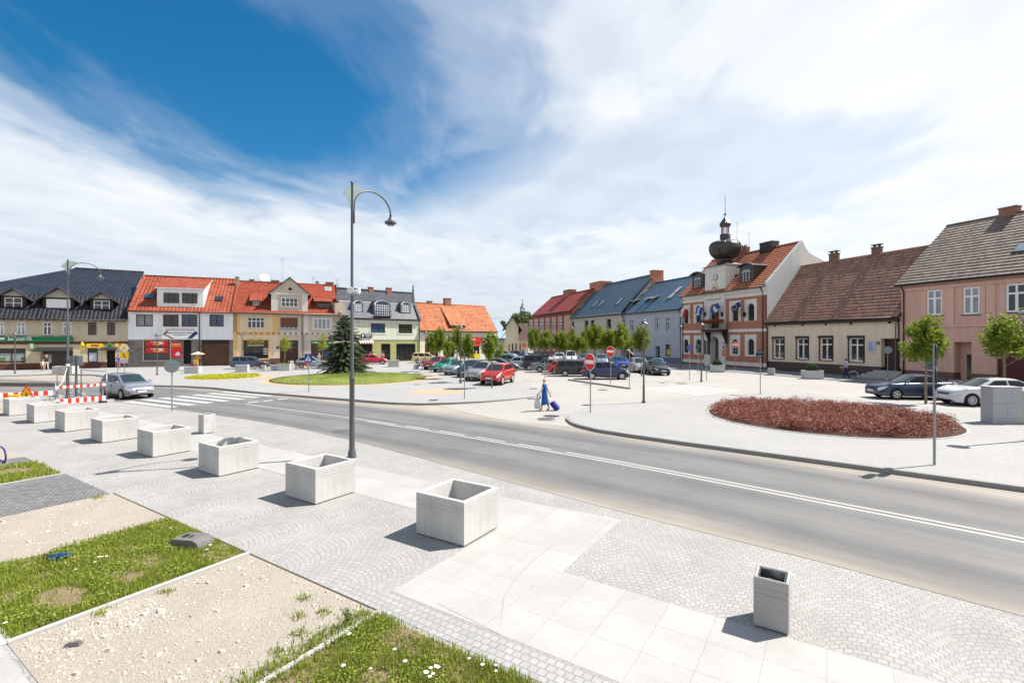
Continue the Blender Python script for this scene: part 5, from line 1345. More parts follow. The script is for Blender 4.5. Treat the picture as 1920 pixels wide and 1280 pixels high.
# central white projection with the door below and the balcony door above
cen = Bld.rect
co = b.rect(1332, 569.5, 1350.3, 615.5); cd_ = b.rect(1333, 630.5, 1349.5, 686)
def arch_only(r, name, glass, depth):
    um = (r[0] + r[1]) / 2; rad = (r[1] - r[0]) / 2
    return b.arch_win([ra, rb, r[2], r[3] + .25], (r[0], r[1]), r[3] - rad, r[2], TWH, glass=glass, depth=depth, proud=.18, name=name, trans=False)
z_balc = co[2]
arch_only([co[0], co[1], z_balc, co[3]], 'balcony_door', GLASS, .35); arch_only([cd_[0], cd_[1], 0.05, cd_[3]], 'door', M('grey_door_recess', (.16, .155, .16), .7), .9)
for z0, z1 in ((cd_[3] + .25, z_balc), (co[3] + .25, ze + .3)): MB().box(ra, -.18, z0, rb, .02, z1).build('central_bay', TWH, b.root)
b.ops += [([ra, rb, cd_[3] + .25, z_balc], .02), ([ra, rb, co[3] + .25, ze], .02)]
b.walls([TER, TBR, TWH], [(-.3, zpl, 1), (zpl, zc0, 0), (zc0, ze, 2)], [(0, ze), (dR, zR - .15), (2 * dR, zR - 4.2)], sides=(True, False))
gw = MB(); pts = [(0, -.3), (0, ze + .52), (dR, zR + .12), (dR + 1.0, zR - 1.3), (dR * 2.6, zR - 4.0), (dR * 2.6, -.3)]
gw.poly([(b.w - .01, y, z) for y, z in reversed(pts)]); gw.poly([(b.w - .35, y, z) for y, z in pts]); gw.add([(b.w - .01, y, z) for y, z in pts] + [(b.w - .35, y, z) for y, z in pts], [(0, 6, 7, 1), (1, 7, 8, 2), (2, 8, 9, 3), (3, 9, 10, 4)])
gw.build('gable_wall', plaster('white_gable_plaster', (.68, .67, .65), .08), b.root)
for u0, u1 in ((0, ra), (rb, b.w)):
    b.band(zc0 + .001, zc0 + .55, TWH, .1, u0, u1); b.band(zc0 + .551, ze - .05, TWH, .28, u0, u1); b.band(zm0, zm1, TWH, .08, u0, u1, 'string_course'); b.band(zpl, zpw, TWH, .1, u0, u1, 'string_course')
b.roof(T_TOWN, [(-.55, ze + .02, -.1, b.w - .34), (dR, zR, -.1, b.w - .34), (2 * dR + .4, zR - 4.3, -.1, b.w - .34)], trim=TWH, course=.42, lift=.055)
b.gutter(-.6, ze - .02, 0, b.w, (.25, b.w - .55))
# tower
ta, tb = b.uv(1321.8, 540, -.2)[0], b.uv(1360.3, 540, -.2)[0]; zt = b.uv(1341, 499, -.2)[1]; td = 3.2
tw = MB().box(ta, -.2, ze - .6, tb, td, zt).build('clock_tower', TWH, b.root)
mb = MB(); mb.box(ta - .12, -.32, ze + .0, tb + .1, td, ze + .12); mb.box(ta - .06, -.26, zt - .75, tb + .06, td + .06, zt - .65); mb.build('moulding', TWH, tw)
mb = MB(); cx, cy = (ta + tb) / 2, td / 2 - .1; hx, hy = (tb - ta) / 2 + .35, td / 2 + .45
mb.add([(cx - hx, cy - hy, zt), (cx + hx, cy - hy, zt), (cx + hx, cy + hy, zt), (cx - hx, cy + hy, zt), (cx - .8, cy - .8, zt + .55), (cx + .8, cy - .8, zt + .55), (cx + .8, cy + .8, zt + .55), (cx - .8, cy + .8, zt + .55)], [(0, 1, 5, 4), (1, 2, 6, 5), (2, 3, 7, 6), (3, 0, 4, 7), (3, 2, 1, 0)])
mb.build('tower_roof', COPPER, b.root)
def zpx(py): return b.uv(1356.7, py, cy)[1]
kk = (b.p0 + b.x * cx + b.y * cy).y / FPX          # metres per photo pixel there
prof = []
for wpx, py in ((17, 491), (12, 488), (15, 486), (22, 482.5), (27.5, 477), (30, 470), (30.3, 464), (28, 458.5), (23.5, 455), (17, 453), (11, 452), (9.5, 450), (9.8, 449), (10.2, 446), (9.2, 445), (10.2, 443), (9.4, 442), (9.6, 440.5), (8, 440), (.01, 439.6)): prof.append((wpx * kk * .95, zpx(py)))
mb = MB(); mb.lathe([(r_, z_) for r_, z_ in prof], 16, (cx, cy, 0), 0, True)
od = mb.build('onion_dome', COPPER, b.root)
mb = MB()
for i in range(8):
    t = 2 * math.pi * (i + .5) / 8; ps = [(cx + (r_ + .02) * math.cos(t), cy + (r_ + .02) * math.sin(t), z_) for r_, z_ in prof[2:11]]; mb.tube(ps, .05, 5)
mb.build('dome_rib', COPPER, od)
mb = MB()
for i in range(6): t = 2 * math.pi * i / 6; mb.cyl((cx + 6.3 * kk * math.cos(t), cy + 6.3 * kk * math.sin(t), zpx(440.5)), (cx + 6.3 * kk * math.cos(t), cy + 6.3 * kk * math.sin(t), zpx(425)), .06, .06, 6)
mb.build('lantern_post', M('red_brown_post', (.2, .08, .07), .5), b.root)
mb = MB(); mb.lathe([(9.5 * kk, zpx(425.5)), (10.3 * kk, zpx(424.5)), (10.3 * kk, zpx(420)), (8.8 * kk, zpx(418.5)), (5.2 * kk, zpx(413.5)), (2.0 * kk, zpx(409)), (.8 * kk, zpx(407))], 8, (cx, cy, 0), 0, False); mb.build('lantern_roof', COPPER, b.root)
mb = MB(); mb.cyl((cx, cy, zpx(409)), (cx, cy, zpx(365)), .05, .02, 6); mb.ell((cx, cy, zpx(403)), 2.3 * kk, 12, 8); mb.build('spire', M('verdigris_spire', (.08, .14, .14), .5, .3), b.root)
uc, zc = b.uv(1341.5, 520, -.2); rc = 5.4 * kk
ck = MB().cyl((uc, -.2, zc), (uc, -.27, zc), rc * 1.15, rc * 1.15, 28).build('clock', DKBROWN, tw)
mb = MB(); mb.cyl((uc, -.27, zc), (uc, -.28, zc), rc, rc, 28, 0); 
for i in range(12): t = i * math.pi / 6; T = Matrix.Translation((uc + rc * .8 * math.sin(t), -.284, zc + rc * .8 * math.cos(t))) @ Matrix.Rotation(t, 4, 'Y'); mb.box(-.025, -.004, -.06, .025, .004, .06, 1, T)
for ang, ln, wd in ((R(-35), .75, .035), (R(140), .5, .05)): T = Matrix.Translation((uc, -.29, zc)) @ Matrix.Rotation(ang, 4, 'Y'); mb.box(-wd, -.004, -.08, wd, .004, rc * ln, 1, T)
mb.build('clock_face', [SIGNWHITE, BLACK], tw)
r = b.rect(1335.5, 530, 1346.3, 547, -.2); o = MB().box(r[0], -.25, r[2], r[1], -.2, r[3]).build('crest', M('crest_cream', (.55, .5, .4), .6), tw); um = (r[0] + r[1]) / 2; h = r[3] - r[2]
sh_ = [(um - .33, r[2] + h * .52), (um - .33, r[2] + h * .3), (um - .2, r[2] + h * .12), (um, r[2] + h * .04), (um + .2, r[2] + h * .12), (um + .33, r[2] + h * .3), (um + .33, r[2] + h * .52)]
MB().vprism(sh_, -.28, -.251).build('crest', SIGNBLUE, tw); MB().vprism([(um - .28, r[2] + h * .18), (um - .14, r[2] + h * .1), (um + .3, r[2] + h * .42), (um + .18, r[2] + h * .5)], -.292, -.281).build('crest', SIGNWHITE, tw)
MB().vprism([(um - .25, r[2] + h * .55), (um + .25, r[2] + h * .55), (um + .3, r[2] + h * .75), (um + .12, r[2] + h * .7), (um, r[2] + h * .92), (um - .12, r[2] + h * .7), (um - .3, r[2] + h * .75)], -.285, -.251).build('crest', YELLOW, tw)
MB().box(tb, td * .42, b.uv(1368, 522, 0)[1] - .5, tb + .03, td * .42 + .55, b.uv(1368, 522, 0)[1] + .65).build('louvre', BLACKIN, tw)
# curved sheet metal dormers
for (xl, yt, xr, yb2, xa, ya) in ((1297.5, 518, 1319, 543.5, 1305, 507.5), (1386.5, 503, 1413, 532.5, 1398, 491)):
    u_, y_, z_ = b.on_roof((xl + xr) / 2, yb2); yf = max(.4, y_ - .2); r = b.rect(xl, yt, xr, yb2, yf); za = b.uv(xa, ya + 2.5, yf)[1]; um = (r[0] + r[1]) / 2; hw = (r[1] - r[0]) / 2; n = 10; zs_ = r[3] - .1
    arc = [(um + (hw + .25) * (1 - 2 * i / n), zs_ + (za - zs_) * math.sin(math.pi * (.12 + .76 * i / n)) ** .8) for i in range(n + 1)]
    mb = MB(); mb.poly([(um - hw, yf, r[2]), (um + hw, yf, r[2])] + [(min(max(x, um - hw), um + hw), yf, z) for x, z in arc], 0)
    for sgn in (-1, 1): mb.poly([(um + sgn * hw, yf, r[2]), (um + sgn * hw, yf + 5, r[2]), (um + sgn * hw, yf + 5, arc[0][1]), (um + sgn * hw, yf, arc[0][1])], 0)
    for (x0, z0), (x1, z1) in zip(arc, arc[1:]): mb.add([(x0, yf - .35, z0), (x1, yf - .35, z1), (x1, yf + 5, z1), (x0, yf + 5, z0), (x0, yf - .35, z0 - .14), (x1, yf - .35, z1 - .14)], [(0, 1, 2, 3), (0, 4, 5, 1)], 0)
    o = mb.build('dormer', [COPPER], b.root); wr = (um - hw * .66, um + hw * .66, r[2] + .25, r[3] - .55); n2 = 8
    q = MB(); b.pane_in(q, wr, yf - .04, 0, 1, 3, 3, .08); q.vprism([(um + hw * .66 * math.cos(math.pi * i / n2), wr[3] + .42 * math.sin(math.pi * i / n2)) for i in range(n2 + 1)], yf - .06, yf - .01, 1); q.box(um - .03, yf - .075, wr[3], um + .03, yf - .06, wr[3] + .4, 0); q.build('window', [DKBROWN, CURT], o)
b.chim_px(1429.5, 454, 1453, 468, COPPER, depth=dR - .3); b.chim_px(1388, 464, 1401, 478, BRICKCH, pots=3)
aerial(b, 1382, 416, 470, dR, 1); aerial(b, 1404.5, 436, 474, dR, 1)
# balcony, flower boxes, flags
zb_ = b.uv(1342, 617.5, -1.0)[1]; bu0, bu1 = b.uv(1318, 618, -1.0)[0], b.uv(1355.5, 616, -1.0)[0]
bal = MB(); bal.box(bu0, -1.15, zb_ - .35, bu1, -.18, zb_)
for u in (bu0 + .3, bu1 - .35): bal.add([(u, -.18, zb_ - .35), (u, -1.0, zb_ - .35), (u, -.18, zb_ - 1.9), (u + .22, -.18, zb_ - .35), (u + .22, -1.0, zb_ - .35), (u + .22, -.18, zb_ - 1.9)], [(0, 1, 2), (3, 5, 4), (0, 3, 4, 1), (1, 4, 5, 2)])
for i in range(22): u = bu0 + .05 + i * (bu1 - bu0 - .1) / 21; bal.cyl((u, -1.1, zb_), (u, -1.1, zb_ + .95), .018, .018, 5)
for i in range(6):
    for u in (bu0 + .05, bu1 - .05): bal.cyl((u, -1.1 + i * .17, zb_), (u, -1.1 + i * .17, zb_ + .95), .018, .018, 5)
bal.box(bu0, -1.14, zb_ + .95, bu1, -1.06, zb_ + 1.0); bo = bal.build('balcony', DKBROWN, b.root)
rr_ = random.Random(3)
fl = leafy('flower_box', 1500, lambda r: (Vector((r.uniform(bu0 - .3, bu1 + .3), -1.2 + r.gauss(0, .14), zb_ + 1.05 + r.gauss(0, .16))), 1.0), .075, [rand_mat('red_geraniums', [(.30, .03, .02), (.42, .06, .03), (.25, .07, .03), (.07, .09, .02), (.36, .04, .02)], .6)], 41); fl.parent = bo
POLE = M('flag_pole', (.4, .4, .4), .5)


def flag(b, px0, py0, px1, py1, mats, cols, nm_label, y=-.9):
    """hanging flag seen against the front: cloth between two photo corners"""
    r = b.rect(px0, py0, px1, py1, y)
    return r


def flag_cloth(name, label, b, uc, zc, wd, ht, mat_fn, mats, y=-1.0, ang=0.5):
    t = thing(name, label, 'flag', b.p0 + b.x * uc + b.y * y + Vector((0, 0, zc)), math.atan2(b.x.y, b.x.x), 'flags on the town hall front')
    mb = MB(); nx, nz = 14, 10
    for i in range(nx + 1):
        for j in range(nz + 1):
            x, z = (i / nx - .5) * wd, (j / nz - .5) * ht
            yv = .10 * math.sin(i * .9 + j * .25) * (.4 + i / nx) + .06 * math.sin(j * .8)
            mb.v.append((x * math.cos(ang) - z * math.sin(ang), yv, x * math.sin(ang) + z * math.cos(ang)))
    for i in range(nx):
        for j in range(nz):
            a = i * (nz + 1) + j; mb.f.append((a, a + nz + 1, a + nz + 2, a + 1)); mb.m.append(mat_fn((i + .5) / nx, (j + .5) / nz)); mb.s.append(True)
    mb.build('cloth', mats, t)
    e = Vector((-wd / 2 * math.cos(ang) + ht / 2 * math.sin(ang), 0, -wd / 2 * math.sin(ang) - ht / 2 * math.cos(ang)))
    e2 = Vector((-wd / 2 * math.cos(ang) - ht / 2 * math.sin(ang), 0, -wd / 2 * math.sin(ang) + ht / 2 * math.cos(ang)))
    return t, e, e2


FB = M('flag_blue', (.012, .07, .26), .7); FW = M('flag_white', (.62, .6, .64), .7); FR = M('flag_red', (.5, .02, .035), .7); FE = M('flag_dark_blue', (.012, .025, .16), .7); FY = M('flag_star_yellow', (.7, .5, .05), .6); FRD = M('flag_dot_red', (.6, .12, .08), .7)
def blue_flag(i, j):
    d = abs((i - .5) + 0 * j)
    if abs(i - .5) < .16: return 2 if (abs(i - .5) < .09 and int(j * 6.5) % 2 == 1) else 1
    return 0
for (px, py, wpx, hpx, ang, kind, lb, pole0) in ((1280.5, 586.5, 9, 15, -.42, 'pl', 'white and red flag at the left end of the town hall', (1291, 592)), (1310, 582.5, 13, 15, -.45, 'bl', 'blue flag with dotted white band beside the left window', (1316, 596)), (1340.5, 579, 18, 12, .62, 'bl', 'blue flag with dotted white band above the balcony', (1357, 589)), (1379, 575.5, 20, 10, .42, 'eu', 'dark blue flag with a ring of gold stars', (1396, 588))):
    uc, zc = b.uv(px, py, -1.0); dpt = (b.p0 + b.x * uc).y / FPX; k_ = dpt * 1.15
    if kind == 'pl': t, e, e2 = flag_cloth('flag', lb, b, uc, zc, 11 * k_, 15 * k_, lambda i, j: 0 if i < .5 else 1, [FW, FR], ang=ang)
    elif kind == 'bl': t, e, e2 = flag_cloth('flag', lb, b, uc, zc, wpx * k_ * 1.1, hpx * k_, blue_flag, [FB, FW, FRD], ang=ang)
    else:
        t, e, e2 = flag_cloth('flag', lb, b, uc, zc, wpx * k_, hpx * k_, lambda i, j: 0, [FE], ang=ang)
        mb = MB()
        for q_ in range(12):
            a_ = q_ * math.pi / 6; c0 = Vector((.36 * math.cos(a_), -.17, .36 * math.sin(a_)))
            mb.vprism([(c0.x + (.075 if v_ % 2 == 0 else .03) * math.sin(v_ * math.pi / 5), c0.z + (.075 if v_ % 2 == 0 else .03) * math.cos(v_ * math.pi / 5)) for v_ in range(10)], -.2, -.16)
        mb.build('emblem', FY, t)
    up, zp_ = b.uv(pole0[0], pole0[1], 0); base = Vector((up - uc, .95, zp_ - zc)); tip = e2 if e2.z > e.z else e
    MB().cyl(base, Vector((tip.x, 0, max(e.z, e2.z))), .022, .018, 6).build('pole', POLE, t)
# shutters of the notice case, red plates by the door
for (q, m_) in (((1321, 637.5, 1331.3, 664), M('green_notice_case', (.015, .055, .06), .4)), ((1353.5, 655, 1359, 659.5), REDPAINT), ((1353.5, 661.5, 1359, 666), REDPAINT), ((1353.8, 640, 1359, 645.5), M('plate_grey', (.4, .45, .5), .5)), ((1355.5, 648, 1357.5, 653), SIGNBLUE)):
    r = b.rect(*q, -.2); o = b.plate(r, -.26, -.181, m_, 'notice_case' if q[0] == 1321 else 'plate')
    if m_ is REDPAINT: MB().box(r[0] + .08, -.266, (r[2] + r[3]) / 2 - .03, r[1] - .08, -.261, (r[2] + r[3]) / 2 + .05).build('lettering', SIGNWHITE, o)
MB().box(b.uv(1326.6, 580)[0], -.24, b.uv(1341, 562)[1], b.uv(1354, 580)[0], -.181, b.uv(1341, 562)[1] + .12).build('moulding', M('grey_moulding', (.25, .25, .25), .7), b.root)
for px in (1325, 1357, 1398): u_, z_ = b.uv(px, 589); MB().box(u_ - .1, -.4, z_ - .3, u_ + .1, -.06, z_ + .25).build('wall_lantern', BLACK, b.root)
TOWN = b

# ---- blue house
b = Bld('blue_house', 'grey blue house with blue sheet roof and open skylights', RT(39.6), RT(23.67))
BLU = plaster('grey_blue_plaster', (.37, .405, .48)); BLU2 = plaster('pale_blue_trim', (.35, .40, .48))
ze = b.uv(1210, 585)[1]; zr_ = 13.6; dR = 6.4
u_q, zR = b.uv(1258, 525, dR)
b_w = [((1165.6, 600, 1172, 620.5)), ((1181, 599.3, 1188.4, 620)), ((1228.5, 595.5, 1236, 618.7)), ((1248, 594.8, 1256.5, 618.4))]
for q in b_w: b.win(b.rect(*q), cols=2, trans=.3, depth=.32, fw=.1, sill=BLU2)
dr = b.hole(b.rect(1229, 648.8, 1237, 676), .6); gt = b.hole(b.rect(1172.5, 646, 1186.5, 676), .5); b.win(b.rect(1247, 645.5, 1257.5, 667.5), frame=DKBROWN, cols=1, depth=.35)
b.walls([BLU, M('dark_blue_plinth', (.12, .14, .2), .8)], [(-.3, .8, 1), (.8, ze, 0)], [(0, ze), (dR, zR - .15), (2 * dR, ze)])
zs = b.uv(1210, 633)[1]; b.band(zs - .2, zs + .2, BLU2, .05); b.band(ze - .45, ze - .1, plaster('cream_cornice', (.45, .42, .36)), .1)
b.roof(SEAMB, [(-.5, ze - .05, 0, b.w), (dR, zR, 0, b.w), (2 * dR + .4, ze - .1, 0, b.w)], trim=GUTTER); b.gutter(-.56, ze - .08, 0, None, (.2, b.w - .3))
for px, py, op in ((1208.5, 548, .05), (1193, 566, .45), (1217, 562, .4), (1229, 560, .4), (1260, 555, .05), (1272, 543, .05)): b.skylight(px, py, 1.0, 1.5, glass=CURT, open_=op)
b.plate(dr, .55, .6, BLACKIN, 'door'); b.plate(gt, .45, .5, M('brown_gate', (.055, .022, .018), .5), 'gate'); r = b.rect(1248, 655, 1257, 665, .3); b.plate(r, .28, .32, M('yellow_poster', (.5, .42, .02), .5, var=.3, vs=5), 'poster')
BLUEH = b

# ---- grey unfinished house
b = Bld('grey_house', 'unfinished grey house with empty window openings and ribbed metal roof', RT(60.7), RT(39.6))
GRY = M('bare_grey_render', (.43, .41, .37), .95, var=.14, vs=.6, bump=.3, bs=12, var2=.1)
ze = b.uv(1107, 591)[1]; dR = 6.8; zR = b.uv(1170, 526, dR)[1]
for q in ((1070, 603, 1076.5, 619.8), (1095.8, 601, 1103, 618), (1107, 600.3, 1114.3, 618), (1137, 598, 1145.5, 617)): b.win(b.rect(*q), frame=None, glass=BLACKIN, depth=.4)
for q in ((1068, 643, 1076, 668), (1090, 643, 1100, 668), (1132, 646, 1142, 670)): b.win(b.rect(*q), frame=None, glass=BLACKIN, depth=.4, name='opening')
b.walls([GRY], [(-.3, ze, 0)], [(0, ze), (dR, zR - .15), (2 * dR, ze)])
b.roof(SEAM, [(-.7, ze - .15, 0, b.w), (dR, zR, 0, b.w), (2 * dR + .4, ze - .1, 0, b.w)], trim=BROWN); b.gutter(-.75, ze - .2, 0, None, (.2, b.w - .3), GALV)
for px, py in ((1091.5, 574), (1117, 570.5), (1129, 569), (1162, 565)): b.skylight(px, py, .95, 2.0, glass=CURT)
b.chim_px(1115.5, 529, 1136, 541, BRICKOR); r = b.rect(1208.5, 509, 1232, 532, dR); b.chimney(b.w - .1, dR + .2, zR - 3, r[3], 1.1, 2.2, BRICKOR)
for i in range(20): MB().box(.3 + i * b.w / 20, -.65, ze - .42, .45 + i * b.w / 20, 0, ze - .28).build('rafter', BROWN, b.root)

# ---- red brick house
b = Bld('brick_house', 'dusty red brick house with dark red roof at the far end of the row', RT(84), RT(60.7))
RBR = brick_mat('dusty_red_brick', (.25, .10, .08), (.30, .125, .10), (.3, .2, .17), .25, .08, .01, bump=.2); RBP = plaster('dusty_pink_panels', (.50, .32, .26)); RBD = M('dark_red_pilaster', (.20, .06, .05), .9)
ze = b.uv(1022, 588.5)[1]; dR, zR = b.side(1112, 541.5, b.w); ulr = b.uv(1034.5, 557, dR)[0]
for x0, x1 in ((994, 998), (1003.6, 1008.3), (1013.8, 1018.8), (1024.8, 1030), (1036, 1041.5), (1048, 1054)): b.win(b.rect(x0, 601, x1, 620.5), cols=2, trans=.3, depth=.15, fw=.12, surround=(RBP, .3, .05)); b.win(b.rect(x0, 640, x1, 656), cols=2, trans=.3, depth=.15, fw=.12, surround=(RBP, .3, .05))
b.walls([RBP, RBR], [(-.3, 2.2, 1), (2.2, ze, 0)], [(0, ze), (dR, zR - .15), (2 * dR, ze)], sides=(True, False))
MB().poly([(b.w - .02, y, z) for y, z in ((2 * dR, ze), (dR, zR), (0, ze), (0, 0), (2 * dR, 0))]).build('gable_wall', BRICKOR, b.root)
for x in (989, 1000.5, 1011, 1021.5, 1033, 1044.5, 1056): u_ = b.uv(x, 610)[0]; b.band(2.2, ze - .5, RBD, .12, u_ - .3, u_ + .3, 'pilaster')
b.band(ze - .9, ze - .2, RBD, .2); zs = b.uv(1022, 629)[1]; b.band(zs - .5, zs + .3, RBR, .1)
b.roof(T_RED, [(-.6, ze - .1, -.3, b.w + .05), (dR, zR, 0, b.w + .05), (2 * dR + .4, ze - .1, -.3, b.w + .05)], trim=GUTTER); b.gutter(-.65, ze - .1)
b.chim_px(1062, 543.5, 1073, 552, BRICKCH)

# ---- small cream house behind, metal roofed building, church turret
c0 = P(946, 669); c1 = P(990, 669)
b = Bld('small_gabled_house', 'small cream gabled house with brown roof at the end of the square', c0, c1)
zE = b.uv(968, 636)[1]; ga0, ga1 = b.uv(948.5, 620)[0], b.uv(969, 620)[0]; za = b.uv(957, 592, -.3)[1]; zS = b.uv(957, 613)[1]
for q in ((952.5, 617, 956, 631), (958.7, 616.5, 962.3, 631), (965.7, 616, 969, 631.5)): b.win(b.rect(*q), cols=1, frame=M('cream_frame', (.5, .42, .3), .6), glass=CURT, depth=.1)
for q in ((953, 644, 956, 661), (959, 643.5, 963, 666), (966, 643.5, 969.5, 661), (973.5, 643.5, 977, 661)): b.win(b.rect(*q), cols=1, frame=M('cream_frame', (.5, .42, .3), .6), glass=GLASS, depth=.1)
CR4 = plaster('small_house_cream', (.56, .50, .37)); gr = b.uv(972, 620)[0]
b.walls([CR4], [(-.3, zE, 0)], [(0, zE), (4, zE), (8, zE)])
mb = MB(); mb.poly([(ga0, -.02, zE), (gr, -.02, zE), (gr, -.02, zS), ((ga0 + gr) / 2, -.02, za - .25), (ga0, -.02, zS)]); mb.build('gable', CR4, b.root)
mb = MB(); um = (ga0 + gr) / 2
for sg_ in (-1, 1):
    e = um + sg_ * ((gr - ga0) / 2 + .7); vs = [(um, -.6, za), (e, -.6, zS - .55), (e, 9, zS - .55), (um, 9, za)]; vs += [(x, y, z - .15) for x, y, z in vs]
    mb.add(vs, [(0, 1, 2, 3), (4, 5, 6, 7), (0, 1, 5, 4), (1, 2, 6, 5)], 0)
zz2 = b.uv(950, 630)[1]
mb.add([(-1.0, -.5, zE - .2), (ga0, -.5, zE + 1.6), (ga0, 6, zE + 1.6), (-1.0, 6, zE - .2)], [(0, 1, 2, 3)], 0)
mb.add([(gr, -.5, zE - .1), (b.w + .2, -.5, zE - .1), (b.w + .2, 4, zE + 3.4), (gr, 4, zE + 3.4)], [(0, 1, 2, 3)], 0)
mb.build('roof', M('brown_sheet_roof', (.085, .052, .042), .7, var=.15, vs=1), b.root)
r = b.rect(979.5, 643.5, 986, 650, -.2); b.plate(r, -.3, -.2, M('orange_red_sign', (.7, .09, .025), .5), 'sign')
b = Bld('metal_roofed_building', 'distant building with pale blue sheet metal roof', P(925, 665), P(956, 664.5))
ze = b.uv(940, 634)[1]; zR = b.uv(948, 597, 7)[1]
b.walls([plaster('pale_grey_wall', (.42, .43, .44))], [(-.3, ze, 0)], [(0, ze), (7, zR - .2), (14, ze)])
b.roof(seam_mat('pale_blue_sheet', (.22, .29, .34)), [(-.4, ze, -4, b.w), (7, zR, 1.5, b.w), (14.4, ze, -4, b.w)])
# church turret on a far roof
cp = Vector(((979.5 - CPX) / FPX * 190, 190, 0)); kz = 190 / FPX
ch = thing('church_tower', 'distant church with small copper lantern turret above the trees', 'church', cp)
def zc_(py): return CAMH + (HPY - py) * kz
MB().box(-3, -3, -.4, 3, 3, zc_(590)).build('tower', plaster('church_plaster', (.4, .36, .3)), ch)
mb = MB(); mb.lathe([(6.5 * kz, zc_(590)), (6.2 * kz, zc_(586)), (5 * kz, zc_(583.5)), (4.6 * kz, zc_(583))], 8, sm=False); mb.lathe([(5.5 * kz, zc_(577.5)), (4.5 * kz, zc_(576)), (2.2 * kz, zc_(573)), (1.0 * kz, zc_(569)), (.1, zc_(566))], 8, sm=False)
for i in range(8): t = math.pi * (i + .5) / 4; mb.cyl((4.2 * kz * math.cos(t), 4.2 * kz * math.sin(t), zc_(583)), (4.2 * kz * math.cos(t), 4.2 * kz * math.sin(t), zc_(577.5)), .15, .15, 6)
mb.build('lantern', M('verdigris', (.10, .15, .15), .5), ch)
mb = MB(); mb.box(-.06, -.06, zc_(567), .06, .06, zc_(560)); mb.box(-.5, -.06, zc_(563.2), .5, .06, zc_(562.5)); mb.build('cross', BLACK, ch)

# ================================================================ street furniture
PLANT = M('cast_concrete', (.47, .466, .452), .85, var=.10, vs=1.4, bump=.18, bs=70, var2=.10)
streaky(PLANT, .11)
PLIN = M('planter_underside', (.16, .11, .08), .9)


def planter_mesh(w, d, h, t=.085, groove=True):
    mb = MB(); z0 = .025
    lv = [(w, d, z0)]
    if groove: lv += [(w, d, h - .206), (w - .010, d - .010, h - .204), (w - .010, d - .010, h - .200), (w, d, h - .198), (w, d, h - .128), (w - .010, d - .010, h - .126), (w - .010, d - .010, h - .122), (w, d, h - .12)]
    lv += [(w, d, h - .012), (w - .024, d - .024, h), (w - 2 * t + .02, d - 2 * t + .02, h), (w - 2 * t, d - 2 * t, h - .012), (w - 2 * t - .03, d - 2 * t - .03, h * .32)]
    for a, b_, z in lv: mb.v += [(-a / 2, -b_ / 2, z), (a / 2, -b_ / 2, z), (a / 2, b_ / 2, z), (-a / 2, b_ / 2, z)]
    for k in range(len(lv) - 1):
        for i in range(4): mb.f.append((k * 4 + i, k * 4 + (i + 1) % 4, k * 4 + 4 + (i + 1) % 4, k * 4 + 4 + i)); mb.m.append(0); mb.s.append(False)
    k = (len(lv) - 1) * 4; mb.f.append((k, k + 1, k + 2, k + 3)); mb.m.append(0); mb.s.append(False)
    mb.f.append((3, 2, 1, 0)); mb.m.append(0); mb.s.append(False)
    return mb


names = ['eighth and farthest concrete planter in the row, behind the warning triangle', 'seventh concrete planter in the row counted from the slab corner', 'sixth concrete planter in the row counted from the slab corner', 'fifth concrete planter in the row counted from the slab corner', 'fourth concrete planter in the row, nearest the narrow pale bin', 'third concrete planter in the row counted from the slab corner', 'second concrete planter in the row, just in front of the tall arched lamp', 'nearest and largest looking concrete planter, beside the wide slab corner']
src = None
for i, (a_, b_) in enumerate([(-32.17, 6.2), (-28.47, 6.24), (-24.79, 6.29), (-21.05, 6.34), (-17.18, 6.39), (-13.33, 6.45), (-9.32, 6.5), (-5.27, 6.57)]):
    c = AB(a_ - .56, b_ + .53)
    if src is None:
        src = thing('planter', names[i], 'planter', c, GROT, 'square concrete planters in a row along the pavement')
        planter_mesh(1.12, 1.06, .775).build('body', PLANT, src); MB().box(-.52, -.49, .004, .52, .49, .03).build('base', PLIN, src)
    else: dup(src, c, GROT + (.006 * ((i * 7) % 5 - 2)), names[i])

# waste bins
BINC = M('speckled_concrete', (.36, .355, .345), .85, var=.12, vs=3, bump=.35, bs=130, var2=.3)
INOX = M('brushed_liner', (.16, .19, .2), .35, .8, var=.2, vs=8)
t = thing('waste_bin', 'grey concrete litter bin at the lower right of the slabs', 'bin', AB(-.58, 6.95), GROT, 'concrete litter bins')
planter_mesh(.385, .385, .63, .035).build('body', BINC, t)
mb = MB(); mb.box(-.135, -.135, .2, .135, .135, .22)
for x0, y0, x1, y1 in ((-.15, -.15, -.14, .15), (.14, -.15, .15, .15), (-.14, -.15, .14, -.14), (-.14, .14, .14, .15)): mb.box(x0, y0, .22, x1, y1, .615)
mb.build('liner', INOX, t)
mb = MB(); mb.box(-.13, -.012, 0, .13, .0, .16, 0, Matrix.Translation((.05, .03, .48)) @ Matrix.Rotation(R(35), 4, 'Y') @ Matrix.Rotation(R(60), 4, 'X')); mb.build('flap', GALV, t)
BIN = t
q_ = dup(BIN, P(388, 811), GROT, 'pale concrete litter bin near the road edge behind the planters', scale=(1.1, 1.1, 1.15))
for o in bpy.data.objects:
    if o.parent == q_ and o.name.startswith('body'): o.material_slots[0].link = 'OBJECT'; o.material_slots[0].material = PLANT
dup(BIN, P(545.5, 694), GROT, 'slim grey concrete bin beside the far wooden benches', scale=(1.1, 1.1, 1.75))
dup(BIN, P(1446, 703), GROT, 'small square concrete bin by the dark plinth of the low house', scale=(1.6, 1.6, 1.1))


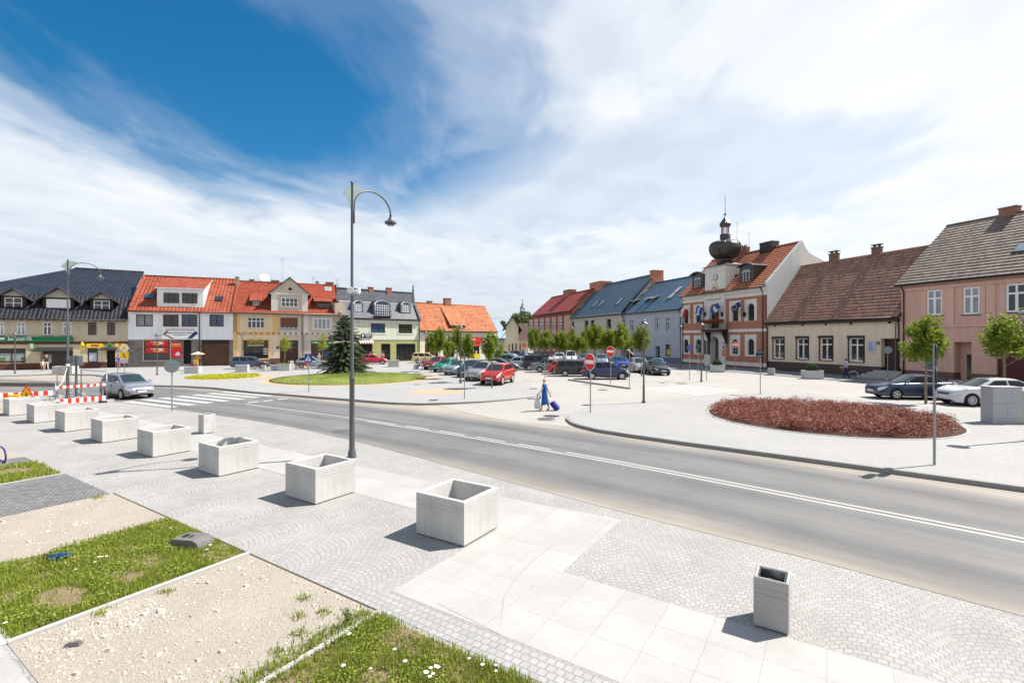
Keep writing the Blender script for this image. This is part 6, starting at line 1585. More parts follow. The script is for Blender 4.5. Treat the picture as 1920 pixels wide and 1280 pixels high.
# tall arched lamps
def arched_lamp(loc, label):
    t = thing('street_lamp', label, 'street lamp', loc, math.atan2(E2.y, E2.x), 'tall arched street lamps')
    mb = MB(); mb.lathe([(.135, 0), (.135, .03), (.125, .05), (.118, .16), (.105, .2), (.09, .24), (.083, .4), (.079, 1.2), (.074, 2.35), (.088, 2.37), (.088, 2.42), (.074, 2.45), (.07, 2.5), (.058, 2.6), (.05, 4.5), (.044, 4.52), (.04, 6.5), (.035, 8.36), (.045, 8.37), (.045, 8.41), (.001, 8.43)], 16)
    mb.build('pole', LAMPGREY, t)
    pts = [(.075, 0, 7.15), (.078, 0, 7.5)] + [(.82 - .74 * math.cos(a), 0, 7.72 + .58 * math.sin(a)) for a in [R(x) for x in range(6, 176, 10)]]
    e = pts[-1]; pts += [(e[0] + .02, 0, e[2] - .12)]
    MB().tube(pts, .026, 8).build('arm', LAMPGREY, t)
    fin = []
    for a in (170, 150, 130, 112): fin.append((.30 - .52 * -math.cos(R(a)), 7.82 + .53 * math.sin(R(a)) - .03))
    fn = [(.5, 8.25), (.3, 8.34), (.1, 8.33), (-.1, 8.24), (-.26, 8.05), (-.32, 7.93), (-.18, 7.88), (-.08, 7.72), (-.03, 7.5), (.05, 7.5), (.09, 7.75), (.2, 7.98), (.34, 8.14)]
    MB().vprism(fn, -.008, .008).build('fin', M('grey_green_fin', (.20, .26, .26), .5, .3), t)
    hx, hz = pts[-1][0], pts[-1][2]
    mb = MB(); mb.lathe([(.03, 0), (.05, -.02), (.04, -.06), (.06, -.13), (.11, -.2), (.20, -.245), (.205, -.30), (.19, -.305), (.12, -.31), (.12, -.36), (.11, -.365)], 8, (hx, 0, hz), 0, False); h = mb.build('lamp_head', LAMPGREY, t)
    MB().lathe([(.105, -.367), (.09, -.375), (.001, -.38)], 16, (hx, 0, hz)).build('lens', M('lamp_lens', (.55, .5, .33), .3), h)
    return t


big = arched_lamp(P(660, 857), 'tall grey arched street lamp standing between the planters and the road')
far = arched_lamp(P(127, 748), 'tall arched street lamp inside the fenced roadworks at the left')
z_ = top_z(P(660, 857), 546)
for sx_, lb in ((-.12, 0), (.13, 0)):
    mb = MB(); T = Matrix.Translation((sx_, -.05, z_)) @ Matrix.Rotation(R(90), 4, 'X') @ Matrix.Rotation(R(35 * (1 if sx_ > 0 else -1)), 4, 'Y'); mb.lathe([(.001, -.1), (.05, -.09), (.06, 0), (.10, .09), (.11, .1), (.001, .06)], 12, T=T)
    mb.box(min(0, sx_), -.01, z_ - .02, max(0, sx_), .01, z_ + .02); mb.build('loudspeaker', SIGNWHITE, big)
mb = MB(); mb.tube([(0, 0, 2.0), (-.35, -.5, 1.1), (-.95, -1.3, .5)], .014, 6); mb.lathe([(.085, 0), (.085, .16)], 10, (0, 0, 1.95)); mb.build('tape', SIGNWHITE, far)


def lantern_lamp(loc, label, h=4.7, s=1.0):
    t = thing('lantern_lamp', label, 'street lamp', loc, .4, 'lantern street lamps around the square')
    mb = MB(); mb.lathe([(.11, 0), (.11, .08), (.07, .14), (.062, 1.0), (.05, 1.05), (.045, h - .75), (.06, h - .72), (.03, h - .68)], 12); mb.build('pole', LAMPGREY, t)
    mb = MB()
    for i in range(4): a = i * math.pi / 2 + .4; c, s_ = math.cos(a), math.sin(a); mb.tube([(.04 * c, .04 * s_, h - .72), (.09 * c, .09 * s_, h - .55), (.17 * c, .17 * s_, h - .36), (.26 * c, .26 * s_, h - .23)], .014, 6)
    mb.build('bracket', LAMPGREY, t)
    mb = MB(); mb.lathe([(.15, h - .235), (.30, h - .225), (.30, h - .195), (.2, h - .16), (.13, h - .12), (.10, h - .06), (.10, h), (.001, h + .01)], 14); mb.build('hood', M('lantern_hood', (.12, .135, .145), .3, .6), t)
    MB().lathe([(.11, h - .24), (.1, h - .27), (.001, h - .275)], 12).build('lens', M('lamp_lens', (.55, .5, .33), .3), t)
    return t


LL = [(1207, 755, 600, 'lantern lamp in the middle of the square near the woman with a suitcase'), (863.4, 718.5, 610, 'lantern lamp in front of the silver and red parked cars'), (1315, 715.5, 604, 'lantern lamp before the town hall balcony'), (1679, 711, 598, 'lantern lamp by the door steps of the low cream house'), (454, 688, 625, 'lantern lamp beside the stair showroom window'), (569.5, 687, 622, 'lantern lamp between the brown gate and green shop sign'), (294.7, 703, 625, 'lantern lamp in front of the red poster window'), (28, 700, 624, 'lantern lamp in front of the bank window at the left edge'), (798, 685, 620, 'lantern lamp at the left corner of the market house'), (836.6, 685, 618, 'lantern lamp in front of the market house door'), (1071.7, 692, 612, 'lantern lamp among the trees by the unfinished grey house'), (1275.7, 689.5, 609, 'lantern lamp at the left end of the town hall'), ]
for px, py, pt, lb in LL:
    p = P(px, py); lantern_lamp(p, lb, top_z(p, pt))
lantern_lamp(Vector((18.35, 17.2, 0)), 'lantern lamp cut by the right edge beside the stone cabinet')


# ---- signs
def post_sign(name, label, base, cat='traffic sign', r=.03, h=2.6, mat=GALV, group=None, n=(0, -1)):
    """root at the base, x axis across the sign, -y the way it faces"""
    t = thing(name, label, cat, base, math.atan2(n[0], -n[1]), group)
    MB().cyl((0, 0, -.1), (0, 0, h), r, r, 10).build('post', mat, t)
    return t


def no_entry(base, zc, d, n, label, face=REDPAINT):
    t = post_sign('no_entry_sign', label, base, h=zc + d * .3, n=n, group='round no entry signs')
    mb = MB(); mb.cyl((0, -.035, zc), (0, -.05, zc), d / 2, d / 2, 32, 0); mb.build('disc', face, t)
    mb = MB(); mb.tube([(d / 2 * math.cos(i * math.pi / 18), -.045, zc + d / 2 * math.sin(i * math.pi / 18)) for i in range(36)], .012, 5, closed=True); mb.build('rim', SIGNWHITE, t)
    MB().box(-d * .39, -.058, zc - d * .115, d * .39, -.051, zc + d * .115).build('bar', SIGNWHITE, t)
    return t


p = P(1107, 773); no_entry(p, top_z(p, 678.3), .80, (-.86, -.5), 'large red no entry sign nearest the camera by the rounded kerb')
p = P(1145, 719.5); no_entry(p, top_z(p, 658.5), .82, (-.72, -.69), 'red no entry sign behind the dark blue people carrier')
p = P(1379.7, 696); no_entry(p, top_z(p, 646), .68, (-.45, -.9), 'faded orange no entry sign before the right half of the town hall', M('faded_sign_red', (.62, .10, .04), .5))


def disc_sign(base, zc, d, n, label, front, back=False, name='round_sign', group=None, h=None):
    t = post_sign(name, label, base, h=h or zc + d * .45, n=n, group=group)
    MB().cyl((0, -.035, zc), (0, -.05, zc), d / 2, d / 2, 28).build('disc', front, t)
    mb = MB()
    if back:
        for dz_ in (-d * .25, d * .25): mb.box(-d * .22, -.075, zc + dz_ - .03, d * .22, -.051, zc + dz_ + .03)
        mb.build('bracket', GALV, t)
    return t


p = P(1293, 713); t = disc_sign(p, top_z(p, 651.7), .52, (-.3, -.95), 'round blue mandatory sign with white arrows on the town hall side', SIGNBLUE); zc = top_z(p, 651.7)
mb = MB()
for i in range(3): a = i * 2.094; mb.tube([(.14 * math.cos(a + k * .28), -.056, zc + .14 * math.sin(a + k * .28)) for k in range(6)], .018, 4)
mb.build('arrows', SIGNWHITE, t)
p = P(1021.5, 713); disc_sign(p, top_z(p, 667.5), .70, (-.15, -1), 'dark back of a round sign behind the walking woman', M('dark_sign_back', (.025, .035, .05), .5), True, group='round signs seen from behind')
p = P(1309, 700); disc_sign(p, top_z(p, 650), .55, (-.8, -.6), 'small dark back of a sign left of the lantern at the town hall', SIGNBACK, True, group='round signs seen from behind')
p = P(1425.5, 739); disc_sign(p, top_z(p, 664), .52, (-.75, -.65), 'dark back of a round sign beyond the red shrub bed', M('dark_sign_back', (.025, .035, .05), .5), True, group='round signs seen from behind')
p = P(1664.5, 712); disc_sign(p, top_z(p, 656), .66, (-.35, -.94), 'grey back of a round sign in front of the low house door', M('pale_sign_back', (.24, .27, .28), .5, .5), True, group='round signs seen from behind')
p = P(322.5, 771); disc_sign(p, top_z(p, 686), .66, (.33, -.94), 'large grey back of a round sign on the near pavement', M('pale_sign_back', (.24, .27, .28), .5, .5), True, group='round signs seen from behind')
p = P(911, 677); disc_sign(p, top_z(p, 647), .75, (0, -1), 'round blue sign in front of the market house', SIGNBLUE)
# posts with signs seen edge on
p = P(1752, 871); v = Vector((p.x, p.y, 0)).normalized()
t = post_sign('edge_on_sign', 'tall steel post with two round signs seen edge on by the shrub bed', p, h=top_z(p, 644), r=.035, n=(v.y, -v.x)); zt_ = top_z(p, 644)
for k, zc in enumerate((zt_ - .34, zt_ - 1.02)):
    MB().cyl((0, -.045, zc), (0, -.062, zc), .32, .32, 28).build('disc', SIGNBACK, t); MB().box(-.08, -.045, zc - .15, .08, .04, zc - .1).build('bracket', GALV, t)
p = P(871, 748); v = Vector((p.x, p.y, 0)).normalized(); t = post_sign('edge_on_sign', 'thin steel post with a sign seen edge on in front of the silver car', p, h=top_z(p, 661), n=(v.y, -v.x))
MB().box(-.3, -.06, top_z(p, 681), .3, -.04, top_z(p, 661)).build('plate', SIGNBLUE, t)
p = P(1180, 726.5); t = post_sign('camera_post', 'slim steel post with a small camera at its top', p, 'post', h=top_z(p, 655)); z_ = top_z(p, 656)
mb = MB(); mb.box(-.1, -.12, z_ - .06, .02, .2, z_ + .04); mb.cyl((.02, -.02, z_ - .1), (.28, -.2, z_ - .32), .025, .025, 6); mb.build('camera', SIGNWHITE, t)
p = P(1324.6, 713.8); post_sign('steel_post', 'bare steel post in front of the green notice case', p, 'post', h=top_z(p, 637))
p = P(220.5, 703); post_sign('steel_post', 'bare steel post left of the yellow diamond sign', p, 'post', h=top_z(p, 658))
# crossing sign
p = P(579, 735); t = post_sign('crossing_sign', 'blue square pedestrian crossing sign on the plaza edge', p, h=top_z(p, 664), n=(-.2, -.98)); zc, s_ = top_z(p, 671.2), .285
MB().box(-s_, -.06, zc - s_, s_, -.045, zc + s_).build('plate', SIGNBLUE, t)
MB().vprism([(-.235, zc - .19), (.235, zc - .19), (0, zc + .22)], -.066, -.061).build('triangle', SIGNWHITE, t)
mb = MB(); mb.cyl((0, -.07, zc + .085), (0, -.073, zc + .085), .028, .028, 10)
for a, b_, w_ in (((0, .055), (.0, -.04), .028), ((0, .04), (-.06, -.01), .014), ((0, .04), (.06, .0), .014), ((0, -.03), (-.07, -.15), .018), ((0, -.03), (.06, -.15), .018)):
    d = Vector((b_[0] - a[0], 0, b_[1] - a[1])); nn_ = Vector((-d.z, 0, d.x)).normalized() * w_; A_, B_ = Vector((a[0], -.072, zc + a[1])), Vector((b_[0], -.072, zc + b_[1])); mb.poly([A_ - nn_, B_ - nn_, B_ + nn_, A_ + nn_])
mb.build('walking_figure', BLACK, t)
# priority road diamond with route board
p = P(233.5, 700); t = post_sign('priority_sign', 'yellow and white priority diamond above a yellow route board', p, h=top_z(p, 646), n=(.3, -.95)); zc = top_z(p, 652.5); k_ = .47
MB().vprism([(-k_, zc), (0, zc - k_), (k_, zc), (0, zc + k_)], -.06, -.045).build('diamond', SIGNWHITE, t); MB().vprism([(-k_ * .58, zc), (0, zc - k_ * .58), (k_ * .58, zc), (0, zc + k_ * .58)], -.068, -.061).build('centre', YELLOW, t)
zc = top_z(p, 666); MB().box(-.38, -.06, zc - .34, .38, -.045, zc + .34).build('plate', YELLOW, t); MB().tube([(-.05, -.07, zc + .24), (-.04, -.07, zc), (.03, -.07, zc - .12), (.12, -.07, zc - .24)], .045, 4).build('arrow', BLACK, t)
zc = top_z(p, 677); MB().box(-.3, -.06, zc - .2, .3, -.045, zc + .2).build('plate', M('pale_plate', (.42, .43, .45), .5), t)
# information board seen from behind
p = P(143, 747); t = post_sign('board_post', 'two grey boards on a post behind the roadworks', p, 'sign board', h=top_z(p, 666), r=.06, mat=LAMPGREY, n=(.2, -1)); z0, z1 = top_z(p, 684), top_z(p, 667)
for x0, x1 in ((-.36, -.07), (.07, .36)): MB().box(x0, -.03, z0, x1, .0, z1).build('board', M('pale_sign_back', (.24, .27, .28), .5, .5), t)
o = MB().box(-.17, -.06, -.38, .17, -.045, .38).build('one_way_sign', SIGNBLUE, None, P(431.5, 684.2) + Vector((.12, -.12, top_z(P(431.5, 684.2), 655))), math.atan2(HOUSE1.x.y, HOUSE1.x.x))
tag(o, 'small blue one way sign on the wall beside the garage door', 'traffic sign'); a_ = MB(); a_.box(-.035, -.068, -.28, .035, -.061, .1); a_.vprism([(-.1, .1), (.1, .1), (0, .3)], -.068, -.061); a_.build('arrow', SIGNWHITE, o)

# ---- roadworks at the left
def striped(p0, p1, z0, z1, label, n, name='barrier_board'):
    d = (p1 - p0); L = d.length; t = thing(name, label, 'barrier', p0, math.atan2(d.y, d.x), 'red and white roadworks barriers')
    mb = MB()
    for i in range(n): mb.box(L * i / n, -.012, z0, L * (i + 1) / n, .012, z1, i % 2)
    mb.build('board', [SIGNWHITE, M('barrier_red', (.72, .03, .015), .45)], t)
    for x in (.12, L - .12): MB().box(x - .02, .013, 0, x + .02, .05, z1 + .1).build('post', GALV, t)
    for x in (.12, L - .12): MB().box(x - .14, -.2, 0, x + .14, .25, .08).build('foot', BLACK, t)
    return t


striped(P(104, 762), P(198, 754), .12, .38, 'low red and white barrier board nearest the silver car', 13)
striped(P(104, 758), P(198, 750), .86, 1.0, 'thin red and white rail above the low barrier board', 15)
striped(P(-45, 771), P(99, 761), .60, .84, 'red and white barrier board behind the yellow warning triangle', 15)


def mesh_fence(p0, p1, h, label):
    d = p1 - p0; L = d.length; t = thing('mesh_fence', label, 'fence', p0, math.atan2(d.y, d.x), 'temporary mesh fence panels')
    fr = MB(); fr.tube([(0, 0, .05), (0, 0, h), (L, 0, h), (L, 0, .05)], .028, 6); fr.tube([(0, 0, .15), (L, 0, .15)], .016, 6); fr.build('frame', GALV, t)
    w_ = MB(); n = int(L / .17)
    for i in range(1, n): w_.cyl((L * i / n, 0, .15), (L * i / n, 0, h), .0028, .0028, 3, caps=False)
    for i in range(1, 8): w_.cyl((0, 0, .15 + (h - .15) * i / 8), (L, 0, .15 + (h - .15) * i / 8), .0028, .0028, 3, caps=False)
    w_.build('wire_mesh', GALV, t)
    for x in (0, L): MB().box(x - .12, -.32, 0, x + .12, .32, .12).build('foot', CONC, t)


mesh_fence(P(152, 747), P(200, 753), 1.75, 'mesh fence panel nearest the silver car'); mesh_fence(P(107, 744), P(152, 740), 1.7, 'mesh fence panel behind the arched lamp at the roadworks'); mesh_fence(P(56, 752), P(104, 757), 1.15, 'low mesh fence panel wrapped with white tape')
p = P(50, 766); t = thing('warning_sign', 'yellow triangular roadworks warning sign with red border', 'warning sign', p, R(8)); k_ = .46; z0 = .44
MB().vprism([(-k_, z0), (k_, z0), (0, z0 + .80)], -.02, 0).build('border', M('barrier_red', (.72, .03, .015), .45), t); MB().vprism([(-k_ * .78, z0 + .05), (k_ * .78, z0 + .05), (0, z0 + .69)], -.027, -.021).build('panel', M('warning_yellow', (.85, .42, .01), .45), t)
mb = MB(); mb.cyl((.02, -.03, z0 + .33), (.02, -.034, z0 + .33), .04, .04, 8); mb.tube([(.0, -.032, z0 + .28), (-.03, -.032, z0 + .18), (-.1, -.032, z0 + .1)], .028, 4); mb.tube([(-.03, -.032, z0 + .18), (.06, -.032, z0 + .1)], .022, 4); mb.tube([(0, -.032, z0 + .26), (.1, -.032, z0 + .18), (.14, -.032, z0 + .1)], .014, 4); mb.build('digging_figure', BLACK, t)
for x in (-.3, .3): MB().cyl((x, .02, 0), (x * .6, .02, z0 + .4), .015, .015, 6).build('leg', GALV, t)
o = MB().cyl((-.25, 0, .08), (.25, 0, .08), .07, .05, 10).build('warning_lamp', YELLOW, None, P(27, 767) + Vector((0, 0, .42)), .1); tag(o, 'yellow hand lamp lying on the barrier by the warning triangle', 'lamp')
o.location.z = .62

# ---- planters and benches on the square
def far_planter(px0, px1, py, ptop, label, dd=None, rot=None):
    a, c = P(px0, py), P(px1, py); m = (a + c) / 2; w_ = (c - a).length; h = top_z(m, ptop)
    t = thing('planter', label, 'planter', m, rot if rot is not None else .2, 'concrete planters around the square')
    planter_mesh(w_, dd or w_ * .6, h, .08, False).build('body', PLANT, t); MB().box(-w_ / 2 + .09, -(dd or w_ * .6) / 2 + .09, h - .1, w_ / 2 - .09, (dd or w_ * .6) / 2 - .09, h - .06).build('soil', SOIL, t)
    return t, m, w_, h


far_planter(350, 374, 699.5, 687, 'pale concrete planter under the striped parasol'); far_planter(444, 465, 697, 683.5, 'concrete planter in front of the dark blue estate car')
t, m1, w1, h1 = far_planter(522, 544, 694.5, 682, 'concrete planter with grass and a thin sapling by the brown gate'); far_planter(509, 523, 694, 684, 'low concrete planter between bench and sapling planter', dd=.6)
t, m2, w2, h2 = far_planter(594, 613, 691.5, 680, 'concrete planter with a sapling left of the spruce'); far_planter(728, 748, 687.5, 675, 'concrete planter in front of the green house, right of the red car'); far_planter(107, 139, 699.5, 686, 'long concrete planter in front of the bank entrance'); far_planter(838, 858, 679, 669, 'pale concrete planter in front of the market house', dd=.9)
BUSH = rand_mat('box_foliage', [(.022, .045, .010), (.035, .07, .014), (.05, .095, .018), (.028, .055, .012)], .55, .3)
for q, lb in (((1333, 1357, 697.5, 684), 'concrete planter with round box bush at the town hall door'), ((1506.5, 1539, 710, 694), 'concrete planter with round box bush before the low house')):
    t, m, w_, h = far_planter(*q, lb, rot=math.atan2(LOWH.x.y, LOWH.x.x) if 0 else -.25); rr = w_ * .36
    def bp(r):
        d = Vector((r.gauss(0, 1), r.gauss(0, 1), r.gauss(0, 1))).normalized() * (r.random() ** .25)
        return Vector((d.x * rr, d.y * rr * .8, max(0, .35 + d.z * .95) * rr * .95)), 1.0
    sh = thing('box_bush', 'clipped round box bush ' + ('at the town hall door' if q[0] < 1400 else 'before the low cream house'), 'bush', m + Vector((0, 0, h - .08)), 0, 'clipped box bushes'); o = leafy('foliage', 2600, bp, .05, [BUSH], 51); o.parent = sh
    MB().cyl((0, 0, -.05), (0, 0, rr * .5), .05, .04, 6).build('stem', BROWN, sh)
SAPL = rand_mat('sapling_leaves', [(.14, .19, .025), (.22, .26, .035), (.30, .31, .05), (.36, .34, .03)], .55, .25, .3)
for m, h, hh, sd_, lb, yel in ((m1, h1, 3.4, 61, 'thin young sapling growing in the planter by the brown gate', 0), (m2, h2, 3.9, 62, 'thin young sapling with yellowish leaves by the green shop sign', 1)):
    t = thing('sapling', lb, 'sapling', m + Vector((0, 0, h - .1)), 0, 'saplings in planters')
    MB().tube([(0, 0, 0), (.08, 0, 1.2), (.12, .02, hh * .6), (.14, 0, hh)], [.045, .035, .02, .008], 6).build('trunk', M('pale_bark', (.28, .22, .13), .9), t)
    def sp(r):
        z = r.triangular(1.5, hh + .1, 2.2); k = .55 * (1 - abs(z - 2.2) / (hh - .8)) + .08
        return Vector((.12 + r.gauss(0, k * .5), r.gauss(0, k * .5), z)), 1.0
    o = leafy('crown', 750, sp, .08, [SAPL], sd_); o.parent = t
    gq = leafy('grass', 300, lambda r: (Vector((r.uniform(-.6, .6), r.uniform(-.35, .35), r.uniform(.05, .22))), 1.0), .06, [LAWNM], sd_ + 5); gq.location = m + Vector((0, 0, h - .1)); tag(gq, 'tufts of grass in the planter', kind='stuff')
BENW = M('red_brown_slats', (.17, .045, .025), .55, var=.2, vs=6)
def bench(px0, px1, py, label):
    a, c = P(px0, py), P(px1, py); m = (a + c) / 2; L = (c - a).length; t = thing('bench', label, 'bench', m, .12, 'benches with red brown slats')
    mb = MB()
    for i in range(4): mb.box(-L / 2, -.22 + i * .12, .42, L / 2, -.13 + i * .12, .46)
    mb.build('seat', BENW, t)
    mb = MB(); 
    for i in range(2): mb.box(-L / 2, .26 + i * .02, .58 + i * .13, L / 2, .29 + i * .02, .68 + i * .13)
    mb.build('backrest', BENW, t)
    for x in (-L / 2 + .1, L / 2 - .2): MB().box(x, -.2, 0, x + .12, .28, .419).build('leg', PLANT, t)
    return t


bench(476, 513, 693, 'slatted red brown bench in front of the dark blue estate car'); bench(553, 580, 693, 'slatted red brown bench behind the blue crossing sign'); bench(655, 690, 689, 'slatted red brown bench in front of the red hatchback'); bench(780, 806, 691, 'slatted bench with two people at the end of the parked cars')
for px, py, lb in ((494.5, 693.5, 'short concrete bollard at the first bench'), (778.5, 692, 'short concrete bollard by the seated people'), (683, 688, 'short concrete bollard in front of the red car')):
    o = planter_mesh(.4, .4, .55, .1, False).build('bollard', PLANT, None, P(px, py), .2); tag(o, lb, 'bollard', 'short concrete bollards')

# stone clad cabinet at the right
p = P(1864, 794); t = thing('stone_cabinet', 'grey stone clad utility cabinet with steel side at the right edge', 'cabinet', p + Vector((.62, .3, 0)), -.06)
STC = M('cabinet_stone', (.36, .365, .38), .6, var=.1, vs=2, bump=.1, bs=80, var2=.2); H = top_z(p, 727)
mb = MB(); g_ = .006; rows = ((0, .09, (-.62, .56)), (.09 + g_, .22, (-.62, .56)), (.22 + g_, .86, (-.62, -.02, .56)), (.86 + g_, H, (-.62, .16, .56)))
for z0, z1, xs in rows:
    for x0, x1 in zip(xs, xs[1:]): mb.box(x0 + g_ / 2, -.3, z0, x1 - g_ / 2, -.27, z1)
mb.box(-.61, -.268, 0, .55, .3, H - .01); bevel(mb.build('body', STC, t), .003, 1); MB().box(.565, -.27, 0, 1.25, .28, H - .12).build('door', M('brushed_steel', (.34, .33, .27), .4, .7, var=.1, vs=6), t); MB().box(-.64, -.32, H + .001, .58, .32, H + .04).build('top', STC, t)

# manhole covers
for i, (px, py, r_) in enumerate(((1024, 785, .42), (1130, 731, .35), (1278, 718.5, .45), (997, 747, .3), (1000, 728.5, .3), (640, 808, .35))):
    z = RZ + .002 if i == 5 else gz(P(px, py)) + .012
    q = P(px, py, z); o = MB().cyl((0, 0, -.03), (0, 0, .006), r_, r_, 24).build('manhole_cover', M('cast_iron', (.12, .115, .11), .7, .3, var=.2, vs=8), None, (q.x, q.y, z))
    tag(o, ['round iron manhole cover beside the rounded kerb end', 'iron manhole cover in the street near the black kerb strip', 'iron manhole cover in front of the town hall signs', 'iron drain cover at the end of the plaza kerb', 'small iron cover in the plaza paving', 'iron manhole cover at the near edge of the road'][i], 'manhole cover', 'iron manhole covers')

# things lying in the near beds
t = thing('drain_block', 'grey concrete drain block lying in the weedy grass', 'concrete block', P(358, 1022), GROT + .35)
mb = MB(); mb.vprism([(-.34, .0), (-.31, .10), (-.22, .155), (.2, .17), (.30, .12), (.33, 0)], -.17, .17)
bevel(mb.build('block', M('old_concrete', (.15, .145, .14), .9, var=.35, vs=6, bump=.6, bs=40, var2=.3), t), .012, 2)
for i in range(3): MB().box(-.14 + i * .13, -.06, .158, -.06 + i * .13, .05, .1665, 0, Matrix.Rotation(.035, 4, 'Y')).build('slot', BLACKIN, t)
t = thing('blue_bottle', 'dark blue plastic bottle with black strap lying in the grass', 'bottle', P(112, 1052) + Vector((0, 0, .07)), .15)
mb = MB(); T = Matrix.Rotation(R(84), 4, 'Y'); mb.lathe([(.001, -.15), (.062, -.15), (.066, -.12), (.066, .02), (.05, .1), (.03, .16), (.012, .19), (.001, .19)], 14, T=T); mb.build('body', M('dark_blue_plastic', (.005, .045, .14), .35), t)
MB().lathe([(.069, -.155), (.07, -.13), (.05, -.135)], 14, T=T).build('cap', BLACK, t); MB().tube([(-.14, 0, .04), (-.22, .01, .05), (-.25, .01, -.0), (-.2, 0, -.04), (-.14, 0, -.03)], .008, 6).build('strap', BLACK, t)
p = P(-5, 867); t = thing('bike_rack', 'dark blue bent tube bicycle stand at the left edge', 'bicycle stand', p, GROT)
MB().tube([(-.75, .1, 0), (-.72, .1, .3), (-.5, .1, .42), (0, .1, .42), (.25, .1, .38), (.38, .1, .26), (.38, .1, .12), (.26, .1, .03), (.0, .1, .02), (-.4, .1, .02)], .022, 10).build('tube', M('dark_blue_tube', (.008, .015, .16), .35), t)
o = MB().add([(-.09, -.04, 0), (.08, -.05, 0), (.1, .03, 0), (-.07, .05, 0), (-.07, -.02, .04), (.06, -.03, .05), (.07, .02, .045), (-.05, .03, .035)], [(0, 3, 2, 1), (4, 5, 6, 7), (0, 1, 5, 4), (1, 2, 6, 5), (2, 3, 7, 6), (3, 0, 4, 7)]).build('stone', M('dark_stone', (.09, .085, .085), .9, var=.3, vs=20), None, P(137, 1210), .3); tag(o, 'dark flat stone lying on the pale gravel', 'stone')
# daisies
PET, CENT = M('daisy_white', (.72, .70, .70), .6), M('daisy_yellow', (.6, .42, .03), .6)
t = thing('daisy', 'white daisy flower in the weedy grass', 'flower', (0, 0, 0), 0, 'white daisies in the near grass')
mb = MB()
for i in range(11): a = i * 2 * math.pi / 11; c, s_ = math.cos(a), math.sin(a); mb.poly([(.006 * c - .004 * s_, .006 * s_ + .004 * c, .2), (.006 * c + .004 * s_, .006 * s_ - .004 * c, .2), (.022 * c + .005 * s_, .022 * s_ - .005 * c, .206), (.026 * c, .026 * s_, .205), (.022 * c - .005 * s_, .022 * s_ + .005 * c, .206)])
mb.build('petals', PET, t); MB().ell((0, 0, .203), (.008, .008, .004), 8, 4).build('centre', CENT, t); MB().cyl((0, 0, 0), (.01, 0, .2), .0025, .002, 4).build('stem', M('stem_green', (.06, .12, .02), .6), t)
D = [(800, 1262), (808, 1250), (818, 1256), (812, 1266), (822, 1248), (797, 1252), (806, 1270), (644, 1258), (707, 1278), (760, 1240), (695, 1250), (740, 1222), (655, 1188), (880, 1230), (905, 1250), (930, 1258), (178, 1050), (186, 1046), (192, 1043), (200, 1048), (142, 1060), (388, 1029), (395, 1026), (320, 991), (10, 1165), (930, 1240)]
for i, (px, py) in enumerate(D):
    q = P(px, py, .17); q.z = -.02 + .02 * ((i * 5) % 4)
    s_ = .68 + .35 * ((i * 7) % 5) / 5
    if i == 0: t.location = q
    else: dup(t, q, i * 1.3, scale=s_)
# weed with small leaves at the grass edge
q = P(652, 1172); t = thing('weed', 'tall thin weed with small leaves beside the gravel', 'weed', q)
r = random.Random(9); mb = MB(); tips = []
for i in range(7):
    a = r.uniform(0, 6.28); b_ = r.uniform(.02, .1); hh = r.uniform(.14, .3); pts = [(0, 0, 0), (b_ * .4 * math.cos(a), b_ * .4 * math.sin(a), hh * .5), (b_ * math.cos(a), b_ * math.sin(a), hh)]; mb.tube(pts, .003, 4); tips.append(pts)
mb.build('stem', M('stem_green', (.06, .12, .02), .6), t)
def wp(r):
    a = tips[r.randrange(7)]; k = r.uniform(.2, 1); v = Vector(a[1]).lerp(Vector(a[2]), k) if r.random() < .7 else Vector(a[0]).lerp(Vector(a[1]), k)
    return v + Vector((r.gauss(0, .012), r.gauss(0, .012), r.gauss(0, .01))), 1.0
o = leafy('leaf', 170, wp, .012, [rand_mat('weed_leaves', [(.06, .09, .025), (.10, .13, .03), (.13, .16, .05)], .6)], 14); o.parent = t; o.name = 'leaves'

# parasol stand with toys in front of the white house
p = P(371, 694); t = thing('parasol', 'small yellow and white parasol over a toy stand', 'parasol', p, 0)
MB().cyl((0, 0, 0), (0, 0, 2.2), .025, .025, 8).build('pole', SIGNWHITE, t); mb = MB(); n = 16; zt_ = top_z(p, 659)
for i in range(n):
    a0, a1 = 2 * math.pi * i / n, 2 * math.pi * (i + 1) / n; mb.poly([(0, 0, zt_), (.75 * math.cos(a0), .75 * math.sin(a0), zt_ - .3), (.75 * math.cos(a1), .75 * math.sin(a1), zt_ - .3)], i % 2)
mb.build('canopy', [YELLOW, SIGNWHITE], t)
q = p + Vector((.05, -.15, 0)); t = thing('toy_stand', 'colourful inflatable toys with an orange swim ring under the parasol', 'toy stand', q)
zc = top_z(q, 669.5); MB().tube([(.02 + .2 * math.cos(i * .5236), 0, zc + .2 * math.sin(i * .5236)) for i in range(12)], .085, 8, closed=True).build('swim_ring', M('toy_orange', (.75, .16, .01), .4), t)
zc = top_z(q, 678); MB().box(-.42, -.03, zc - .28, .1, .03, zc + .3).build('board', M('toy_yellow', (.62, .48, .03), .5), t); MB().ell((-.5, 0, top_z(q, 685.5)), (.45, .2, .14), 12, 6).build('inflatable', M('toy_red', (.6, .06, .03), .4), t); MB().ell((-.62, -.05, top_z(q, 683)), (.15, .12, .1), 10, 6).build('inflatable', SIGNBLUE, t)
MB().box(-.9, -.2, 0, .3, .25, top_z(q, 687.5)).build('table', M('toy_table', (.25, .2, .15), .7), t)

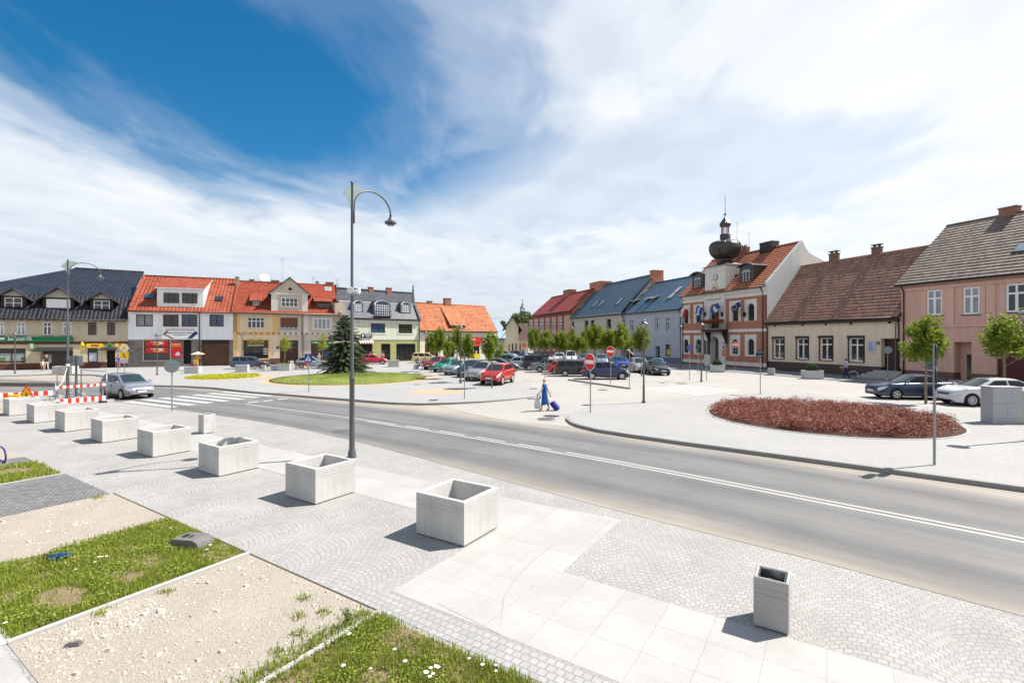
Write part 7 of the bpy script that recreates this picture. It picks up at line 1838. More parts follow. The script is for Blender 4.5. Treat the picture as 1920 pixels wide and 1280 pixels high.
# ================================================================ cars
TYRE = M('tyre', (.018, .018, .019), .8); RIM = M('alloy_rim', (.5, .51, .52), .35, .35); RIMD = M('rim_shadow_metal', (.03, .03, .03), .6)
CARGLASS = M('car_glass', (.010, .014, .016), .05, 0, .25); CARGL2 = M('car_windscreen', (.02, .034, .036), .05, 0, .6)
TRIM = M('black_trim', (.02, .02, .021), .55); HEADL = M('headlight_glass', (.50, .53, .55), .12, .3, .8); TAILL = M('tail_light', (.42, .015, .012), .2, 0, .6); CHROME = M('chrome', (.5, .5, .5), .15, 1.0)
UNDER = M('underbody', (.012, .012, .012), .9)
PLATE = M('number_plate', (.62, .62, .6), .5)


def paint(name, c, metal=.15): return M('car_paint_' + name, c, .32, metal, .5, coat=.6, var=.04, vs=2)


KINDS = {
    # L, W, H, bonnet front z, cowl z, belt rear z, deck z, x of: windscreen base, roof front, roof rear, rear window base (from the middle, + forward), wheel r, wheelbase, sill
    'hatch': dict(L=4.0, W=1.70, H=1.46, zf=.76, zc=.93, zb=.98, zd=.98, xa=.80, xb=.12, xc=-1.30, xd=-1.82, rw=.31, wb=2.52, sill=.23, panes=2),
    'sporty': dict(L=4.25, W=1.76, H=1.47, zf=.83, zc=1.01, zb=1.05, zd=1.05, xa=.92, xb=.10, xc=-1.15, xd=-1.98, rw=.33, wb=2.61, sill=.21, panes=2),
    'sedan': dict(L=4.6, W=1.77, H=1.48, zf=.81, zc=.99, zb=1.03, zd=1.05, xa=.90, xb=.15, xc=-.85, xd=-1.65, rw=.32, wb=2.62, sill=.22, panes=2),
    'mpv': dict(L=4.35, W=1.80, H=1.62, zf=.78, zc=1.05, zb=1.06, zd=1.06, xa=1.15, xb=.30, xc=-1.72, xd=-2.05, rw=.32, wb=2.65, sill=.23, panes=3),
    'wagon': dict(L=4.6, W=1.78, H=1.62, zf=.76, zc=1.0, zb=1.04, zd=1.04, xa=1.05, xb=.30, xc=-1.95, xd=-2.2, rw=.32, wb=2.68, sill=.23, panes=3),
    'suv': dict(L=4.32, W=1.80, H=1.64, zf=.88, zc=1.10, zb=1.16, zd=1.16, xa=.95, xb=.25, xc=-1.55, xd=-2.02, rw=.36, wb=2.63, sill=.33, panes=2),
    'van': dict(L=4.2, W=1.74, H=1.82, zf=.80, zc=1.06, zb=1.10, zd=1.10, xa=1.18, xb=.55, xc=-1.9, xd=-2.05, rw=.31, wb=2.66, sill=.25, panes=2),
}


def car_meshes(kind):
    k = KINDS[kind]; L, W, H = k['L'], k['W'], k['H']; hw = W / 2; rw = k['rw']; xf, xr = k['wb'] / 2 + .03, -k['wb'] / 2 + .03
    out = {}
    ra = rw * 1.16
    xs = {-L / 2, -L / 2 + .04, -L / 2 + .14, -L / 2 + .34, L / 2, L / 2 - .04, L / 2 - .13, L / 2 - .34, L / 2 - .62, k['xa'], k['xd'], (k['xa'] + L / 2) / 2, 0.0, -.4, .4}
    for xc in (xf, xr):
        for i in range(13): xs.add(round(xc + ra * math.cos(math.pi * i / 12), 4))
        xs |= {xc - ra - .02, xc + ra + .02}
    xs = sorted(x for x in xs if -L / 2 <= x <= L / 2)
    top_t = [(-L / 2, k['zd'] - .32), (-L / 2 + .04, k['zd'] - .12), (-L / 2 + .14, k['zd'] - .03), (k['xd'] + .02 if k['xd'] + .02 > -L / 2 + .15 else -L / 2 + .16, k['zd']), (-.3, k['zb']), (k['xa'], k['zc']), ((k['xa'] + L / 2) / 2, (k['zc'] + k['zf']) / 2 + .055), (L / 2 - .34, k['zf'] + .035), (L / 2 - .13, k['zf'] - .03), (L / 2 - .04, k['zf'] - .12), (L / 2, k['zf'] - .25)]
    bot_t = [(-L / 2, k['sill'] + .20), (-L / 2 + .14, k['sill'] + .06), (-L / 2 + .4, k['sill']), (L / 2 - .4, k['sill'] - .02), (L / 2 - .1, k['sill']), (L / 2, k['sill'] + .12)]
    wid_t = [(-L / 2, hw * .78), (-L / 2 + .04, hw * .87), (-L / 2 + .14, hw * .93), (-L / 2 + .34, hw * .975), (-.8, hw), (.8, hw), (L / 2 - .62, hw * .97), (L / 2 - .34, hw * .92), (L / 2 - .13, hw * .80), (L / 2 - .04, hw * .70), (L / 2, hw * .58)]
    mb = MB(); N = 0; rings = []
    for x in xs:
        zt, zb, w_ = lerp_tab(top_t, x), lerp_tab(bot_t, x), lerp_tab(wid_t, x)
        zs = zb; arch = False
        for xc in (xf, xr):
            if abs(x - xc) < ra - 1e-4: zs = max(zs, rw + math.sqrt(ra * ra - (x - xc) ** 2)); arch = True
        zs = min(zs, zt - .12); h = zt - zs
        side = [(w_ * (.985 if arch else .955), zs), (w_ * (1.01 if arch else .992), zs + h * .12), (w_ * 1.0, zs + h * .45), (w_ * .992, zs + h * .70), (w_ * .965, zs + h * .86), (w_ * .90, zt - .012), (w_ * .80, zt + .004), (w_ * .4, zt + .022), (0, zt + .028)]
        ring = [(x, -y, z) for y, z in side] + [(x, y, z) for y, z in reversed(side[:-1])]
        rings.append(ring)
    n = len(rings[0])
    for r_ in rings: mb.v += r_
    for i in range(len(rings) - 1):
        for j in range(n - 1): mb.f.append((i * n + j, (i + 1) * n + j, (i + 1) * n + j + 1, i * n + j + 1)); mb.m.append(0); mb.s.append(True)
    mb.f.append(tuple(range(n))); mb.m.append(0); mb.s.append(False); e = (len(rings) - 1) * n; mb.f.append(tuple(reversed(range(e, e + n)))); mb.m.append(0); mb.s.append(False)
    # cabin: pillars and roof
    xa, xb, xc_, xd = k['xa'], k['xb'], k['xc'], k['xd']; wl = hw * .90; wt = hw * .72; za, zd = k['zc'] + .005, k['zd'] - .005; zr = H - .07
    def belt(x): return lerp_tab([(xd, zd), (xa, za)], x)
    low = [(xd, wl * .93, zd), (xa, wl * .93, za)]; up = [(xc_, wt * .96, zr - .02), (xb, wt * .96, zr - .01)]
    NS = 8
    for sg in (-1, 1):
        pts = []
        for i in range(NS + 1):
            t = i / NS; bl = 1 + .07 * math.sin(math.pi * t); ul = 1 + .05 * math.sin(math.pi * t)
            lx = xd + (xa - xd) * t; ux = xc_ + (xb - xc_) * t
            pts.append(((lx, sg * wl * .93 * bl, belt(lx)), (ux, sg * wt * .96 * ul, zr - .015 + .02 * math.sin(math.pi * t))))
        o = len(mb.v)
        for a, b_ in pts: mb.v += [a, b_]
        for i in range(NS):
            q = (o + 2 * i, o + 2 * i + 2, o + 2 * i + 3, o + 2 * i + 1); mb.f.append(q if sg < 0 else q[::-1]); mb.m.append(0); mb.s.append(True)
        if sg < 0: left = pts
        else: right = pts
    o = len(mb.v); M_ = 6
    for i in range(NS + 1):
        l, r_ = left[i][1], right[i][1]
        for j in range(M_ + 1):
            t = j / M_; crown = (H - zr + .01) * math.sin(math.pi * t) ** .6 * (.72 + .28 * math.sin(math.pi * i / NS)); mb.v.append((l[0] + .04 * math.sin(math.pi * t) * (1 if i == NS else -1 if i == 0 else 0), l[1] + (r_[1] - l[1]) * t, l[2] + crown))
    for i in range(NS):
        for j in range(M_): a = o + i * (M_ + 1) + j; mb.f.append((a, a + M_ + 1, a + M_ + 2, a + 1)); mb.m.append(0); mb.s.append(True)
    def end(i, sgn):         # windscreen or rear window opening face
        l, r_ = left[i], right[i]; lo = [Vector(l[0]), Vector(r_[0])]; hi = [Vector(l[1]), Vector(r_[1])]; V = []
        for j in range(M_ + 1):
            t = j / M_; bow = .10 * math.sin(math.pi * t) * sgn; ct = (H - zr + .01) * math.sin(math.pi * t) ** .6 * .72
            a = lo[0].lerp(lo[1], t) + Vector((bow, 0, .01 * math.sin(math.pi * t))); b_ = hi[0].lerp(hi[1], t) + Vector((.04 * math.sin(math.pi * t) * sgn, 0, ct)); V.append((a, b_))
        return V
    glass = {}
    for nm, i, sgn in (('windscreen', NS, 1), ('rear_window', 0, -1)):
        V = end(i, sgn); o = len(mb.v)
        for a, b_ in V: mb.v += [tuple(a), tuple(b_)]
        for j in range(M_): q = (o + 2 * j, o + 2 * j + 2, o + 2 * j + 3, o + 2 * j + 1); mb.f.append(q if sgn > 0 else q[::-1]); mb.m.append(0); mb.s.append(True)
        g = MB()
        for j in range(M_ + 1):
            t = .06 + .88 * j / M_; fl = t * M_; j0 = min(int(fl), M_ - 1); f_ = fl - j0
            a = V[j0][0].lerp(V[j0 + 1][0], f_); b_ = V[j0][1].lerp(V[j0 + 1][1], f_); nrm = Vector((sgn * .9, 0, .5)).normalized() * .012
            g.v += [tuple(a.lerp(b_, .05) + nrm), tuple(a.lerp(b_, .93) + nrm)]
        for j in range(M_): q = (2 * j, 2 * j + 2, 2 * j + 3, 2 * j + 1); g.f.append(q if sgn > 0 else q[::-1]); g.m.append(0); g.s.append(True)
        glass[nm] = [g]
    spl = {2: [(.07, .47), (.52, .90)], 3: [(.06, .28), (.33, .62), (.665, .92)]}[k['panes']]
    glass['side_window'] = []
    for sg, pts in ((-1, left), (1, right)):
        def at(t, u):
            fl = t * NS; i0 = min(int(fl), NS - 1); f_ = fl - i0; a = Vector(pts[i0][0]).lerp(Vector(pts[i0 + 1][0]), f_); b_ = Vector(pts[i0][1]).lerp(Vector(pts[i0 + 1][1]), f_); return a.lerp(b_, u) + Vector((0, sg * .012, .004))
        for t0, t1 in spl:
            g = MB(); Q = 5
            for i in range(Q + 1): t = t0 + (t1 - t0) * i / Q; g.v += [tuple(at(t, .06)), tuple(at(t, .88))]
            for i in range(Q): q = (2 * i, 2 * i + 2, 2 * i + 3, 2 * i + 1); g.f.append(q if sg < 0 else q[::-1]); g.m.append(0); g.s.append(True)
            glass['side_window'].append(g)
    # dark floor and wheel housings
    mb.box(-L / 2 + .35, -hw * .86, k['sill'] - .02, L / 2 - .35, hw * .86, k['sill'] + .06, 1); mb.box(xr + ra, -hw * .8, k['sill'], xf - ra, hw * .8, .7, 1)
    for xc in (xf, xr): mb.box(xc - ra - .01, -hw * .62, k['sill'], xc + ra + .01, hw * .62, rw + ra, 1)
    out['body'] = mb; out['glass'] = glass
    # seams: door lines, sills, bumper strips
    tr = []
    for sg in (-1, 1):
        y = sg * (hw + .004)
        tr.append(MB()); tr[-1].box(xr + ra + .06, min(y, y - sg * .03), k['sill'] - .005, xf - ra - .06, max(y, y - sg * .03), k['sill'] + .09)
        for t in ([.50] if k['panes'] == 2 else [.305, .64]):
            x = xd + (xa - xd) * t; tr.append(MB()); tr[-1].box(x - .006, min(y * .99, y * 1.002), k['sill'] + .1, x + .006, max(y * .99, y * 1.002), belt(x) - .16)
    out['trim'] = tr
    gr = MB(); x = L / 2; gr.box(x - .09, -.36, k['zf'] - .245, x + .012, .36, k['zf'] - .155); gr.box(x - .2, -.52, k['sill'] + .07, x - .012, .52, k['sill'] + .17); out['grille'] = gr
    def surf(x, v, sg):        # point on the outer skin: v runs up the side from 0 (sill) to 8 (centre line)
        zt, zb, w_ = lerp_tab(top_t, x), lerp_tab(bot_t, x), lerp_tab(wid_t, x); h = zt - zb
        side = [(w_ * .955, zb), (w_ * .992, zb + h * .12), (w_, zb + h * .45), (w_ * .992, zb + h * .70), (w_ * .965, zb + h * .86), (w_ * .90, zt - .012), (w_ * .80, zt + .004), (w_ * .4, zt + .022), (0, zt + .028)]
        i0 = min(int(v), 7); f_ = v - i0; y = side[i0][0] * (1 - f_) + side[i0 + 1][0] * f_; z = side[i0][1] * (1 - f_) + side[i0 + 1][1] * f_
        return Vector((x, sg * y, z))
    def patch(x0, x1, va, vb, sg, off):
        g = MB(); NX, NV = 8, 4
        for i in range(NX + 1):
            x = x0 + (x1 - x0) * i / NX; a, b_ = lerp_tab(va, i / NX), lerp_tab(vb, i / NX)
            for j in range(NV + 1):
                v = a + (b_ - a) * j / NV; p = surf(x, v, sg); e1_ = surf(x + .01, v, sg) - surf(x - .01, v, sg); e2_ = surf(x, min(8, v + .15), sg) - surf(x, v - .15, sg)
                n_ = e1_.cross(e2_).normalized(); n_ = n_ if n_.y * sg > 0 or abs(n_.y) < .05 else -n_
                g.v.append(tuple(p + n_ * off))
        for i in range(NX):
            for j in range(NV): q = (i * (NV + 1) + j, (i + 1) * (NV + 1) + j, (i + 1) * (NV + 1) + j + 1, i * (NV + 1) + j + 1); g.f.append(q if sg < 0 else q[::-1]); g.m.append(0); g.s.append(True)
        return g
    hl = [patch(L / 2 - .50, L / 2 - .045, [(0, 3.9), (.5, 2.9), (1, 2.3)], [(0, 4.3), (.5, 4.6), (1, 4.5)], sg, .007) for sg in (-1, 1)]
    out['headlight'] = hl
    tall = kind in ('mpv', 'wagon', 'van', 'suv', 'hatch')
    tl = [patch(-L / 2 + .012, -L / 2 + .24, [(0, 1.9 if tall else 2.6), (1, 2.8)], [(0, 4.8), (1, 4.4)], sg, .007) for sg in (-1, 1)]
    out['tail_light'] = tl; pl = []
    for sg, zz_ in ((1, k['sill'] + .22), (-1, k['zd'] - .42)):
        g = MB(); x = sg * L / 2; g.box(min(x, x + sg * .02) - .004, -.26, zz_, max(x, x + sg * .02) + .004, .26, zz_ + .115); pl.append(g)
    out['number_plate'] = pl; mr = []
    for sg in (-1, 1):
        g = MB(); g.ell((xa - .12, sg * (hw + .07), za + .06), (.075, .11, .07), 10, 8); g.box(xa - .14, min(sg * hw * .86, sg * hw), za + .01, xa - .08, max(sg * hw * .86, sg * hw), za + .05); mr.append(g)
    out['mirror'] = mr; hd = []
    for sg in (-1, 1):
        for t in ([.40, .80] if k['panes'] == 2 else [.40, .74]): x = xd + (xa - xd) * t - .3; g = MB(); y = sg * (hw * 1.0 + .004); g.box(x - .09, min(y, y + sg * .025), belt(x) - .17, x + .09, max(y, y + sg * .025), belt(x) - .135); hd.append(g)
    out['handle'] = hd
    # wheel
    wt_ = MB(); tw = .20; wt_.lathe([(rw * .66, -tw / 2 + .02), (rw * .95, -tw / 2), (rw, -tw / 2 + .03), (rw, tw / 2 - .03), (rw * .95, tw / 2), (rw * .66, tw / 2 - .02)], 24, T=Matrix.Rotation(R(90), 4, 'X'), cap=False); out['tyre'] = wt_
    rm = MB(); T = Matrix.Rotation(R(90), 4, 'X'); rm.lathe([(.001, tw / 2 - .07), (rw * .66, tw / 2 - .07)], 20, T=T, m=1, cap=False); rm.lathe([(rw * .58, tw / 2 - .03), (rw * .67, tw / 2 - .012), (rw * .68, tw / 2 - .03)], 24, T=T, cap=False)
    ns = {'hatch': 7, 'sporty': 12, 'sedan': 5, 'mpv': 7, 'wagon': 6, 'suv': 5, 'van': 7}[kind]
    for i in range(ns):
        a = 2 * math.pi * i / ns; T2 = T @ Matrix.Rotation(a, 4, 'Z'); w0, w1 = (.012, .016) if ns > 10 else (.03, .045)
        rm.add([(rw * .1, -w0, tw / 2 - .035), (rw * .1, w0, tw / 2 - .035), (rw * .62, w1, tw / 2 - .02), (rw * .62, -w1, tw / 2 - .02), (rw * .1, -w0, tw / 2 - .06), (rw * .1, w0, tw / 2 - .06), (rw * .62, w1, tw / 2 - .05), (rw * .62, -w1, tw / 2 - .05)], [(0, 3, 2, 1), (0, 1, 5, 4), (1, 2, 6, 5), (3, 0, 4, 7)], 0, False, T2)
    rm.lathe([(rw * .17, tw / 2 - .06), (rw * .17, tw / 2 - .028), (.001, tw / 2 - .022)], 10, T=T); out['rim'] = rm
    out['axles'] = (xf, xr)
    return out


CARCACHE = {}


def car(kind, colour, label, pos, head, scale=1.0, anchor=None, z=0.0, bumper=None):
    """pos: ground point of the anchor; head: heading (x, y); anchor: wheel 'fl','fr','rl','rr' or None for the middle"""
    k = KINDS[kind]
    if kind not in CARCACHE:
        g = car_meshes(kind); md = {'axles': g['axles']}
        md['body'] = g['body'].mesh('body', [TRIM, UNDER], False)
        for nm in ('windscreen', 'rear_window', 'side_window'): md[nm] = [q.mesh(nm, CARGL2 if nm == 'windscreen' else CARGLASS, False) for q in g['glass'][nm]]
        md['trim'] = [q.mesh('trim', TRIM, False) for q in g['trim']]; md['grille'] = [g['grille'].mesh('grille', TRIM, False)]
        for nm, mt in (('headlight', HEADL), ('tail_light', TAILL), ('number_plate', PLATE), ('mirror', TRIM), ('handle', TRIM)): md[nm] = [q.mesh(nm, mt, False) for q in g[nm]]
        md['tyre'] = g['tyre'].mesh('tyre', TYRE, False); md['rim'] = g['rim'].mesh('rim', [RIM, RIMD], False)
        CARCACHE[kind] = md
    md = CARCACHE[kind]; h = Vector((head[0], head[1], 0)).normalized(); lft = Vector((-h.y, h.x, 0)); xf, xr = md['axles']
    off = Vector((0, 0, 0))
    if anchor: off = h * (xf if anchor[0] == 'f' else xr) * scale + lft * (k['W'] / 2 - .1) * scale * (1 if anchor[1] == 'l' else -1)
    if bumper: off = h * (k['L'] / 2 * scale * bumper)
    c = Vector((pos.x, pos.y, z)) - off
    t = thing('car', label, 'car', c, math.atan2(h.y, h.x), 'cars parked around the square'); t.scale = (scale,) * 3
    def part(nm, me, parent=t, loc=None, rot=None, mat=None):
        o = bpy.data.objects.new(nm, me); COL.objects.link(o); o.parent = parent
        if loc is not None: o.location = loc
        if rot is not None: o.rotation_euler = rot
        if mat is not None: o.material_slots[0].link = 'OBJECT'; o.material_slots[0].material = mat
        return o
    part('body', md['body'], mat=colour)
    for nm in ('windscreen', 'rear_window', 'side_window', 'trim', 'grille', 'headlight', 'tail_light', 'number_plate', 'handle'):
        for me in md[nm]: part(nm, me)
    for me in md['mirror']: part('mirror', me, mat=colour)
    for x in (xf, xr):
        for sg in (-1, 1):
            w_ = part('wheel', md['tyre'], loc=(x, sg * (k['W'] / 2 - .10), k['rw']), rot=(0, 0, 0 if sg < 0 else math.pi)); part('rim', md['rim'], parent=w_)
    return t


PA = paint
SILV, BLUS, RED_, NAVY_, TEAL, LTB, DKB, BLK, GRN, WHT, YEL_, DKR, BLU_ = PA('silver', (.38, .385, .39), .5), PA('silver_blue', (.22, .29, .38), .5), PA('red', (.42, .022, .018)), PA('navy', (.010, .018, .075)), PA('teal', (.0, .26, .17)), PA('light_blue_silver', (.28, .35, .43), .5), PA('dark_blue', (.025, .05, .10), .3), PA('black', (.015, .016, .018)), PA('grey_green', (.15, .19, .17), .5), PA('white', (.50, .51, .53), 0), PA('cream_yellow', (.55, .45, .22), 0), PA('dark_red', (.25, .012, .02)), PA('bright_blue', (.012, .05, .36))
car('mpv', paint('road_silver', (.22, .24, .275), .45), 'silver blue people carrier driving past the roadworks', P(229, 748.5, RZ), (.86, -.5), .95, 'fr', RZ)
car('sedan', paint('dark_slate_blue', (.025, .04, .085), .4), 'dark blue saloon parked behind the red shrub bed', P(1680, 749), (-.99, .10), 1.0, 'fl')
car('sporty', WHT, 'white hatchback behind the stone cabinet at the right edge', P(1821, 762), (-.99, .06), 1.02, 'fl')
car('suv', RED_, 'bright red off-road style car at the near end of the parked row', P(941, 722), (-.30, -.95), 1.0, 'fl')
car('hatch', SILV, 'silver hatchback parked beside the red one', P(884, 715), (-.42, -.91), 1.12, bumper=1)
car('mpv', DKB, 'dark blue people carrier half hidden behind the lantern pole', P(867, 708), (-.42, -.91), 1.0, bumper=1)
car('sedan', LTB, 'pale blue silver saloon fourth in the parked row', P(840, 703.5), (-.42, -.91), .98, bumper=1)
car('hatch', TEAL, 'bright teal green hatchback in the parked row', P(820, 698), (-.42, -.91), 1.0, bumper=1)
car('hatch', DKR, 'dark red hatchback by the seated people', P(802, 693.5), (-.42, -.91), 1.05, bumper=1)
car('mpv', NAVY_, 'navy people carrier beside the near no entry sign', P(1110, 711.5), (1, -.04), 1.0, 'rr')
car('wagon', BLK, 'black estate car directly behind the navy people carrier', P(1059.5, 706), (1, -.06), 1.0, 'rr')
car('hatch', paint('tomato_red', (.48, .03, .03)), 'small red hatchback between grey green saloon and black estate', P(1040, 702), (1, -.06), 1.0, 'rr')
car('sedan', GRN, 'grey green saloon with red tail light', P(1012, 698.5), (1, -.06), 1.0, 'rr')
car('van', paint('dark_violet_blue', (.018, .018, .045)), 'tall dark van behind the grey green saloon', P(992, 694.5), (1, -.06), 1.0, 'rr')
car('hatch', LTB, 'pale blue hatchback behind the tall dark van', P(966, 692), (1, -.06), 1.05, 'rr')
car('sedan', paint('dark_blue_grey', (.04, .055, .075), .4), 'dark blue grey saloon just beyond the bright red car', P(957, 696), (1, -.1), 1.0, 'fr')
car('wagon', paint('dark_green', (.02, .10, .09)), 'dark green estate car at the back of the car park', P(953, 686), (1, .0), 1.0)
car('sedan', paint('black_grey', (.02, .024, .03), .4), 'black saloon facing the camera left of the town hall', P(1245, 704.5), (.04, -1), .98, bumper=1)
car('mpv', SILV, 'silver people carrier facing the camera behind the lantern pole', P(1206, 699.5), (-.05, -1), .98, bumper=1)
car('hatch', BLU_, 'bright blue hatchback facing the camera', P(1169, 693), (-.1, -1), 1.05, bumper=1)
car('mpv', LTB, 'blue silver people carrier right of the second no entry sign', P(1130, 687), (-.1, -1), 1.0, bumper=1)
car('hatch', paint('grey_teal', (.16, .22, .23), .4), 'grey hatchback half hidden by the near no entry sign', P(1098, 684), (-.1, -1), 1.05, bumper=1)
car('van', paint('pearl_white', (.55, .56, .57), 0), 'white van among the far trees', P(1071, 682), (-.1, -1), 1.05, bumper=1)
car('hatch', WHT, 'white hatchback at the far end of the back row', P(1049, 681), (-.1, -1), 1.08, bumper=1)
car('hatch', BLUS, 'light blue car between silver people carrier and black saloon', P(1233, 695), (-.3, -1), .95, bumper=1)
car('wagon', PA('estate_blue', (.045, .075, .14), .4), 'dark blue estate car in front of the stair showroom', P(447, 692), (.95, .28), .95, 'rr')
car('hatch', LTB, 'pale blue car behind the bench and crossing sign', P(565, 690.5), (.95, .28), 1.0, 'rr')
car('hatch', DKB, 'dark blue car in front of the green shop sign', P(640, 686), (.95, .28), 1.0)
car('hatch', paint('cherry_red', (.46, .015, .04)), 'cherry red hatchback in front of the green house', P(717, 683), (.97, .22), 1.0, 'fr')
car('wagon', YEL_, 'cream yellow estate car by the market house', P(783, 681), (.97, -.02), 1.0, 'rr')
car('hatch', BLUS, 'blue car before the small gabled house', P(951, 671.5), (.9, -.4), 1.0); car('hatch', DKB, 'dark car at the corner of the red brick house', P(972, 671), (.95, -.2), 1.0)

# ================================================================ trees
LEAF = rand_mat('maple_leaves', [(.05, .09, .010), (.095, .155, .014), (.15, .215, .02), (.25, .29, .034), (.075, .125, .012)], .5, .3, .4)
BARK = M('young_bark', (.20, .155, .11), .9, var=.25, vs=9, bump=.4, bs=40)


def crown_pick(lobes):
    tot = [l[3] ** 2 * l[4] for l in lobes]; S = sum(tot)
    def f(r):
        q = r.uniform(0, S)
        for l, w_ in zip(lobes, tot):
            q -= w_
            if q <= 0: break
        d = Vector((r.gauss(0, 1), r.gauss(0, 1), r.gauss(0, 1))).normalized() * (r.random() ** .42)
        return Vector((l[0] + d.x * l[3], l[1] + d.y * l[3], l[2] + d.z * l[4])), 1.0
    return f


def young_tree(seed, H=5.2, cb=2.0, wd=1.15):
    """pear shaped crown of upright lobes on a thin stem; returns [(name, mesh)]"""
    r = random.Random(seed); lobes = []; limbs = MB()
    limbs.tube([(0, 0, -.1), (r.uniform(-.04, .04), 0, cb * .6), (r.uniform(-.08, .08), r.uniform(-.05, .05), cb + .4), (0, 0, H * .75), (r.uniform(-.1, .1), 0, H - .15)], [.06, .048, .042, .022, .006], 8)
    n = 15
    for i in range(n):
        t = i / (n - 1); z0 = cb + .15 + t * (H - cb) * .55; a = i * 2.4 + r.uniform(-.4, .4); ln = wd * 1.12 * (1 - .66 * t) * r.uniform(.55, 1.3); up = (H - cb) * .17 * r.uniform(.7, 1.4) + ln * .45
        p = (math.cos(a) * ln * .75, math.sin(a) * ln * .75, z0 + up); limbs.tube([(0, 0, z0 - .1), (p[0] * .5, p[1] * .5, z0 + up * .45), p], [.02, .013, .005], 5)
        for k, (f_, rr) in enumerate(((.55, .34), (.85, .30), (1.12, .2))):
            lobes.append((p[0] * f_ + r.gauss(0, .06), p[1] * f_ + r.gauss(0, .06), z0 + up * f_ + r.gauss(0, .06) + .05, rr * (1.18 - .45 * t) * r.uniform(.65, 1.1), (.44 if k < 2 else .36) * r.uniform(.8, 1.35)))
    for i in range(5): z = H - .2 - i * .40; lobes.append((r.gauss(0, .07), r.gauss(0, .07), z, .10 + .07 * i, .32))
    o = leafy('crown', 5600, crown_pick(lobes), .07, [LEAF], seed + 1); me = o.data; bpy.data.objects.remove(o)
    return limbs.mesh('trunk', BARK, False), me


VAR = [young_tree(101), young_tree(202, 5.2, 1.9, 1.25), young_tree(303, 5.2, 2.05, 1.05)]


def tree(px, py, ptop, label, v, wf=1.0, ring=True):
    p = P(px, py); h = top_z(p, ptop); s_ = h / 5.2
    t = thing('young_tree', label, 'tree', p, v * 1.7 + px, 'young trees around the square'); t.scale = (s_ * wf, s_ * wf, s_)
    for nm, me in zip(('trunk', 'crown'), VAR[v % 3]):
        o = bpy.data.objects.new(nm, me); COL.objects.link(o); o.parent = t
    return t


tree(1736, 757, 590, 'young tree in front of the corner between the low cream and pink houses', 0, 1.25); tree(1882, 752, 581, 'young tree before the dark red gate of the pink house', 1, 1.32)
tree(922, 727, 614, 'young tree standing in front of the bright red car', 2, 1.02); tree(877, 716, 622, 'young tree in front of the silver hatchback', 0, 1.0); tree(857, 709, 608, 'young tree beside the lantern pole in the parked row', 1, .85); tree(838, 704, 632, 'young tree in front of the pale blue silver saloon', 2, .8); tree(825, 700, 613, 'young tree in front of the teal hatchback', 0, .9); tree(808, 696, 619, 'young tree in front of the dark red hatchback', 1, .95)
for i, (px, py, pt, wf) in enumerate(((1001, 688, 613, .9), (1025, 690, 615, .9), (1050, 692, 615, 1.05), (1072, 690, 616, .8), (1087, 693, 625, .85), (1100, 690, 610, .8), (1116, 696, 607, .95), (1128, 694, 611, .7), (1141, 698, 611, 1.1), (1166, 700, 604, .9))):
    tree(px, py, pt, ['leftmost tree of the middle row, before the red brick house', 'second tree from the left in the middle row', 'broad third tree of the middle row', 'fourth tree of the middle row, beside a lantern lamp', 'low fifth tree of the middle row', 'tall slim tree before the unfinished grey house', 'tall tree right of the slim one before the grey house', 'narrow tree near the far no entry sign', 'broad tree above the far no entry sign', 'rightmost tree of the middle row before the blue house'][i], i, wf * 1.28)
tree(1203, 706, 603, 'young tree behind the lantern lamp in front of the blue house', 2, 1.05)
tree(1172, 697, 612, 'slim young tree by the brown gate of the blue house', 1, .8)
# trees far behind
FARL = rand_mat('far_leaves', [(.05, .08, .02), (.08, .12, .025), (.11, .15, .035)], .6)
for px, pt, Y, wd, lb in ((968, 588, 150, 4.5, 'dark tree behind the small gabled house'), (986, 583, 155, 5, 'tree beside the church turret'), (938, 604, 150, 4, 'tree behind the pale metal roof')):
    p = Vector(((px - CPX) / FPX * Y, Y, 0)); h = CAMH + (HPY - pt) * Y / FPX; t = thing('far_tree', lb, 'tree', p, 0, 'trees beyond the houses'); r = random.Random(px)
    MB().cyl((0, 0, -.3), (0, 0, h * .6), .4, .2, 8).build('trunk', BARK, t); lob = [(r.gauss(0, wd * .3), r.gauss(0, wd * .3), h * r.uniform(.5, .88), wd * r.uniform(.3, .5), wd * .4) for _ in range(9)]
    o = leafy('crown', 1800, crown_pick(lob), .35, [FARL], px); o.parent = t

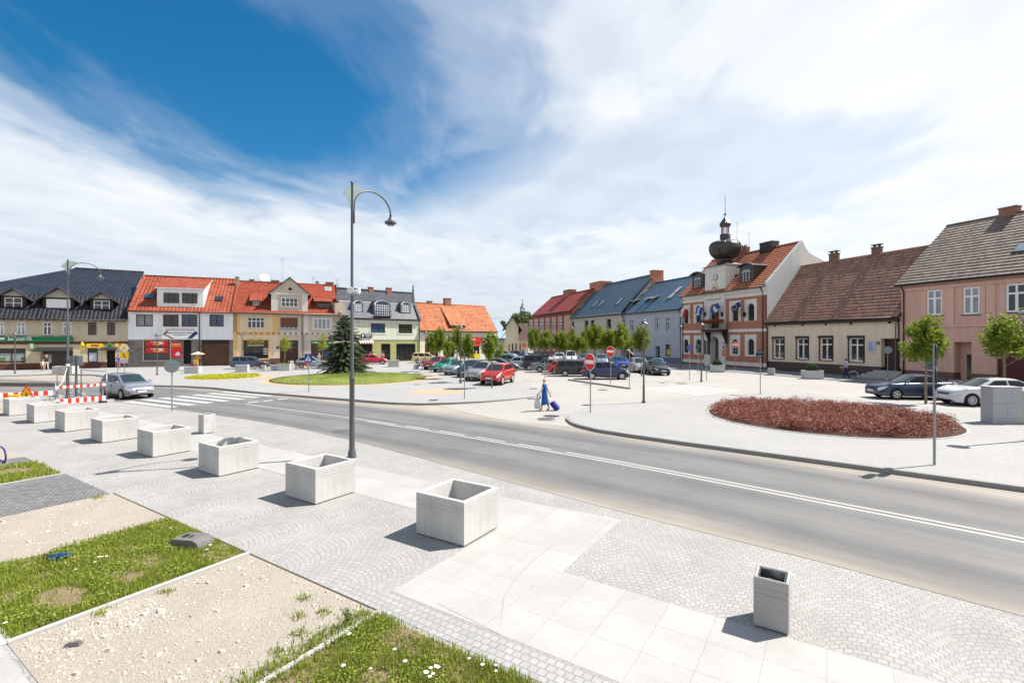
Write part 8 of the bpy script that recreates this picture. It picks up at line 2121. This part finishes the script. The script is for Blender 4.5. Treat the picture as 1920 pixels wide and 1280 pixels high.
# spruce on the lawn
SPR = rand_mat('spruce_needles', [(.03, .058, .026), (.05, .085, .038), (.08, .115, .055), (.13, .155, .085), (.038, .068, .03)], .6, .25)
p = P(647, 702.5); p.z = .12; H = top_z(p, 588) - .1
t = thing('spruce', 'dense dark spruce on the round lawn behind the tall lamp', 'spruce tree', p, .3)
MB().tube([(0, 0, -.1), (.03, 0, H * .5), (0, 0, H)], [.16, .09, .01], 8).build('trunk', M('spruce_bark', (.07, .05, .04), .9), t)
r = random.Random(17); mb = MB(); br = MB()
z = .35
while z < H - .1:
    q = z / H; R0 = 2.75 * (1 - q) ** .72 * (.78 if q < .08 else 1); nb_ = int(10 + 8 * (1 - q))
    for i in range(nb_):
        a = 2 * math.pi * (i + r.random() * .8) / nb_; L_ = R0 * r.uniform(.62, 1.16) + .12; dr_ = r.uniform(.1, .34); c, s_ = math.cos(a), math.sin(a); rise = .25 * (1 if q > .55 else .0)
        def bp_(u): return Vector((c * L_ * u, s_ * L_ * u, z + L_ * (rise * u - dr_ * u * u * 1.3 + .16 * max(0, u - .7))))
        br.tube([bp_(0), bp_(.5), bp_(1)], [.018, .012, .004], 4)
        m_ = int(11 + L_ * 22)
        for k in range(m_):
            u = .12 + .88 * (k + r.random()) / m_; b0 = bp_(u); wd_ = (.30 * (1 - u * .55)) * (.5 + .5 * min(1, L_)); sd_ = 1 if k % 2 else -1
            d = Vector((c * .65 - s_ * sd_ * .8, s_ * .65 + c * sd_ * .8, -.28 + r.gauss(0, .14))).normalized() * wd_ * r.uniform(.7, 1.3); n_ = Vector((r.gauss(0, .3), r.gauss(0, .3), 1)).cross(d).normalized() * .042
            o = len(mb.v); mb.v += [tuple(b0 - n_ * .6), tuple(b0 + n_ * .6), tuple(b0 + d * .6 + n_), tuple(b0 + d), tuple(b0 + d * .6 - n_)]; mb.f.append((o, o + 1, o + 2, o + 3, o + 4)); mb.m.append(0); mb.s.append(False)
            e_ = Vector((0, 0, -.10 - r.random() * .12)); o = len(mb.v); mb.v += [tuple(b0 - n_ * .5), tuple(b0 + n_ * .5), tuple(b0 + e_ + d * .3)]; mb.f.append((o, o + 1, o + 2)); mb.m.append(0); mb.s.append(False)
    z += .15 + .06 * q
br.build('branches', M('spruce_bark', (.07, .05, .04), .9), t, uv=False); mb.build('crown', [SPR], t, uv=False)

# ================================================================ people
SKIN = M('skin', (.46, .25, .17), .6, var=.08, vs=10)


def skin_body(name, joints, edges, mats, parent, root=0, sub=1):
    me = bpy.data.meshes.new(name); me.from_pydata([j[0] for j in joints], edges, []); o = bpy.data.objects.new(name, me); COL.objects.link(o)
    for m_ in mats: me.materials.append(m_)
    o.modifiers.new('skin', 'SKIN').use_smooth_shade = True
    s_ = o.modifiers.new('sub', 'SUBSURF'); s_.levels = sub; s_.render_levels = sub
    for i, j in enumerate(joints):
        v = me.skin_vertices[0].data[i]; rr = j[1]; v.radius = rr if isinstance(rr, tuple) else (rr, rr); v.use_root = (i == root)
    bpy.context.view_layer.update()
    ev = o.evaluated_get(bpy.context.evaluated_depsgraph_get()); m2 = bpy.data.meshes.new_from_object(ev); bpy.data.objects.remove(o)
    m2.name = name; o2 = bpy.data.objects.new(name, m2); COL.objects.link(o2); o2.parent = parent
    if not m2.materials:
        for m_ in mats: m2.materials.append(m_)
    return o2


def person(label, base, yaw, pose='stand', h=1.68, top=(.5, .5, .5), low=(.03, .04, .08), hair=(.05, .03, .02), dress=False, group='people around the square', arm=None, skin=True, hairlen=0.0):
    """facing +x in its own axes"""
    t = thing('person', label, 'person', base, yaw, group); s_ = h / 1.70
    J = lambda x, y, z: (x * s_, y * s_, z * s_)
    step = .16 if pose == 'walk' else .02; sit = pose == 'sit'
    hip = .44 if sit else .92
    dz_ = hip - .92
    hipx = -.02
    jl = [(J(hipx, 0, .95 + dz_), (.145 * s_, .17 * s_)), (J(hipx, 0, 1.12 + dz_), (.125 * s_, .15 * s_)), (J(0, 0, 1.30 + dz_), (.135 * s_, .18 * s_)), (J(.0, 0, 1.42 + dz_), (.085 * s_, .15 * s_)), (J(.015, 0, 1.50 + dz_), .05 * s_), (J(.03, 0, 1.56 + dz_), .055 * s_), (J(.035, 0, 1.64 + dz_), (.092 * s_, .076 * s_)), (J(.02, 0, 1.70 + dz_), (.055 * s_, .05 * s_))]
    ed = [(0, 1), (1, 2), (2, 3), (3, 4), (4, 5), (5, 6), (6, 7)]
    arms = arm or {-1: ((-.02, .26, 1.12), (.04, .25, .88)), 1: ((-.03, .26, 1.12), (.0, .26, .88))}
    for sg in (-1, 1):
        (ex, ey, ez), (wx, wy, wz) = arms[sg]; i = len(jl)
        jl += [(J(0, sg * .19, 1.40 + dz_), .055 * s_), (J(ex, sg * ey, ez + dz_), .042 * s_), (J(wx, sg * wy, wz + dz_), .03 * s_)]
        ed += [(3, i), (i, i + 1), (i + 1, i + 2)]
        dirv = (Vector((wx, sg * wy, wz)) - Vector((ex, sg * ey, ez))).normalized(); side_ = Vector((1, 0, 0)) if abs(dirv.x) < .8 else Vector((0, 0, 1)); side_ = (side_ - dirv * side_.dot(dirv)).normalized(); w0 = Vector((wx, sg * wy, wz)); pi_ = len(jl)
        pm = w0 + dirv * .05; jl.append((J(pm.x, pm.y, pm.z + dz_), (.03 * s_, .022 * s_))); ed.append((i + 2, pi_))
        for f_, ln in ((-.026, .075), (-.009, .085), (.009, .08), (.026, .065)):
            a = pm + side_ * f_ + dirv * .035; b_ = a + dirv * ln * .6; c_ = b_ + (dirv * .6 + Vector((.3, -sg * .5, 0))) * ln * .45; n_ = len(jl); jl += [(J(a.x, a.y, a.z + dz_), .0105 * s_), (J(b_.x, b_.y, b_.z + dz_), .0095 * s_), (J(c_.x, c_.y, c_.z + dz_), .008 * s_)]; ed += [(pi_, n_), (n_, n_ + 1), (n_ + 1, n_ + 2)]
        a = pm + side_ * .035; b_ = a + side_ * .025 + dirv * .035; n_ = len(jl); jl += [(J(a.x, a.y, a.z + dz_), .011 * s_), (J(b_.x, b_.y, b_.z + dz_), .009 * s_)]; ed += [(pi_, n_), (n_, n_ + 1)]
        k = len(jl); st_ = step * sg
        if sit: leg = ((.38, sg * .10, hip + .02), (.40, sg * .10, .08), (.50, sg * .10, .05))
        else: leg = ((hipx + st_ * .55 + .03, sg * .095, .50), (hipx + st_ - (.06 if st_ < 0 else 0), sg * .09, .09 if st_ >= 0 else .11), (hipx + st_ + .13 - (.04 if st_ < 0 else 0), sg * .10, .045))
        jl += [(J(hipx, sg * .09, (.88 + dz_)), .095 * s_), (J(*leg[0]), .062 * s_), (J(*leg[1]), .042 * s_), (J(*leg[2]), (.038 * s_, .045 * s_))]; ed += [(0, k), (k, k + 1), (k + 1, k + 2), (k + 2, k + 3)]
    b = skin_body('body', jl, ed, [SKIN], t)
    # clothes: colour by region on the same continuous body, plus loose garments
    cm = [M('cloth_%s' % '_'.join('%02d' % int(x * 99) for x in c), c, .85, var=.12, vs=6) for c in (top, low)]
    me = b.data; me.materials.clear(); me.materials.append(SKIN); me.materials.append(cm[0]); me.materials.append(cm[1]); me.materials.append(M('dark_shoe', (.03, .02, .018), .6))
    zw, zn, cap = (1.0 + dz_) * s_, (1.475 + dz_) * s_, (1.28 + dz_) * s_
    for pl in me.polygons:
        c = pl.center
        if c.z < .09 * s_: m_ = 3
        elif dress and c.z < .5 * s_: m_ = 0
        elif c.z < zw and abs(c.y) < .19 * s_ and (sit or abs(c.x) < .16 * s_ or c.z < .75 * s_): m_ = 2
        elif c.z < zn and (abs(c.y) < .165 * s_ or c.z > cap): m_ = 1
        else: m_ = 0
        pl.material_index = m_
    hb = MB(); hz = (1.655 + dz_) * s_; hb.ell((.006 * s_, 0, hz + .012 * s_), (.100 * s_, .092 * s_, .098 * s_), 20, 14)
    hb.v = [(x * (1 + .05 * math.sin(z * 90 + y * 60)), y * (1 + .05 * math.sin(x * 80 + z * 70)), z + .006 * math.sin(x * 70 + y * 50)) for x, y, z in hb.v]
    hb.v = [(x if not (z < hz + .0 and x > .03 * s_) else .03 * s_, y, z if z > hz - .07 * s_ - hairlen else hz - .07 * s_ - hairlen) for x, y, z in hb.v]
    hb.build('hair', M('hair_%s' % '_'.join('%02d' % int(x * 99) for x in hair), hair, .7, var=.25, vs=30), t)
    fz = (1.63 + dz_) * s_
    f = MB(); f.ell((.098 * s_, 0, fz - .01 * s_), (.018 * s_, .013 * s_, .022 * s_), 8, 6)
    for sg in (-1, 1): f.ell((.035 * s_, sg * .085 * s_, fz), (.02 * s_, .012 * s_, .03 * s_), 8, 6)
    f.build('face', SKIN, t)
    e = MB()
    for sg in (-1, 1): e.ell((.086 * s_, sg * .028 * s_, fz + .02 * s_), (.008, .012 * s_, .008 * s_), 8, 6)
    e.ell((.086 * s_, 0, fz - .045 * s_), (.008, .022 * s_, .006 * s_), 8, 4); e.build('eyes', M('eye_dark', (.05, .02, .018), .4), t)
    return t


def skirt(t, s_, zt, zb, rt, rb, mat, lean=0.0, nm='skirt', front=.0):
    mb = MB(); n = 28; K = 8
    for k in range(K + 1):
        u = k / K; z = zt + (zb - zt) * u
        for i in range(n):
            a = 2 * math.pi * i / n; rr = (rt + (rb - rt) * u ** .8) * (1 + .16 * u * math.sin(a * 7 + 1)); mb.v.append((rr * .86 * math.cos(a) + lean * u * u, rr * math.sin(a), z + (.03 * math.sin(a * 3) if k == K else 0)))
    for k in range(K):
        for i in range(n): mb.f.append((k * n + i, k * n + (i + 1) % n, (k + 1) * n + (i + 1) % n, (k + 1) * n + i)); mb.m.append(0); mb.s.append(True)
    o = mb.build(nm, mat, t); sm = o.modifiers.new('thick', 'SOLIDIFY'); sm.thickness = .008; return o


# the woman in the blue dress with bags and a trolley case
pw_ = P(1021, 768.5, -.05); pw_.z = gz(pw_) - .004; hd = Vector((-.90, .43, 0)); yaw = math.atan2(hd.y, hd.x); h_ = 1.60
DRESS = M('blue_dress', (.010, .075, .26), .85, var=.25, vs=5)
wm = person('woman in a long blue dress walking with a white bag and a blue trolley case', pw_, yaw, 'walk', h_, (.010, .075, .26), (.010, .075, .26), (.50, .36, .18), dress=True, arm={1: ((.05, .24, 1.13), (.27, .22, .93)), -1: ((-.10, .24, 1.12), (-.22, .25, .88))}, group=None)
skirt(wm, 1, 1.05, .33, .128, .20, DRESS, -.03)
HBAG = M('white_plastic_bag', (.48, .52, .52), .45, var=.25, vs=9)
def held(name, label, cat, off, group=None):
    c, s_ = math.cos(yaw), math.sin(yaw); q = pw_ + Vector((c * off[0] - s_ * off[1], s_ * off[0] + c * off[1], off[2])); return thing(name, label, cat, q, yaw, group)
t = held('plastic_bag', 'white plastic carrier bag held low in front of the woman in blue', 'carrier bag', (.31, .22, .10))
mb = MB(); mb.lathe([(.05, 0), (.13, .02), (.165, .12), (.155, .3), (.11, .48), (.05, .60), (.035, .68)], 16)
mb.v = [(x * (1.0 + .12 * math.sin(z * 17 + y * 30)), y * .62 * (1 + .15 * math.sin(z * 23 + x * 25)), z) for x, y, z in mb.v]; mb.build('body', HBAG, t); MB().tube([(.03, 0, .66), (.02, 0, .74), (-.02, 0, .74), (-.03, 0, .66)], .008, 6).build('handle', HBAG, t)
t = held('handbag', 'small pink bag beside the white carrier bag', 'bag', (.16, .24, .58)); mb = MB(); mb.ell((0, 0, .11), (.055, .03, .075), 12, 8); mb.build('body', M('pink_bag', (.55, .03, .22), .5), t); MB().tube([(-.04, 0, .2), (0, 0, .3), (.04, 0, .2)], .008, 6).build('handle', BLACK, t)
t = held('trolley_case', 'small dark blue wheeled trolley case pulled behind the woman', 'suitcase', (-.62, -.24, 0)); T = Matrix.Rotation(R(38), 4, 'Y')
T = Matrix.Translation((-.02, 0, .05)) @ Matrix.Rotation(R(42), 4, 'Y')
mb = MB(); mb.box(-.13, -.17, .03, .11, .17, .50, 0, T); o = mb.build('body', M('royal_blue_nylon', (.006, .012, .17), .6, var=.15, vs=8), t); bevel(o, .04, 3)
mb = MB(); mb.box(-.145, -.13, .1, -.125, .13, .36, 0, T); bevel(mb.build('pocket', M('royal_blue_nylon2', (.01, .02, .22), .6), t), .008, 1)
MB().tube([T @ Vector((.08, -.1, .48)), T @ Vector((.08, -.1, .88)), T @ Vector((.08, .1, .88)), T @ Vector((.08, .1, .48))], .009, 6).build('handle', GALV, t)
for sg in (-1, 1): MB().cyl((.0, sg * .15, .045), (.0, sg * .18, .045), .045, .045, 12).build('wheel', BLACK, t)

# person with a bicycle at the low house
pb = P(1586, 711); hd = Vector((-.45, .89, 0)); hd = Vector((-.85, .35, 0)).normalized(); yb_ = math.atan2(hd.y, hd.x)
person('person in a pale blue shirt and dark trousers pushing a bicycle', pb, yb_, 'walk', 1.82, (.25, .30, .55), (.012, .02, .06), (.02, .015, .012), arm={-1: ((.05, .24, 1.12), (.25, .25, 1.02)), 1: ((.0, .25, 1.12), (.18, .22, .98))}, group='people around the square')
t = thing('bicycle', 'dark bicycle with pale rear mudguard pushed along the dark plinth', 'bicycle', pb + Vector((.30, .42, 0)), yb_)
for x, nm in ((.55, 0), (-.55, 1)):
    o = MB().tube([(x + .33 * math.cos(a * .2618), 0, .35 + .33 * math.sin(a * .2618)) for a in range(24)], .018, 6, closed=True).build('wheel', BLACK, t)
    mb = MB()
    for i in range(12): a = i * math.pi / 6; mb.cyl((x, 0, .35), (x + .32 * math.cos(a), 0, .35 + .32 * math.sin(a)), .002, .002, 3, caps=False)
    mb.build('spokes', GALV, o)
MB().tube([(-.55 + .37 * math.cos(a * .2618), 0, .35 + .37 * math.sin(a * .2618)) for a in range(2, 15)], .025, 6).build('mudguard', SIGNWHITE, t)
mb = MB(); BB, ST, HD = (-.1, 0, .32), (-.25, 0, .85), (.38, 0, .88)
for a, b_ in ((BB, ST), (BB, (.40, 0, .78)), ((-.23, 0, .78), HD), ((-.55, 0, .35), BB), ((-.55, 0, .35), (-.23, 0, .78)), ((.55, 0, .35), HD)): mb.cyl(a, b_, .018, .018, 6)
mb.build('frame', M('maroon_frame', (.13, .02, .02), .4), t); MB().ell((-.27, 0, .92), (.14, .07, .04), 10, 6).build('saddle', BLACK, t); MB().tube([(.28, -.26, 1.0), (.38, -.2, 1.03), (.38, 0, .98), (.38, .2, 1.03), (.28, .26, 1.0)], .014, 6).build('handlebar', GALV, t)
# other people
person('person in black top walking with a green bag past the bank', P(87, 694.5), 2.6, 'walk', 1.75, (.02, .02, .022), (.45, .42, .36), (.42, .33, .2)); person('child in a pale dress beside the adult at the bank', P(80, 696), 2.6, 'walk', 1.25, (.5, .46, .4), (.48, .2, .14), (.2, .12, .06))
person('person in a blue and pink top at the dark shop door', P(222, 692), 2.2, 'stand', 1.7, (.03, .05, .3), (.3, .12, .3), (.1, .06, .04)); person('person in a white top and black skirt at the green house door', P(717, 682), -1.7, 'stand', 1.75, (.6, .55, .6), (.02, .02, .02), (.25, .1, .06)); person('person in a white shirt behind the red hatchback', P(701.5, 681), 1.5, 'stand', 1.7, (.55, .55, .55), (.1, .1, .12), (.05, .03, .02)); person('person in a pink top behind the cherry red car', P(694, 681), 1.2, 'stand', 1.68, (.55, .2, .2), (.1, .1, .15), (.3, .12, .06))
person('person in a white and blue shirt sitting on the bench', P(786, 691.8), -1.9, 'sit', 1.7, (.48, .52, .62), (.02, .02, .025), (.45, .4, .36)); person('person in a red shirt sitting on the bench', P(795, 691.3), -1.6, 'sit', 1.7, (.6, .05, .06), (.05, .05, .07), (.1, .06, .04))
person('child in red sitting on the bench behind the crossing sign', P(573.5, 693), -1.5, 'sit', 1.5, (.62, .03, .03), (.5, .48, .45), (.5, .04, .04)); person('person with pale hair in front of the green shop sign', P(598, 686), 1.4, 'stand', 1.7, (.55, .5, .45), (.2, .2, .25), (.5, .36, .2))
person('person in dark blue standing by the orange sign', P(981, 671), 1.2, 'stand', 1.8, (.02, .05, .2), (.02, .03, .05), (.03, .02, .02))
